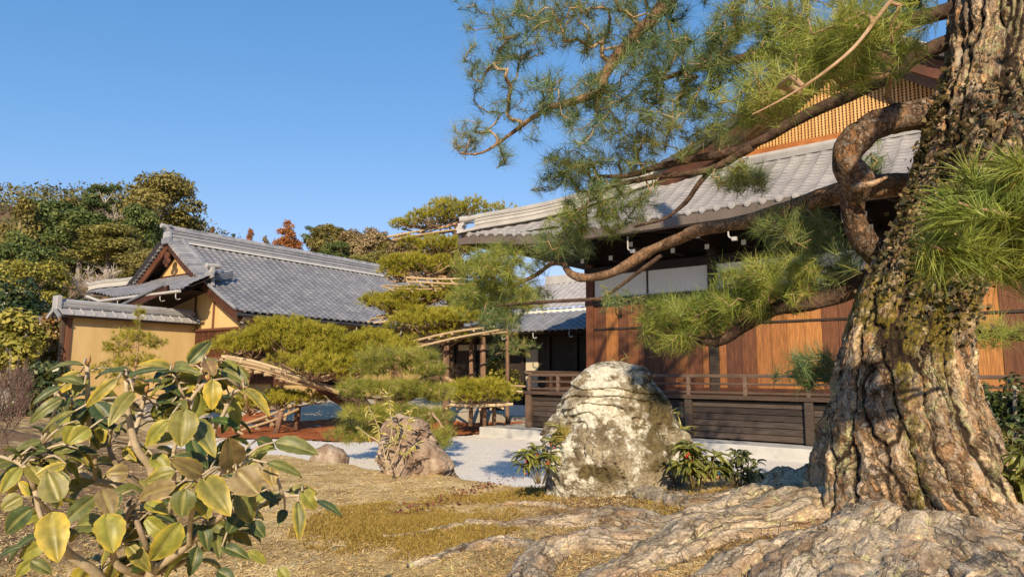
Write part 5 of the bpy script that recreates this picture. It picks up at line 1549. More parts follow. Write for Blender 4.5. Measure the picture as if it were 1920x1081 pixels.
bushy_pine('small open pine standing before the ochre garden wall and casting its shadow there', 'young_pine', at(248, 800, Ys),
           [([at(248, 800, Ys), at(250, 720, Ys), at(258, 660, Ys), at(262, 600, Ys)], 0.06, 0.012), ([at(256, 650, Ys), at(220, 645, Ys), at(192, 650, Ys)], 0.025, 0.01), ([at(257, 648, Ys), at(290, 640, Ys), at(308, 642, Ys)], 0.02, 0.01)],
           [(262, 592, 9, 22, Ys, 26, .12), (248, 628, 44, 14, Ys, 80, .4), (216, 650, 34, 12, Ys, 56, .3), (290, 640, 26, 12, Ys, 46, .3), (250, 672, 52, 14, Ys, 80, .4), (205, 690, 36, 16, Ys, 56, .3), (240, 715, 50, 18, Ys, 70, .4)], NEEDLE_SHORT, 30, 0.14, 0.008, seed=22)
bushy_pine('dark young pine rising above the slim post left of the veranda corner', 'young_pine', at(951, 760, 18.6),
           [([at(951, 770, 18.6), at(953, 680, 18.6), at(950, 600, 18.6), at(945, 560, 18.6)], 0.05, 0.02)],
           [(945, 566, 50, 34, 18.4, 190, .6), (925, 612, 56, 20, 18.6, 80, .6), (960, 650, 50, 22, 18.8, 70, .5)], NEEDLE_DARK, 40, 0.16, 0.008, seed=23)
leafy_shrub('evergreen_shrub', 'shaded green shrub between the log posts and the veranda corner', 930, 676, 745, 90, 20, 'soft', 1500, 0.12, seed=31)
leafy_shrub('evergreen_shrub', 'small green bush at the foot of the ochre wall behind the camellia', 335, 690, 740, 44, 17.5, 'soft', 700, 0.10, seed=32)
# ================================================================== the big pine in the foreground
def worley(P, seed=0):
    P = np.asarray(P, float)
    I = np.floor(P).astype(np.int64)
    f1 = np.full(P.shape[:-1], 9.0); f2 = f1.copy(); cid = np.zeros(P.shape[:-1])
    for dx in (-1, 0, 1):
        for dy in (-1, 0, 1):
            for dz in (-1, 0, 1):
                a, b, c = I[..., 0] + dx + seed, I[..., 1] + dy, I[..., 2] + dz
                q = np.stack([a - seed + _hash(a, b, c), b + _hash(a + 57, b, c), c + _hash(a, b + 91, c)], -1)
                d = np.linalg.norm(P - q, axis=-1)
                nid = _hash(a, b + 13, c + 29)
                near_ = d < f1
                f2 = np.where(near_, f1, np.minimum(f2, d))
                cid = np.where(near_, nid, cid)
                f1 = np.minimum(f1, d)
    return f2 - f1, cid
BARK = bark_mat('plated_pine_bark', [(0.13, 0.073, 0.036), (0.25, 0.155, 0.083), (0.36, 0.25, 0.15), (0.45, 0.335, 0.215), (0.50, 0.31, 0.155)], 26, (1, 1, 0.42), axial=True,
            attrs=(('lich', ((0.26, 0.24, 0.10), (0.46, 0.44, 0.24)), 1.9, 26.0), ('moss', ((0.10, 0.075, 0.012), (0.22, 0.17, 0.03)), 1.2, 24.0), ('crack', ((0.025, 0.015, 0.009), (0.05, 0.03, 0.018)), 0.7, 40.0)), bdist=0.016)
ROOTBARK = bark_mat('weathered_root_bark', [(0.20, 0.135, 0.075), (0.34, 0.255, 0.16), (0.45, 0.355, 0.24), (0.52, 0.43, 0.31), (0.52, 0.34, 0.185)], 22, (1, 1, 0.2), axial=True,
            attrs=(('lich', ((0.34, 0.29, 0.11), (0.58, 0.54, 0.30)), 1.9, 20.0), ('moss', ((0.17, 0.115, 0.016), (0.34, 0.25, 0.045)), 1.5, 14.0), ('crack', ((0.04, 0.022, 0.012), (0.10, 0.058, 0.03)), 0.9, 40.0)), bdist=0.010, spread=0.5)
def bark_skin(G, cen, name, parent, plate=(11, 11, 5), depth=0.022, seed=0, warp=0.5, lich=0.3, moss=None, axis=None, bands=0.0, cw=0.16, ck=0.72):
    """G (rows, na, 3) smooth surface; adds bark ridges, flaking plates and cracks"""
    d = nrm(G - cen)
    Q = axis if axis is not None else G
    Q = Q + 0.06 * warp * np.stack([fbm(Q * 4 + s_, 3) for s_ in (1, 5, 9)], -1) + 0.012 * warp * np.stack([fbm(Q * 26 + s_, 2) for s_ in (2, 6, 8)], -1)
    e1, c1 = worley(Q * np.array(plate), seed)
    e2, c2 = worley(Q * np.array(plate) * np.array([2.2, 2.2, 3.2 if bands else 2.2]), seed + 7)
    e3, c3 = worley(Q * np.array(plate) * np.array([5.5, 5.5, 9.0 if bands else 5.5]), seed + 3)
    crack = np.clip(1 - e1 / (cw * (1 + 0.7 * vnoise(G * 9 + seed))), 0, 1)
    cr2 = np.clip(1 - e2 / 0.10, 0, 1)
    h = -depth * crack ** 1.3 + depth * 0.30 * (c1 - 0.5) + depth * 0.30 * (c2 - 0.5) - depth * 0.22 * cr2 + depth * 0.26 * (c3 - 0.5) + depth * 0.45 * fbm(G * 22 + seed, 5)
    G2 = G + d * h[..., None]
    mb = MB(); mb.grid(G2, wrap=True)
    na = G.shape[1]; nr = G.shape[0]
    mb.f.append(tuple(range(na - 1, -1, -1))); mb.f.append(tuple((nr - 1) * na + j for j in range(na)))
    mb.r = [np.clip(0.30 * c1 + 0.40 * c2 + 0.30 * c3 + 0.25 * fbm(G * 5 + seed, 3), 0, 1).ravel()]
    o = mb.build(name, ROOTBARK if name == 'root' else BARK, parent, smooth=True)
    set_attr(o.data, 'crack', ck * crack + 0.42 * cr2 * vnoise(G * 14 + seed))
    ga = o.data.attributes.new('grain', 'FLOAT_VECTOR', 'POINT')
    ga.data.foreach_set('vector', np.ascontiguousarray(Q, np.float32).ravel())
    P = G2.reshape(-1, 3)
    band = fbm(np.stack([Q[..., 0] * 9, Q[..., 1] * 9, Q[..., 2] * 1.6], -1) + 4, 3).ravel()
    set_attr(o.data, 'lich', lich + 0.40 * band + 0.25 * crack.ravel())
    set_attr(o.data, 'moss', (moss(P) if moss is not None else np.zeros(len(P))))
    return o
TY = 3.55
bp = thing('old_pine', 'huge old pine with plated bark, sprawling roots and long limbs filling the right foreground', 'pine tree', at(1720, 950, 3.4))
OUT = [(1010, 1545, 1925), (980, 1540, 1912), (940, 1543, 1892), (900, 1546, 1874), (870, 1547, 1862), (850, 1551, 1855), (800, 1556, 1840), (750, 1566, 1818), (700, 1576, 1810), (650, 1587, 1808), (600, 1600, 1813), (550, 1616, 1827),
       (500, 1640, 1840), (450, 1668, 1856), (400, 1692, 1880), (350, 1708, 1905), (300, 1722, 1930), (250, 1738, 1950), (200, 1752, 1962), (100, 1784, 1978), (0, 1792, 1986), (-150, 1800, 1990), (-400, 1790, 1970), (-800, 1770, 1925), (-1300, 1735, 1850), (-1800, 1700, 1760)]
yy = np.concatenate([np.linspace(1010, -60, 380), np.linspace(-70, -1800, 60)])
oy = [q[0] for q in OUT][::-1]
xl = np.interp(yy, oy, [q[1] for q in OUT][::-1]); xr = np.interp(yy, oy, [q[2] for q in OUT][::-1])
NA = 300
ang = np.linspace(0, 2 * math.pi, NA, endpoint=False)
rows, cens, ax_ = [], [], []
for y, a, b in zip(yy, xl, xr):
    A, B = at(a, y, TY), at(b, y, TY)
    c, r = (A + B) / 2, np.linalg.norm(B - A) / 2
    base_k = smooth01((y - 640) / 330)
    fl = 1 + base_k * 0.13 * np.cos(5 * ang + 0.7) + base_k * 0.05 * np.cos(9 * ang + 2.0) + 0.03 * np.cos(3 * ang + y * 0.004) + 0.02 * np.cos(7 * ang + 1)
    rows.append(c + np.stack([np.cos(ang) * r * fl, np.sin(ang) * r * fl * 0.95, np.zeros(NA)], -1))
    cens.append(np.repeat(c[None], NA, 0))
    tw_ = ang + 0.34 * (c[2] - 1)
    ax_.append(np.stack([np.cos(tw_) * 0.33, np.sin(tw_) * 0.33, np.full(NA, c[2])], -1))
rows, cens, ax_ = np.array(rows), np.array(cens), np.array(ax_)
def tmoss(P):
    return 0.62 * np.exp(-((P[:, 2] - 2.0) / 0.28) ** 2) * (P[:, 0] < 2.3) + 0.5 * np.exp(-((P[:, 0] - at(1600, 0, TY)[0]) / 0.07) ** 2) * (P[:, 2] < 1.9) + 0.55 * np.exp(-((P[:, 0] - at(1850, 0, 3.3)[0]) / 0.08) ** 2 - ((P[:, 2] - 1.0) / 0.15) ** 2) + 0.42 * np.exp(-((P[:, 0] - at(1660, 0, TY)[0]) / 0.06) ** 2)
bark_skin(rows, cens, 'trunk', bp, (8.5, 8.5, 1.15), 0.036, 3, 0.8, 0.30, tmoss, ax_, 1.0)
def on_ground(px, py):
    d = ray(px, py)
    Ys_ = np.linspace(2.0, 12, 600)
    P = CAM + d[None] * (Ys_ / d[1])[:, None]
    k = np.argmax(P[:, 2] < h_base(P[:, 0], P[:, 1]))
    return P[k]
def root(path, r0, r1, sink=0.58, n=30, seed=0, up=0.0):
    pts = np.array([on_ground(*q[:2]) + np.array([0, 0, (q[2] if len(q) > 2 else 0)]) for q in path])
    rad = np.linspace(1, 0, len(pts)) ** 1.0
    rad = 1.05 * (r1 + (r0 - r1) * rad)
    P, r = resample(pts, 0.013, rad)
    r = r * (1 + 0.22 * fbm(np.stack([np.arange(len(P)) * 0.06, np.zeros(len(P)), np.full(len(P), seed * 3.3)], -1), 3))
    P[:, :2] += 0.05 * np.stack([fbm(P * 3.1 + seed, 2), fbm(P * 3.1 + seed + 40, 2)], -1)
    g = h_base(P[:, 0], P[:, 1])
    P[:, 2] = np.maximum(P[:, 2], g) * 0.6 + g * 0.4 - sink * r + up
    t = nrm(np.gradient(P, axis=0)); s = nrm(np.cross(t, np.array([0, 0, 1.0]))); u = np.cross(s, t)
    a = np.linspace(0, 2 * math.pi, n * 2, endpoint=False)
    G = P[:, None] + (np.cos(a)[None, :, None] * s[:, None] * 1.15 + np.sin(a)[None, :, None] * u[:, None] * 0.9) * r[:, None, None]
    G = G + nrm(G - P[:, None]) * ((0.30 * fbm(G * 5 + seed, 3) + 0.12 * ridged(G * 11 + seed, 3)) * r[:, None])[..., None]
    L = np.concatenate([[0], np.cumsum(np.linalg.norm(np.diff(P, axis=0), axis=1))])
    axq = np.stack([np.cos(a)[None] * r[:, None], np.sin(a)[None] * r[:, None], np.repeat(L[:, None], 2 * n, 1) + seed], -1)
    bark_skin(G, np.repeat(P[:, None], 2 * n, 1), 'root', bp, (13, 13, 2.2), 0.018, seed + 11, 0.4, 0.24,
              lambda Q: 0.34 + 0.55 * fbm(Q * 3.3 + seed, 3) - 0.25 * (nrm(Q - np.repeat(P[:, None], 2 * n, 1).reshape(-1, 3))[:, 2] > 0.3), axq, 0, 0.07, 0.5)
RT = [([(1640, 905, .12), (1560, 905, .06), (1480, 925), (1410, 950), (1330, 985), (1240, 992), (1150, 982), (1050, 986), (950, 990), (875, 984)], .15, .030),
      ([(1620, 960, .08), (1540, 965, .02), (1450, 985), (1340, 1012), (1240, 1052), (1150, 1090), (1080, 1125)], .15, .075),
      ([(1440, 990), (1320, 1018), (1187, 1029), (1070, 1030), (1018, 1050), (1000, 1095), (990, 1130)], .10, .055),
      ([(1540, 915, .03), (1430, 930), (1320, 950), (1225, 936), (1160, 922), (1110, 934)], .095, .03),
      ([(1660, 985, .08), (1580, 1035), (1515, 1085), (1470, 1140)], .17, .15), ([(1740, 1000, .05), (1715, 1050), (1690, 1110), (1680, 1150)], .16, .15),
      ([(1800, 960, .08), (1880, 985), (1950, 1005), (2040, 1030)], .17, .12), ([(1790, 1000, .05), (1840, 1050), (1890, 1105), (1930, 1140)], .15, .14),
      ([(1600, 880, .10), (1530, 882, .07), (1465, 905), (1420, 925), (1370, 932)], .13, .05), ([(1200, 985), (1080, 962), (980, 948), (890, 955)], .035, .015),
      ([(1020, 1036), (930, 1018), (850, 1040), (760, 1072)], .045, .018), ([(900, 985), (800, 1005), (720, 1012)], .03, .012), ([(1500, 1020), (1400, 1060), (1330, 1110)], .12, .09), ([(1640, 1020, .02), (1620, 1080), (1600, 1140)], .13, .14)]
for i, (p, r0, r1) in enumerate(RT): root(p, r0 * (1.15 if i in (0, 1, 2, 3, 9, 10, 11) else 1), r1 * (1.5 if i in (0, 2, 3, 9, 10, 11) else 1), sink=0.22 if i in (0, 1, 2, 3, 9, 10, 11) else 0.55, seed=i, up=0.012)
# limbs
def limb(path, radii, step=0.05, wob=0.35, seed=0, n=14, m=None, name='branch'):
    pts = np.array([at(*q) for q in path])
    P, r = resample(pts, step, radii)
    mb = MB(); mb.tube(P, r, n, wob=wob, seed=seed)
    mb.build(name, m or PINE_BARK, bp, smooth=True)
    return P
KNOT = bark_mat('rough_curved_limb_bark', [(0.10, 0.058, 0.034), (0.20, 0.12, 0.07), (0.30, 0.19, 0.115), (0.38, 0.25, 0.15)], 30, (1, 1, 0.6), bdist=0.016)
LIMBS = []
L1p, L1r = resample(np.array([at(*q) for q in [(1830, 215, 3.7), (1740, 214, 3.62), (1690, 222, 3.58), (1640, 238, 3.55), (1603, 266, 3.55), (1590, 302, 3.57), (1606, 337, 3.6), (1598, 376, 3.66), (1604, 420, 3.72), (1626, 456, 3.78), (1670, 500, 3.85)]]), 0.02,
                    [.10, .088, .078, .078, .083, .072, .092, .062, .058, .068, .085])
mb = MB(); mb.tube(L1p, L1r, 26, wob=0.32, seed=2.2); mb.build('branch', KNOT, bp, smooth=True)
LIMBS.append(L1p[::4])
limb([(1602, 352, 3.55), (1635, 345, 3.45), (1664, 331, 3.4)], [.03, .018, .006], seed=4)
LIMBS.append(limb([(1720, 345, 4.0), (1640, 348, 4.05), (1580, 358, 4.15), (1500, 384, 4.3), (1400, 415, 4.5), (1320, 430, 4.7), (1270, 448, 4.9), (1210, 475, 5.1), (1150, 510, 5.3), (1100, 521, 5.5), (1068, 512, 5.6), (1058, 496, 5.65), (1035, 494, 5.8), (1000, 518, 6.0), (950, 538, 6.2), (900, 545, 6.4)],
                  [.07, .066, .062, .058, .052, .046, .042, .040, .036, .034, .032, .030, .022, .018, .014, .010], seed=1))
LIMBS.append(limb([(1720, 490, 3.85), (1640, 520, 4.0), (1560, 555, 4.1), (1500, 572, 4.2), (1450, 580, 4.3), (1400, 610, 4.45), (1345, 640, 4.6), (1300, 634, 4.7), (1240, 622, 4.9)], [.08, .07, .06, .05, .045, .042, .036, .026, .012], seed=2, m=DARK_BARK))
LIMBS.append(limb([(1880, -120, 3.5), (1700, -110, 3.7), (1500, -60, 4.0), (1300, -40, 4.4), (1255, 0, 4.5), (1227, 31, 4.5), (1169, 89, 4.6), (1132, 146, 4.7), (1128, 171, 4.7), (1095, 184, 4.8), (1053, 196, 4.8), (1030, 201, 4.8), (987, 229, 4.9), (955, 253, 5), (905, 286, 5), (862, 288, 5.1)],
                  [.09, .08, .07, .06, .052, .048, .042, .036, .034, .030, .027, .022, .017, .013, .009, .006], seed=5))
LIMBS.append(limb([(1840, 60, 3.6), (1760, 85, 3.7), (1640, 155, 3.9), (1500, 222, 4.2), (1430, 262, 4.4), (1363, 287, 4.6), (1290, 300, 4.8), (1227, 315, 4.9), (1173, 330, 5), (1120, 330, 5.1)], [.055, .048, .042, .038, .034, .030, .027, .024, .018, .010], seed=6, m=DARK_BARK))
LIMBS.append(limb([(1410, 275, 4.45), (1330, 318, 4.7), (1227, 332, 4.9), (1173, 343, 5), (1140, 352, 5.1), (1118, 372, 5.2), (1107, 376, 5.2)], [.032, .028, .022, .018, .014, .010, .006], seed=7, m=DARK_BARK))
LIMBS.append(limb([(1345, 305, 4.7), (1310, 345, 4.8), (1285, 380, 4.9), (1245, 410, 5.0), (1190, 425, 5.1)], [.022, .018, .015, .012, .008], seed=8, m=DARK_BARK))
LIMBS.append(limb([(1820, 10, 3.6), (1700, 40, 3.75), (1560, 62, 3.95), (1440, 100, 4.2), (1380, 112, 4.4), (1300, 130, 4.6), (1230, 152, 4.8)], [.048, .042, .038, .034, .03, .024, .015], seed=9, m=DARK_BARK))
LIMBS.append(limb([(1720, -60, 3.0), (1655, 20, 3.0), (1600, 90, 3.0), (1530, 147, 3.05), (1460, 190, 3.1), (1410, 215, 3.1)], [.011, .010, .008, .007, .005, .003], seed=10, m=TWIG))
LIMBS.append(limb([(2040, 486, 2.35), (1920, 500, 2.3), (1850, 497, 2.27), (1800, 484, 2.22), (1748, 460, 2.15)], [.010, .008, .007, .006, .004], seed=11, step=.03, m=TWIG))
LIMBS.append(limb([(2040, 430, 2.2), (1920, 408, 2.15), (1830, 390, 2.1), (1798, 380, 2.05)], [.009, .007, .005, .004], seed=12, step=.03, m=TWIG))
LIMBS.append(limb([(2040, 650, 4.3), (1900, 634, 4.4), (1832, 628, 4.5)], [.02, .013, .006], seed=13, m=DARK_BARK))
LIMBS.append(limb([(1650, 712, 3.9), (1560, 714, 4.15), (1480, 706, 4.3)], [.02, .013, .006], seed=14, m=TWIG))
LIMBS.append(limb([(1130, 560, 5.4), (1020, 566, 5.7), (940, 572, 6.2), (880, 580, 6.3)], [.016, .014, .01, .006], seed=15, m=DARK_BARK))
LIMBS.append(limb([(1240, 478, 5.05), (1130, 560, 5.4)], [.016, .015], seed=16, m=DARK_BARK))
REG = [  # px, py, rx, ry, Y, dy, n, material (0 blue green for shade, 1 long green for sun, 2 bright near)
    (1190, 30, 300, 60, 4.6, .7, 190, 0), (960, 50, 100, 60, 5, .5, 44, 0), (925, 140, 66, 90, 5, .4, 34, 0), (880, 258, 48, 26, 5.1, .3, 15, 0), (940, 286, 30, 16, 5.0, .2, 6, 0), (1060, 200, 130, 66, 4.8, .5, 66, 0),
    (1210, 165, 150, 90, 4.7, .6, 110, 0), (1130, 295, 120, 55, 5, .5, 84, 0), (1050, 330, 60, 30, 5.1, .3, 26, 0), (1340, 110, 160, 100, 4.5, .6, 130, 0), (1480, 60, 150, 70, 4.1, .6, 100, 1), (1575, 100, 150, 58, 3.4, .45, 120, 1), (1430, 180, 80, 56, 3.5, .4, 54, 1),
    (1290, 240, 110, 55, 4.8, .5, 60, 0), (1660, 45, 90, 60, 3.7, .4, 34, 1), (1390, 336, 60, 22, 4.6, .3, 36, 0), (1150, 372, 110, 28, 5.1, .4, 44, 0), (1110, 412, 100, 28, 5.3, .4, 50, 1), (1050, 458, 70, 30, 5.6, .4, 46, 0),
    (925, 500, 84, 44, 6.2, .5, 130, 1), (890, 560, 56, 34, 6.4, .4, 56, 1), (990, 552, 66, 34, 6.2, .4, 50, 1), (935, 590, 50, 26, 6.3, .3, 36, 0), (1150, 560, 60, 16, 5.3, .3, 10, 0), (1440, 520, 105, 30, 4.3, .4, 76, 1),
    (1500, 435, 90, 42, 4.2, .3, 44, 0), (1290, 592, 92, 40, 4.8, .4, 90, 1), (1420, 562, 110, 34, 4.4, .4, 70, 1), (1265, 640, 66, 24, 4.8, .3, 22, 1), (1560, 500, 60, 40, 4.1, .3, 25, 0), (1510, 690, 52, 32, 4.2, .3, 34, 0), (1865, 622, 60, 22, 4.4, .3, 22, 1),
    (1650, 320, 40, 26, 4.2, .2, 12, 0)]
NEARR = [(1880, 370, 70, 60, 2.2, .18, 22, 2), (1790, 480, 60, 36, 2.25, .12, 11, 2), (1890, 470, 60, 44, 2.3, .15, 15, 2), (1780, 390, 26, 20, 2.1, .05, 3, 2)]
rng = np.random.default_rng(77)
def region_targets(regs):
    T_, M_ = [], []
    for (px, py, rx, ry, Y, dy, n, mk) in regs:
        d = nrm(rng.normal(size=(n, 3))) * (rng.random((n, 1)) ** 0.42)
        T_.append(at(px, py, Y) + d * np.array([rx * Y / F, dy, ry * Y / F])); M_ += [mk] * n
    return np.vstack(T_), np.array(M_)
def needles_on(regs, limbs, n_each, ln, wd, step=0.11, two=False, spread=0.95):
    T_, M_ = region_targets(regs)
    lines, tips, od = colonize(limbs, T_, step=step, rng=rng, r_tip=0.0026, maxr=0.02, sag=-0.1)
    if not two: twig_mesh('twigs', lines, TWIG, bp, 6)
    else:                                     # a few sprays close to the lens: one part each
        comp = {}
        for ln_ in lines:
            k0 = tuple(np.round(ln_[0][0], 5))
            root_ = comp.get(k0, k0)
            for q in ln_[0]: comp[tuple(np.round(q, 5))] = root_
        groups = {}
        for ln_ in lines: groups.setdefault(comp[tuple(np.round(ln_[0][-1], 5))], []).append(ln_)
        for g in groups.values(): twig_mesh('twig', g, TWIG, bp, 6)
    for mk, mm in ((0, NEEDLE_DARK), (1, NEEDLE_LONG), (2, NEEDLE_LONG)):
        k = M_ == mk
        if not k.any(): continue
        t_, o_ = tips[k], od[k]
        # each shoot also carries needles a little way back
        t2 = np.vstack([t_, t_ - o_ * 0.05, t_ - o_ * 0.045 + 0.03 * rng.normal(size=t_.shape)])
        o2 = nrm(np.vstack([o_, o_, o_]) + np.array([0, 0, 0.28]) + 0.18 * rng.normal(size=t2.shape))
        V = tufts(t2, o2, n_each // 2, ln, wd, rng, spread=spread, back=0.45, two=two)
        kk = 5 if two else 3
        tone = np.repeat(np.clip(0.45 + 0.6 * (vnoise(t2 * 1.8) - 0.5) + 0.15 * rng.normal(size=len(t2)), 0, 1), n_each // 2)
        tone = np.clip(tone + 0.10 * rng.normal(size=len(tone)), 0, 1)
        fast_mesh('needle_foliage', V, kk, mm, bp, tone)
needles_on(REG, LIMBS, 40, 0.125, 0.0031)
needles_on(NEARR, LIMBS[9:11] if False else [LIMBS[9], LIMBS[10]], 84, 0.115, 0.0022, step=0.05, two=True, spread=0.8)
# crown above the picture: it throws the broken shade on the hall, the gravel and the trunk
CR = []
for q in [((2.15, 3.5, 4.6), (1.2, 4.0, 5.6), (0.2, 4.4, 6.2), (-0.6, 4.6, 6.4)), ((2.0, 3.5, 6.0), (2.6, 4.2, 7.0), (3.6, 4.6, 7.6), (4.2, 4.8, 7.8)), ((1.9, 3.5, 7.0), (1.6, 4.0, 8.2), (2.2, 4.4, 9.2)), ((2.2, 3.4, 4.4), (2.1, 2.4, 4.3), (1.9, 1.2, 4.1), (1.4, 0.2, 4.0)), ((2.3, 3.4, 4.6), (3.2, 2.6, 4.6), (3.8, 1.8, 4.5))]:
    P, r = resample(np.array(q, float), 0.12, np.linspace(0.09, 0.03, len(q)))
    mb = MB(); mb.tube(P, r, 10, wob=0.3); mb.build('branch', PINE_BARK, bp, smooth=True); CR.append(P)
T_ = []
for (c, s, n) in [((2.9, 4.4, 7.6), (1.3, 0.9, 1.0), 1000), ((2.9, 4.2, 5.2), (1.5, 0.6, 0.5), 460), ((0.2, 4.4, 6.3), (1.2, 0.7, 0.5), 90), ((2.35, 0.9, 4.1), (0.3, 0.9, 0.25), 40), ((3.7, 1.9, 4.6), (0.6, 0.6, 0.25), 40), ((1.6, 4.2, 8.8), (1.2, 0.8, 0.6), 110), ((4.2, 4.8, 7.9), (0.6, 0.5, 0.4), 40)]:
    d = nrm(rng.normal(size=(n, 3))) * (rng.random((n, 1)) ** 0.42)
    k_ = fbm(d * 2.2 + np.array(c), 2) > -0.12
    T_.append((np.array(c) + d * np.array(s))[k_])
lines, tips, od = colonize(CR, np.vstack(T_), step=0.16, rng=rng, r_tip=0.003)
twig_mesh('twigs', lines, TWIG, bp, 4)
fast_mesh('needle_foliage', tufts(tips, nrm(od + np.array([0, 0, .3])), 40, 0.11, 0.005, rng), 3, NEEDLE_DARK, bp)
# ivy and dead leaves clinging to the trunk
IVY = leafmat('dark_ivy_leaf', [(0.022, 0.026, 0.012), (0.05, 0.05, 0.02), (0.11, 0.08, 0.035), (0.20, 0.15, 0.06)], 0.45, 0.1, 4)
LITTER = leafmat('dry_leaf_litter', [(0.10, 0.055, 0.03), (0.20, 0.115, 0.06), (0.32, 0.21, 0.12), (0.42, 0.31, 0.19)], 0.8, 0.1, 4)
def on_trunk(px, py, jit):
    """point on the trunk's near face seen at (px,py)"""
    r = int(np.argmin(np.abs(yy - py)))
    c = cens[r, 0]; R_ = np.linalg.norm(rows[r, 0] - c)
    dx = np.clip((at(px, py, TY)[0] - c[0]) / R_, -0.98, 0.98)
    th = -math.acos(dx)
    d = np.array([math.cos(th), math.sin(th), 0])
    return c + d * (R_ + jit), d
pts, nn = [], []
for (px, py, sx, sy, n) in [(1722, 330, 32, 80, 640), (1760, 250, 40, 60, 190), (1700, 440, 46, 60, 500), (1680, 510, 60, 50, 420), (1760, 420, 60, 80, 200), (1830, 250, 50, 60, 160), (1720, 570, 50, 40, 120)]:
    for _ in range(n):
        p, d = on_trunk(rng.normal(px, sx), rng.normal(py, sy), abs(rng.normal(0.01, 0.03)))
        pts.append(p); nn.append(d + 0.8 * rng.normal(size=3) + np.array([0, 0, .3]))
pts, nn = np.array(pts), np.array(nn)
ivy = fast_mesh('ivy', cards(pts, nn, RNG.uniform(0.018, 0.042, len(pts)), 1.35), 4, IVY, None, label='dark ivy and withered leaves clinging to the left side of the big trunk', category='ivy')
fast_mesh('withered_leaves', cards(pts[640:1440] + 0.012, nn[640:1440], RNG.uniform(0.015, 0.03, 800), 2.2), 4, LITTER, ivy)
# ================================================================== camellia in the left foreground
def vcol_mat(name, rough=0.44, trans=0.24, spec=0.42):
    mt = bpy.data.materials.new(name); mt.use_nodes = True
    n, l = mt.node_tree.nodes, mt.node_tree.links
    bs = n['Principled BSDF']
    at_ = n.new('ShaderNodeAttribute'); at_.attribute_name = 'tone'
    tc = n.new('ShaderNodeTexCoord'); nz = n.new('ShaderNodeTexNoise'); nz.inputs['Scale'].default_value = 70; nz.inputs['Detail'].default_value = 6
    l.new(tc.outputs['Object'], nz.inputs['Vector'])
    mr = n.new('ShaderNodeMapRange'); mr.inputs[1].default_value, mr.inputs[2].default_value, mr.inputs[3].default_value, mr.inputs[4].default_value = .3, .7, .72, 1.25
    l.new(nz.outputs['Fac'], mr.inputs[0])
    vm = n.new('ShaderNodeVectorMath'); vm.operation = 'SCALE'
    l.new(at_.outputs['Color'], vm.inputs[0]); l.new(mr.outputs[0], vm.inputs['Scale'])
    l.new(vm.outputs[0], bs.inputs['Base Color'])
    bs.inputs['Roughness'].default_value = rough; bs.inputs['Specular IOR Level'].default_value = spec
    bp_ = n.new('ShaderNodeBump'); bp_.inputs['Strength'].default_value = 0.25; bp_.inputs['Distance'].default_value = 0.002
    l.new(nz.outputs['Fac'], bp_.inputs['Height']); l.new(bp_.outputs[0], bs.inputs['Normal'])
    tr = n.new('ShaderNodeBsdfTranslucent'); ms = n.new('ShaderNodeMixShader'); ms.inputs[0].default_value = trans
    l.new(vm.outputs[0], tr.inputs['Color']); l.new(bs.outputs[0], ms.inputs[1]); l.new(tr.outputs[0], ms.inputs[2]); l.new(ms.outputs[0], n['Material Output'].inputs['Surface'])
    return mt
LEAFM = vcol_mat('camellia_leaf')
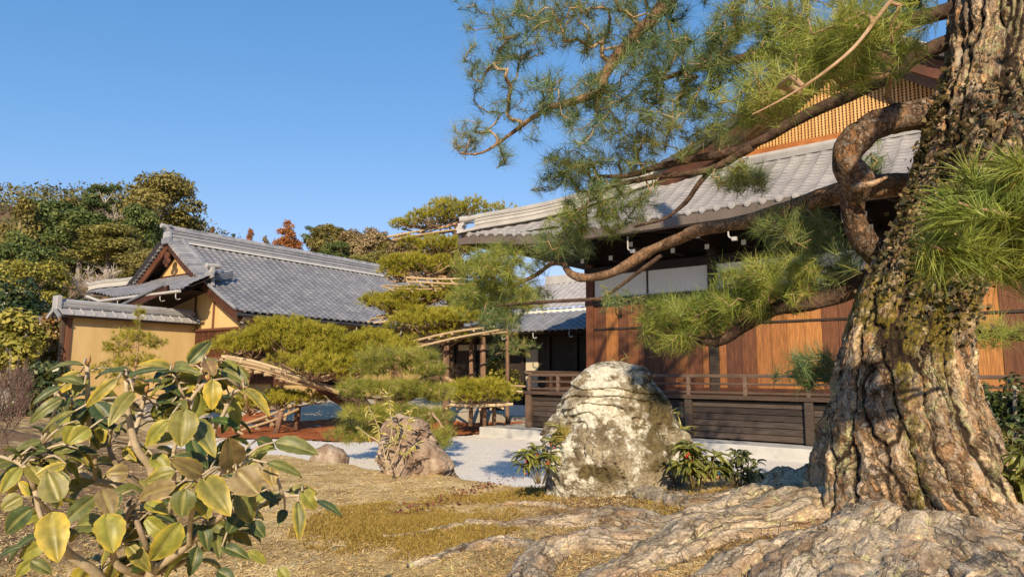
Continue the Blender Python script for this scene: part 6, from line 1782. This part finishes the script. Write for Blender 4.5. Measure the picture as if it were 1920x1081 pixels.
class Leaves:
    def __init__(s): s.V, s.C, s.F, s.n = [], [], [], 0
    def leaf(s, base, tip, width, face, green, yellow, curl=0.18, fold=0.25, rng=RNG, nu=15, nv=9, shape=0.84, rim=None):
        base, tip = np.asarray(base, float), np.asarray(tip, float)
        ax = tip - base; L = np.linalg.norm(ax); ax = ax / L
        nn = face - ax * np.dot(face, ax); nn = nrm(nn); sd = np.cross(ax, nn)
        u = np.linspace(0, 1, nu); v = np.linspace(-1, 1, nv)
        wprof = np.sin(np.pi * np.clip(u, 0, 1) ** shape) ** 0.64 * (1.02 - 0.18 * u)
        wprof[-1] = 0.015; wprof[0] = 0.04
        U, Vv = np.meshgrid(u, v, indexing='ij')
        W = wprof[:, None] * width / 2
        ser = 1 + 0.04 * np.sign(np.sin(U * 60)) * (np.abs(Vv) > 0.95)
        wav = 0.03 * np.sin(U * 9 + rng.uniform(0, 6)) * Vv
        P = base + U[..., None] * L * ax + (Vv * W * ser)[..., None] * sd + ((curl * L * (np.sin(U * math.pi) * 0.55 - 0.75 * U * U) * 0.9) + np.abs(Vv) * W * fold + wav * W - 0.004 * (np.abs(Vv) < 0.05))[..., None] * nn
        nse = fbm(P * 55 + rng.uniform(0, 50), 3)
        ed = np.clip(np.abs(Vv) ** 2.2 * 0.8 + 0.45 * U ** 3 + 0.5 * nse + (yellow - 0.73) * 1.5, 0, 1)
        yc = np.array([0.62, 0.45, 0.05]) if rim is None else np.array(rim)
        col = np.asarray(green) * (1 + 0.25 * nse[..., None])
        col = col * (1 - ed[..., None]) + yc * ed[..., None]
        mid = np.exp(-(Vv / 0.07) ** 2)[..., None] * 0.5
        col = col * (1 - mid) + np.array([0.42, 0.38, 0.13]) * mid
        vein = (np.abs(((U * 7 - np.abs(Vv) * 1.4) % 1) - 0.5) < 0.07)[..., None] * 0.08
        col = col * (1 - vein) + np.array([0.40, 0.38, 0.12]) * vein
        i = (np.arange(nu - 1)[:, None] * nv + np.arange(nv - 1)[None]).ravel()
        s.F.append(np.stack([i, i + 1, i + nv + 1, i + nv], -1) + s.n)
        s.V.append(P.reshape(-1, 3)); s.C.append(np.clip(col, 0.005, 1).reshape(-1, 3)); s.n += nu * nv
    def build(s, name, parent, m):
        V, C, Fc = np.concatenate(s.V), np.concatenate(s.C), np.concatenate(s.F)
        me = bpy.data.meshes.new(name)
        me.from_pydata(V.tolist(), [], Fc.tolist())
        a = me.attributes.new('tone', 'FLOAT_COLOR', 'POINT')
        a.data.foreach_set('color', np.concatenate([C, np.ones((len(C), 1))], 1).astype(np.float32).ravel())
        return link(name, me, m, parent, True)
cml = thing('camellia', 'camellia bush with big yellow-edged olive leaves on pale branches in the near left corner', 'shrub', (at(270, 1081, 1.55)[0], 1.6, gz_at(-0.85, 1.6)))
K = lambda x, y: (x * 0.4079, 640 + y * 0.4079)
def cp(x, y, Y): return at(*K(x, y), Y)
CBARK = mat('pale_camellia_bark', [(0.30, 0.235, 0.15), (0.43, 0.345, 0.235), (0.52, 0.44, 0.32)], 18, 0.75, 0.5, 60, fine=0.15, bdist=0.004)
DK = mat('shaded_camellia_stem', [(0.20, 0.15, 0.10), (0.32, 0.25, 0.175)], 18, 0.8, 0.5, 60, bdist=0.004)  # darker copy of the bark, shade put into the colour of inner stems
BR = [  # points in the enlarged corner view (x, y, Y), radius px there
    ([(690, 1300, 1.62), (680, 1120, 1.58), (700, 1040, 1.55), (665, 930, 1.55), (690, 790, 1.55), (700, 600, 1.5), (630, 490, 1.46), (592, 340, 1.44), (580, 175, 1.42)], (30, 26, 24, 16, 15, 21, 18, 15, 10)),
    ([(690, 1060, 1.56), (830, 960, 1.5), (940, 865, 1.46), (1040, 790, 1.42), (1180, 745, 1.4), (1300, 712, 1.38), (1390, 705, 1.37)], (20, 17, 15, 12, 10, 7, 5)),
    ([(720, 1060, 1.58), (860, 1005, 1.55), (960, 930, 1.52), (1050, 850, 1.5)], (16, 14, 12, 8)),
    ([(690, 1080, 1.6), (560, 1040, 1.52), (520, 985, 1.5), (525, 930, 1.48)], (20, 18, 15, 13)),
    ([(560, 1200, 1.6), (440, 1060, 1.5), (330, 985, 1.45), (240, 880, 1.4), (225, 780, 1.38)], (24, 21, 19, 15, 9)),
    ([(690, 700, 1.56), (600, 640, 1.54), (520, 540, 1.52), (500, 480, 1.52)], (16, 14, 12, 8)),
    ([(650, 690, 1.6), (540, 660, 1.58), (430, 640, 1.56), (370, 605, 1.56), (300, 560, 1.55), (180, 545, 1.52), (60, 540, 1.5)], (15, 16, 16, 15, 11, 8, 6)),
    ([(435, 640, 1.56), (438, 560, 1.54), (420, 440, 1.52), (405, 320, 1.5), (403, 200, 1.48), (402, 110, 1.47)], (10, 11, 11, 10, 10, 9)),
    ([(410, 350, 1.5), (340, 290, 1.5), (285, 250, 1.48), (250, 238, 1.48)], (9, 9, 7, 5)),
    ([(870, 940, 1.48), (875, 830, 1.42), (900, 720, 1.38), (930, 640, 1.34), (1010, 610, 1.32), (1075, 590, 1.31)], (11, 10, 10, 10, 8, 6)),
    ([(780, 790, 1.55), (800, 640, 1.5), (800, 500, 1.48), (850, 330, 1.46), (890, 250, 1.45), (950, 180, 1.44)], (12, 10, 10, 9, 9, 9)),
    ([(980, 860, 1.5), (960, 700, 1.5), (985, 420, 1.48), (1030, 330, 1.46), (1075, 230, 1.44), (1110, 218, 1.43)], (11, 10, 9, 10, 10, 7)),
    ([(160, 680, 1.42), (130, 600, 1.4), (90, 560, 1.4), (0, 525, 1.38)], (12, 12, 9, 6)), ([(330, 985, 1.45), (200, 830, 1.42), (160, 680, 1.42)], (12, 10, 11)),
    ([(150, 620, 1.41), (185, 540, 1.4), (195, 470, 1.4)], (6, 6, 5)), ([(850, 260, 1.45), (815, 190, 1.44), (790, 140, 1.44)], (7, 7, 6)), ([(900, 225, 1.45), (920, 160, 1.44), (935, 100, 1.43)], (6, 6, 5)),
    ([(600, 480, 1.46), (640, 350, 1.5), (670, 235, 1.5)], (12, 10, 8)), ([(600, 720, 1.55), (560, 850, 1.5), (600, 770, 1.5), (660, 720, 1.5)], (11, 11, 11, 8)), ([(610, 780, 1.52), (650, 880, 1.5), (680, 960, 1.52)], (11, 12, 13)),
]
SKP = []
for i, (path, rp) in enumerate(BR):
    P, r = resample(np.array([cp(*q) for q in path]), 0.012, [q * 0.4079 * 1.47 / F for q in rp])
    SKP.append(P)
    mb = MB(); mb.tube(P, r, 12, wob=0.22, seed=i * 2.0)
    mb.build('trunk' if i == 0 else 'branch', CBARK if i not in (2, 18, 19, 5) else DK, cml, smooth=True)
rng = np.random.default_rng(3)
G1, G2_, G3, G4, GB_ = (0.21, 0.195, 0.045), (0.14, 0.155, 0.045), (0.060, 0.090, 0.030), (0.25, 0.255, 0.045), (0.24, 0.175, 0.075)
LV = [  # base, tip, width (enlarged view), Y, colour, yellow, facing camera 0..1
    ((850, 308), (832, 482), 120, 1.30, G1, .35, .95), ((978, 176), (975, 312), 78, 1.36, G1, .95, .95), ((1120, 212), (1242, 332), 66, 1.36, G1, .85, .5), ((888, 358), (985, 508), 88, 1.34, G2_, .55, .8), ((775, 360), (664, 476), 66, 1.36, G4, .55, .7),
    ((1072, 578), (1052, 446), 118, 1.26, GB_, .25, .95), ((1086, 590), (1190, 702), 134, 1.24, GB_, .30, .95), ((932, 625), (1052, 787), 118, 1.24, G1, .62, .95), ((930, 612), (788, 540), 84, 1.26, GB_, .45, .8), ((812, 662), (622, 718), 86, 1.26, GB_, .22, .85),
    ((850, 676), (832, 806), 104, 1.25, G2_, .25, .95), ((910, 668), (960, 812), 84, 1.30, G4, .6, .8), ((1095, 688), (1162, 834), 106, 1.30, G2_, .42, .9), ((828, 828), (690, 1020), 112, 1.18, G4, .62, .9), ((470, 678), (515, 798), 92, 1.28, GB_, .25, .9),
    ((436, 712), (286, 838), 74, 1.26, G2_, .2, .75), ((236, 782), (262, 1008), 126, 1.15, G1, .88, .95), ((272, 736), (214, 590), 116, 1.27, G1, .30, .95), ((490, 790), (522, 962), 124, 1.22, G4, .68, .9), ((1262, 462), (1464, 508), 84, 1.28, G2_, .28, .7),
    ((1228, 556), (1392, 612), 62, 1.28, G2_, .3, .6), ((1388, 684), (1456, 772), 70, 1.30, G4, .55, .8), ((1368, 732), (1380, 912), 58, 1.28, G2_, .78, .6), ((1458, 728), (1572, 794), 48, 1.30, G3, .35, .5), ((1238, 572), (1252, 658), 66, 1.36, GB_, .6, .8),
    ((102, 712), (2, 770), 78, 1.30, G1, .35, .8), ((150, 762), (10, 885), 92, 1.26, G3, .2, .7), ((92, 576), (2, 694), 60, 1.32, G4, .55, .7), ((304, 562), (160, 612), 46, 1.36, G1, .85, .6), ((382, 104), (186, 132), 42, 1.42, G2_, .25, .35),
    ((388, 196), (250, 160), 52, 1.42, G2_, .2, .5), ((282, 204), (144, 284), 46, 1.40, G3, .4, .3), ((344, 318), (180, 408), 48, 1.36, G1, .3, .35), ((285, 262), (126, 372), 54, 1.38, G2_, .15, .5), ((540, 168), (384, 304), 52, 1.34, G1, .75, .5),
    ((612, 228), (498, 376), 68, 1.34, G1, .35, .7), ((574, 132), (424, 152), 38, 1.42, G3, .3, .3), ((580, 160), (770, 116), 46, 1.40, G3, .2, .35), ((795, 188), (676, 244), 58, 1.42, G4, .5, .4), ((782, 132), (918, 136), 48, 1.42, G2_, .25, .6),
    ((925, 110), (1000, 88), 50, 1.40, G2_, .2, .5), ((948, 84), (984, 156), 66, 1.40, (0.24, 0.15, 0.07), .35, .7), ((358, 362), (296, 472), 66, 1.40, G4, .35, .7), ((414, 396), (312, 468), 70, 1.36, G4, .6, .8), ((188, 458), (70, 494), 46, 1.40, G2_, .2, .4),
    ((360, 492), (205, 502), 52, 1.40, G2_, .2, .6), ((96, 520), (22, 490), 52, 1.36, G4, .6, .5), ((592, 602), (486, 606), 78, 1.32, GB_, .5, .9), ((806, 596), (662, 640), 72, 1.32, G1, .45, .7), ((1160, 530), (1250, 478), 56, 1.34, G4, .2, .6),
    ((1110, 560), (1236, 492), 62, 1.36, G4, .25, .6), ((1108, 790), (1048, 874), 82, 1.34, G3, .1, .7), ((1155, 826), (1220, 898), 58, 1.34, G3, .15, .7), ((1020, 940), (1152, 994), 54, 1.34, G3, .2, .6), ((1140, 960), (1228, 1020), 42, 1.30, G4, .45, .6),
    ((670, 742), (772, 784), 66, 1.34, G4, .75, .7), ((0, 985), (100, 935), 46, 1.18, G3, .3, .4), ((720, 265), (800, 268), 60, 1.46, G3, .3, .6), ((640, 300), (610, 310), 70, 1.46, GB_, .3, .6), ((790, 280), (858, 300), 60, 1.44, G2_, .3, .6),
    ((1000, 260), (1060, 250), 40, 1.46, G3, .2, .5), ((1065, 250), (1090, 420), 60, 1.46, G4, .45, .6), ((950, 370), (1100, 380), 60, 1.46, (0.06, 0.12, 0.03), .1, .5), ((1180, 450), (1270, 490), 60, 1.38, G3, .2, .6), ((700, 520), (780, 600), 76, 1.46, G4, .4, .7),
    ((880, 450), (930, 560), 90, 1.44, (0.05, 0.10, 0.035), .05, .8), ((960, 540), (1050, 620), 70, 1.40, G3, .25, .7), ((430, 280), (520, 380), 90, 1.48, (0.05, 0.085, 0.035), .1, .6), ((520, 400), (440, 340), 60, 1.5, G3, .1, .5), ((250, 250), (300, 320), 40, 1.44, G2_, .2, .4),
    ((660, 180), (760, 180), 40, 1.46, G3, .2, .3), ((740, 200), (830, 240), 50, 1.46, G3, .25, .4), ((840, 220), (740, 300), 50, 1.5, G3, .2, .5), ((1060, 690), (1000, 720), 60, 1.4, G3, .3, .6), ((1200, 690), (1280, 740), 44, 1.36, G3, .2, .5),
    ((1290, 700), (1240, 760), 46, 1.38, G3, .2, .6), ((1310, 770), (1280, 840), 44, 1.38, G3, .3, .6), ((150, 1000), (70, 1080), 50, 1.2, G4, .45, .7), ((140, 1010), (240, 1060), 60, 1.2, G2_, .3, .6), ((1000, 1050), (1080, 1100), 60, 1.25, G3, .2, .7), ((560, 700), (470, 780), 80, 1.44, G3, .4, .6),
    ((510, 870), (460, 960), 46, 1.4, G3, .3, .6), ((930, 840), (960, 960), 60, 1.44, G3, .25, .6), ((1280, 1040), (1330, 1100), 50, 1.3, G4, .4, .6),
]
lv = Leaves()
view = lambda p: nrm(CAM - p)
for (b, t, wd, Y, g, ye, fc) in LV:
    B = cp(*b, Y + rng.uniform(-.015, .015)); T = cp(*t, Y + rng.uniform(-0.05, 0.02))
    f = nrm(view(B) * fc + np.array([0.25, -0.1, 1.0]) * (1 - fc) + 0.12 * rng.normal(size=3))
    lv.leaf(B, T, wd * 0.4079 * Y / F * 1.08, f, g, ye * 0.9, curl=rng.uniform(0.05, 0.22), fold=rng.uniform(0.04, 0.2), rng=rng)
    # leaf stalk to the nearest branch
SK = np.vstack(SKP)
tw = MB()
for (b, t, wd, Y, g, ye, fc) in LV:
    B = cp(*b, Y)
    j = int(np.argmin(np.linalg.norm(SK - B, axis=1)))
    if np.linalg.norm(SK[j] - B) < 0.11:
        P = resample([SK[j], SK[j] * .45 + B * .55 + np.array([0, 0, 0.012]), B], 0.02)
        tw.tube(P, np.linspace(0.0035, 0.0016, len(P)), 6)
# fill-in leaves on the twigs
for P in SKP[1:]:
    for _ in range(11):
        j = rng.integers(len(P) // 3, len(P))
        B0 = P[j]
        dr = nrm(rng.normal(size=3) * np.array([1, 0.7, 0.5]) + np.array([0, 0.2, 0.1]))
        B = B0 + dr * rng.uniform(0.012, 0.04) + np.array([0, 0.03, 0])
        L = rng.uniform(0.042, 0.078)
        T = B + nrm(dr + np.array([0, 0.1, -0.45])) * L
        g = [G1, G2_, G3, G3, G4][rng.integers(5)]
        lv.leaf(B, T, L * rng.uniform(0.44, 0.6), nrm(view(B) * .5 + np.array([0, -.1, .8]) + .4 * rng.normal(size=3)), g, rng.choice([.1, .2, .3, .5, .75]), curl=.2, rng=rng)
        Q = resample([B0, (B0 + B) / 2 + np.array([0, 0, 0.006]), B], 0.02); tw.tube(Q, 0.0018, 5)
lv.build('leaves', cml, LEAFM)
tw.build('leaf_stalks', CBARK, cml, smooth=True, kind='stuff')
mb = MB()
for (x, y) in ((580, 170), (402, 105), (790, 138), (935, 96), (1110, 214), (196, 466), (955, 178), (670, 232), (1395, 704)):   # pointed winter buds
    p = cp(x, y, 1.43)
    mb.tube([p, p + (0.002, 0, 0.008), p + (0.004, 0, 0.020)], [0.003, 0.0045, 0.0008], 7)
mb.build('bud', mat('brown_leaf_bud', [(0.25, 0.12, 0.05), (0.40, 0.22, 0.09)], 30, 0.6), cml, smooth=True)

# ================================================================== small plants at the big rock
GLOSS = vcol_mat('glossy_rosette_leaf', 0.3, 0.25, 0.5)
BERRY = mat('red_berry', [(0.5, 0.012, 0.010), (0.65, 0.03, 0.02)], 20, 0.25, spec=0.6)
STEM = mat('green_brown_stem', [(0.12, 0.09, 0.035), (0.2, 0.15, 0.06)], 10, 0.7)
def rosette_plant(name, label, px, py, wpx, hpx, Y, nst, leaf_l, greens, berries, seed, per=11, wr=0.26, cat='plant', group=None):
    rng = np.random.default_rng(seed)
    base = at(px, py, Y); base[2] = max(base[2], gz_at(base[0], base[1]) - 0.01) if name != 'fern' else base[2]
    e = thing(name, label, cat, base, group)
    L = Leaves(); st = MB(); be = MB()
    W, H = wpx * Y / F / 2, hpx * Y / F
    for k in range(nst):
        off = np.array([rng.uniform(-1, 1) * W * 0.75, rng.uniform(-1, 0.6) * W * 0.6, 0])
        top = base + off + np.array([0, 0, H * rng.uniform(0.45, 1.0) * (1 - 0.35 * abs(off[0]) / W)])
        P = resample([base + off * 0.25, base + off * 0.7 + np.array([0, 0, H * 0.3]), top], 0.03)
        st.tube(P, np.linspace(0.005, 0.0025, len(P)), 5)
        for q, sc in ((top, 1.0), (P[int(len(P) * .7)], 0.8)):
            for i in range(per if sc == 1 else per // 2):
                th = rng.uniform(0, 6.28); up = rng.uniform(-0.75, 0.55)
                d = nrm(np.array([math.cos(th), math.sin(th), up]))
                ll = leaf_l * sc * rng.uniform(0.7, 1.15)
                L.leaf(q + d * 0.006, q + d * ll, ll * wr * rng.uniform(.85, 1.15), nrm(np.array([0, -0.25, 1.0]) + 0.3 * rng.normal(size=3)), greens[rng.integers(len(greens))], 0.18 + 0.2 * rng.random(), curl=0.3, fold=0.3, rng=rng, nu=7, nv=5, shape=1.0, rim=(0.40, 0.36, 0.06))
        if berries and rng.random() < 0.75:
            for i in range(rng.integers(1, 4)):
                c = top + np.array([rng.uniform(-.025, .025), -rng.uniform(.01, .05), -rng.uniform(0.02, 0.06)])
                th = np.linspace(0, math.pi, 7)
                be.tube([c + (0, 0, -0.0065 * math.cos(t)) for t in th], np.maximum(0.0065 * np.sin(th), 0.0004), 8)
    L.build('leaves', e, GLOSS); st.build('stem', STEM, e, smooth=True)
    if berries: be.build('berry', BERRY, e, smooth=True)
    return e
AG = [(0.13, 0.155, 0.03), (0.18, 0.20, 0.035), (0.24, 0.25, 0.05), (0.10, 0.125, 0.03)]
rosette_plant('ardisia_plant', 'small bright green plant with red berries at the left foot of the big lichened rock', 1013, 906, 90, 92, 5.35, 11, 0.105, AG, True, 1)
rosette_plant('ardisia_plant', 'fuller bright green leafy plant at the right foot of the big lichened rock', 1302, 916, 98, 92, 5.0, 12, 0.125, AG, True, 2, per=13)
DGR = [(0.028, 0.05, 0.02), (0.045, 0.075, 0.028), (0.07, 0.10, 0.035)]
rosette_plant('dark_shrub', 'low dark green shrub between the bright leafy plant and the pine root', 1388, 915, 104, 66, 5.0, 15, 0.075, DGR, False, 3, per=8, wr=0.45, cat='shrub')
rosette_plant('ardisia_plant', 'bright narrow-leaved plant with a red berry at the right edge by the pine base', 1912, 985, 64, 130, 3.3, 7, 0.11, AG, True, 4)
rosette_plant('dark_shrub', 'twiggy shrub with round leaves and one yellow leaf right of the trunk', 1890, 900, 90, 110, 3.9, 9, 0.065, DGR + [(0.10, 0.13, 0.03)], False, 5, per=7, wr=0.55, cat='shrub')
leafy_shrub('evergreen_shrub', 'dark bushy shrub in front of the plank wall at the right edge', 1900, 720, 905, 130, 7.2, 'gloss', 3400, 0.06, seed=41)
leafy_shrub('evergreen_shrub', 'low yellow-green shrub just right of the big trunk before the dark skirt', 1862, 800, 900, 80, 6.2, 'soft', 1200, 0.05, seed=42)
# grass-like ferns growing on the rock
def tuft_plant(name, label, px, py, Y, n, ln, cols, seed, cat='grass tuft', up=0.6, side=(0, 0, 0)):
    rng = np.random.default_rng(seed)
    base = at(px, py, Y); e = thing(name, label, cat, base)
    L = Leaves()
    for i in range(n):
        th = rng.uniform(0, 6.28)
        d = nrm(np.array([math.cos(th), math.sin(th) * .6, up + rng.uniform(0, .8)]) + np.array(side))
        b = base + np.array([rng.normal() * .02, rng.normal() * .01, 0])
        l_ = ln * rng.uniform(.6, 1.2)
        L.leaf(b, b + d * l_, l_ * 0.11, nrm(np.array([0, -.6, .8]) + .3 * rng.normal(size=3)), cols[rng.integers(len(cols))], .1, curl=0.5, fold=.2, rng=rng, nu=8, nv=3)
    L.build('blades', e, GLOSS)
    return e
tuft_plant('grass_tuft', 'two thin green blades sprouting from the flat top of the big rock', 1160, 690, RY - .05, 3, 0.13, AG, 51, up=1.2)
tuft_plant('rock_fern', 'green fern tuft in the upper cleft on the right flank of the big rock', 1228, 756, RY - .12, 7, 0.13, AG, 52, 'fern', .5, (.7, 0, 0))
tuft_plant('rock_fern', 'larger fern tuft halfway down the right flank of the big rock', 1250, 785, RY - .15, 16, 0.17, AG, 53, 'fern', .5, (.8, 0, 0))
tuft_plant('rock_fern', 'lowest fern tuft on the right flank of the big rock', 1268, 815, RY - .2, 12, 0.15, AG, 54, 'fern', .5, (.8, 0, 0))
tuft_plant('rock_fern', 'yellow-green fern tuft on the left flank of the big rock', 1050, 805, RY - .25, 8, 0.11, [(0.22, .22, .04)], 55, 'fern', .5, (-.8, -.3, 0))
# leafy twig in front of the brown rock
e = thing('leafy_sapling', 'thin sapling with narrow yellow-green leaves and dry stems before the brown rock', 'sapling', at(725, 880, 7.0))
mb = MB(); L = Leaves(); rng = np.random.default_rng(9)
for pth in ([(728, 880), (716, 830), (705, 790), (690, 760)], [(722, 870), (735, 800), (728, 745), (718, 728)], [(730, 880), (750, 830), (765, 790), (772, 765)], [(740, 885), (760, 850), (782, 830)], [(716, 830), (690, 815), (672, 800)], [(735, 880), (720, 850), (735, 830), (752, 800)]):
    P = resample(np.array([at(x, y, 6.95) for x, y in pth]), 0.03)
    mb.tube(P, np.linspace(0.007, 0.003, len(P)), 6)
    for j in range(len(P) // 2, len(P)):
        for _ in range(2):
            d = nrm(rng.normal(size=3) * np.array([1, .5, .6]) + np.array([0, 0, -.3])); l_ = rng.uniform(.06, .10)
            L.leaf(P[j], P[j] + d * l_, l_ * .26, nrm(np.array([0, -1, .5]) + .4 * rng.normal(size=3)), [(0.30, .28, .05), (0.22, .24, .045), (.36, .30, .06)][rng.integers(3)], .25, rng=rng, nu=6, nv=3)
mb.build('stem', CBARK, e, smooth=True); L.build('leaves', e, GLOSS)
# reddish ground creeper along the mound's edge
rng = np.random.default_rng(19)
pts = []
for (a, b, n) in (((930, 905), (830, 945), 260), ((1000, 890), (930, 908), 220), ((1060, 905), (1240, 915), 160), ((830, 945), (740, 965), 120)):
    for _ in range(n):
        f = rng.random(); q = on_ground(a[0] + (b[0] - a[0]) * f + rng.normal() * 12, a[1] + (b[1] - a[1]) * f + rng.normal() * 5)
        pts.append(q + np.array([0, 0, abs(rng.normal()) * 0.02]))
pts = np.array(pts)
CREEP = leafmat('dark_red_creeper', [(0.07, 0.022, 0.018), (0.16, 0.05, 0.035), (0.24, 0.10, 0.06)], 0.6, 0.1, 4)
fast_mesh('ground_creeper', cards(pts, rng.normal(size=pts.shape) + np.array([0, -.3, 1.2]), rng.uniform(.02, .045, len(pts)), 1.8, rng), 4, CREEP, None, kind='stuff')
# dead moss, needles and leaves strewn over the mound
n = 95000
Y = 2.3 + 7.2 * rng.random(n) ** 1.4
X = (rng.random(n) * 1.9 - 1.0) * (Y * 0.78)
k = Y < mound_edge(X) - 0.1
X, Y = X[k], Y[k]
Z = h_base(X, Y) + (0.014 * ridged(p2(X * 6, Y * 6, 5), 4) + 0.008 * fbm(p2(X * 26, Y * 26, 2), 2)) + 0.004
C0 = np.stack([X, Y, Z], -1)
DRY = leafmat('dry_straw_litter', [(0.22, 0.13, 0.05), (0.48, 0.33, 0.13), (0.68, 0.51, 0.24), (0.84, 0.70, 0.42)], 0.9, 0.1, 6)
th = rng.uniform(0, 2 * math.pi, len(C0)); ln = rng.uniform(.012, .045, len(C0))
d = np.stack([np.cos(th), np.sin(th), rng.normal(size=len(th)) * .25], -1) * ln[:, None]
wv = np.stack([-np.sin(th), np.cos(th), rng.normal(size=len(th)) * .3], -1) * rng.uniform(.0012, .0035, len(th))[:, None]
fast_mesh('dry_litter', np.stack([C0 - d / 2 - wv, C0 + d / 2 - wv, C0 + d / 2 + wv, C0 - d / 2 + wv], 1).reshape(-1, 3), 4, DRY, None, np.clip(vnoise(C0 * 2.5) * .6 + .4 * rng.random(len(C0)), 0, 1), kind='stuff')
n = 9000
X = rng.uniform(-.2, 3.1, n); Y = rng.uniform(2.3, 4.9, n)
Z = h_base(X, Y) + rng.uniform(.0, .07, n)
C0 = np.stack([X, Y, Z], -1)
NEED = leafmat('fallen_brown_needles', [(0.14, 0.07, 0.03), (0.26, 0.14, 0.06), (0.40, 0.24, 0.11)], 0.8, 0.1, 6)
th = rng.uniform(0, 2 * math.pi, n); ln = rng.uniform(.03, .085, n)
d = np.stack([np.cos(th), np.sin(th), rng.normal(size=n) * .3], -1) * ln[:, None]
wv = np.stack([-np.sin(th), np.cos(th), 0 * th], -1) * rng.uniform(.0008, .0018, n)[:, None]
fast_mesh('fallen_needles', np.stack([C0 - d / 2 - wv, C0 + d / 2 - wv, C0 + d / 2 + wv, C0 - d / 2 + wv], 1).reshape(-1, 3), 4, NEED, None, kind='stuff')
# golden moss cushions
n = 15000
cx_, cy_ = c1[0], 4.75
a_ = rng.uniform(0, 6.283, n); r_ = rng.random(n) ** .8 * 1.25
X = np.concatenate([cx_ + np.cos(a_) * r_ * .62, rng.normal(0.15, .5, 5000), rng.normal(1.7, .7, 7000)]); Y = np.concatenate([cy_ + np.sin(a_) * r_ * .72, rng.normal(5.85, .22, 5000), rng.normal(4.2, .45, 7000)])
k = (1.4 * fbm(p2(X * 2.4, Y * 2.4, 6), 3) + .5 * fbm(p2(X * 14, Y * 14, 2), 2) + .35 * (1 - 2 * rng.random(len(X))) > -.05) & (Y < mound_edge(X) - .05)
X, Y = X[k], Y[k]
C0 = np.stack([X, Y, h_base(X, Y) + 0.010 * ridged(p2(X * 6, Y * 6, 5), 4) + .012], -1)
MOSS = leafmat('golden_moss_tip', [(0.18, 0.115, 0.02), (0.34, 0.23, 0.05), (0.50, 0.37, 0.11)], 0.9, 0.2, 6)
fast_mesh('moss_tufts', tufts(C0, np.array([[0, 0, 1.0]]) + .3 * rng.normal(size=C0.shape), 4, .022, .005, rng, spread=.8, back=.2), 3, MOSS, None, kind='stuff')
# fallen twigs
for i, (a, b, lb) in enumerate((((560, 1062), (640, 1010), 'bent pale fallen twig lying on the ground right of the camellia'), ((730, 1000), (800, 985), 'dark fallen twig on the dry moss left of the root tips'), ((690, 905), (765, 900), 'thin dark stick lying on the dry moss before the brown rock'))):
    P = np.array([on_ground(a[0] + (b[0] - a[0]) * f + 6 * math.sin(f * 5 + i), a[1] + (b[1] - a[1]) * f + 5 * math.sin(f * 4)) + np.array([0, 0, .012]) for f in np.linspace(0, 1, 10)])
    mb = MB(); mb.tube(P, np.linspace(.006, .003, 10), 6); mb.tube(resample([P[5], P[5] + np.array([.05, .06, .02]), P[5] + np.array([.12, .08, .01])], .03), .003, 5)
    mb.build('fallen_twig', TWIG if i else CBARK, None, smooth=True, label=lb, category='twig')
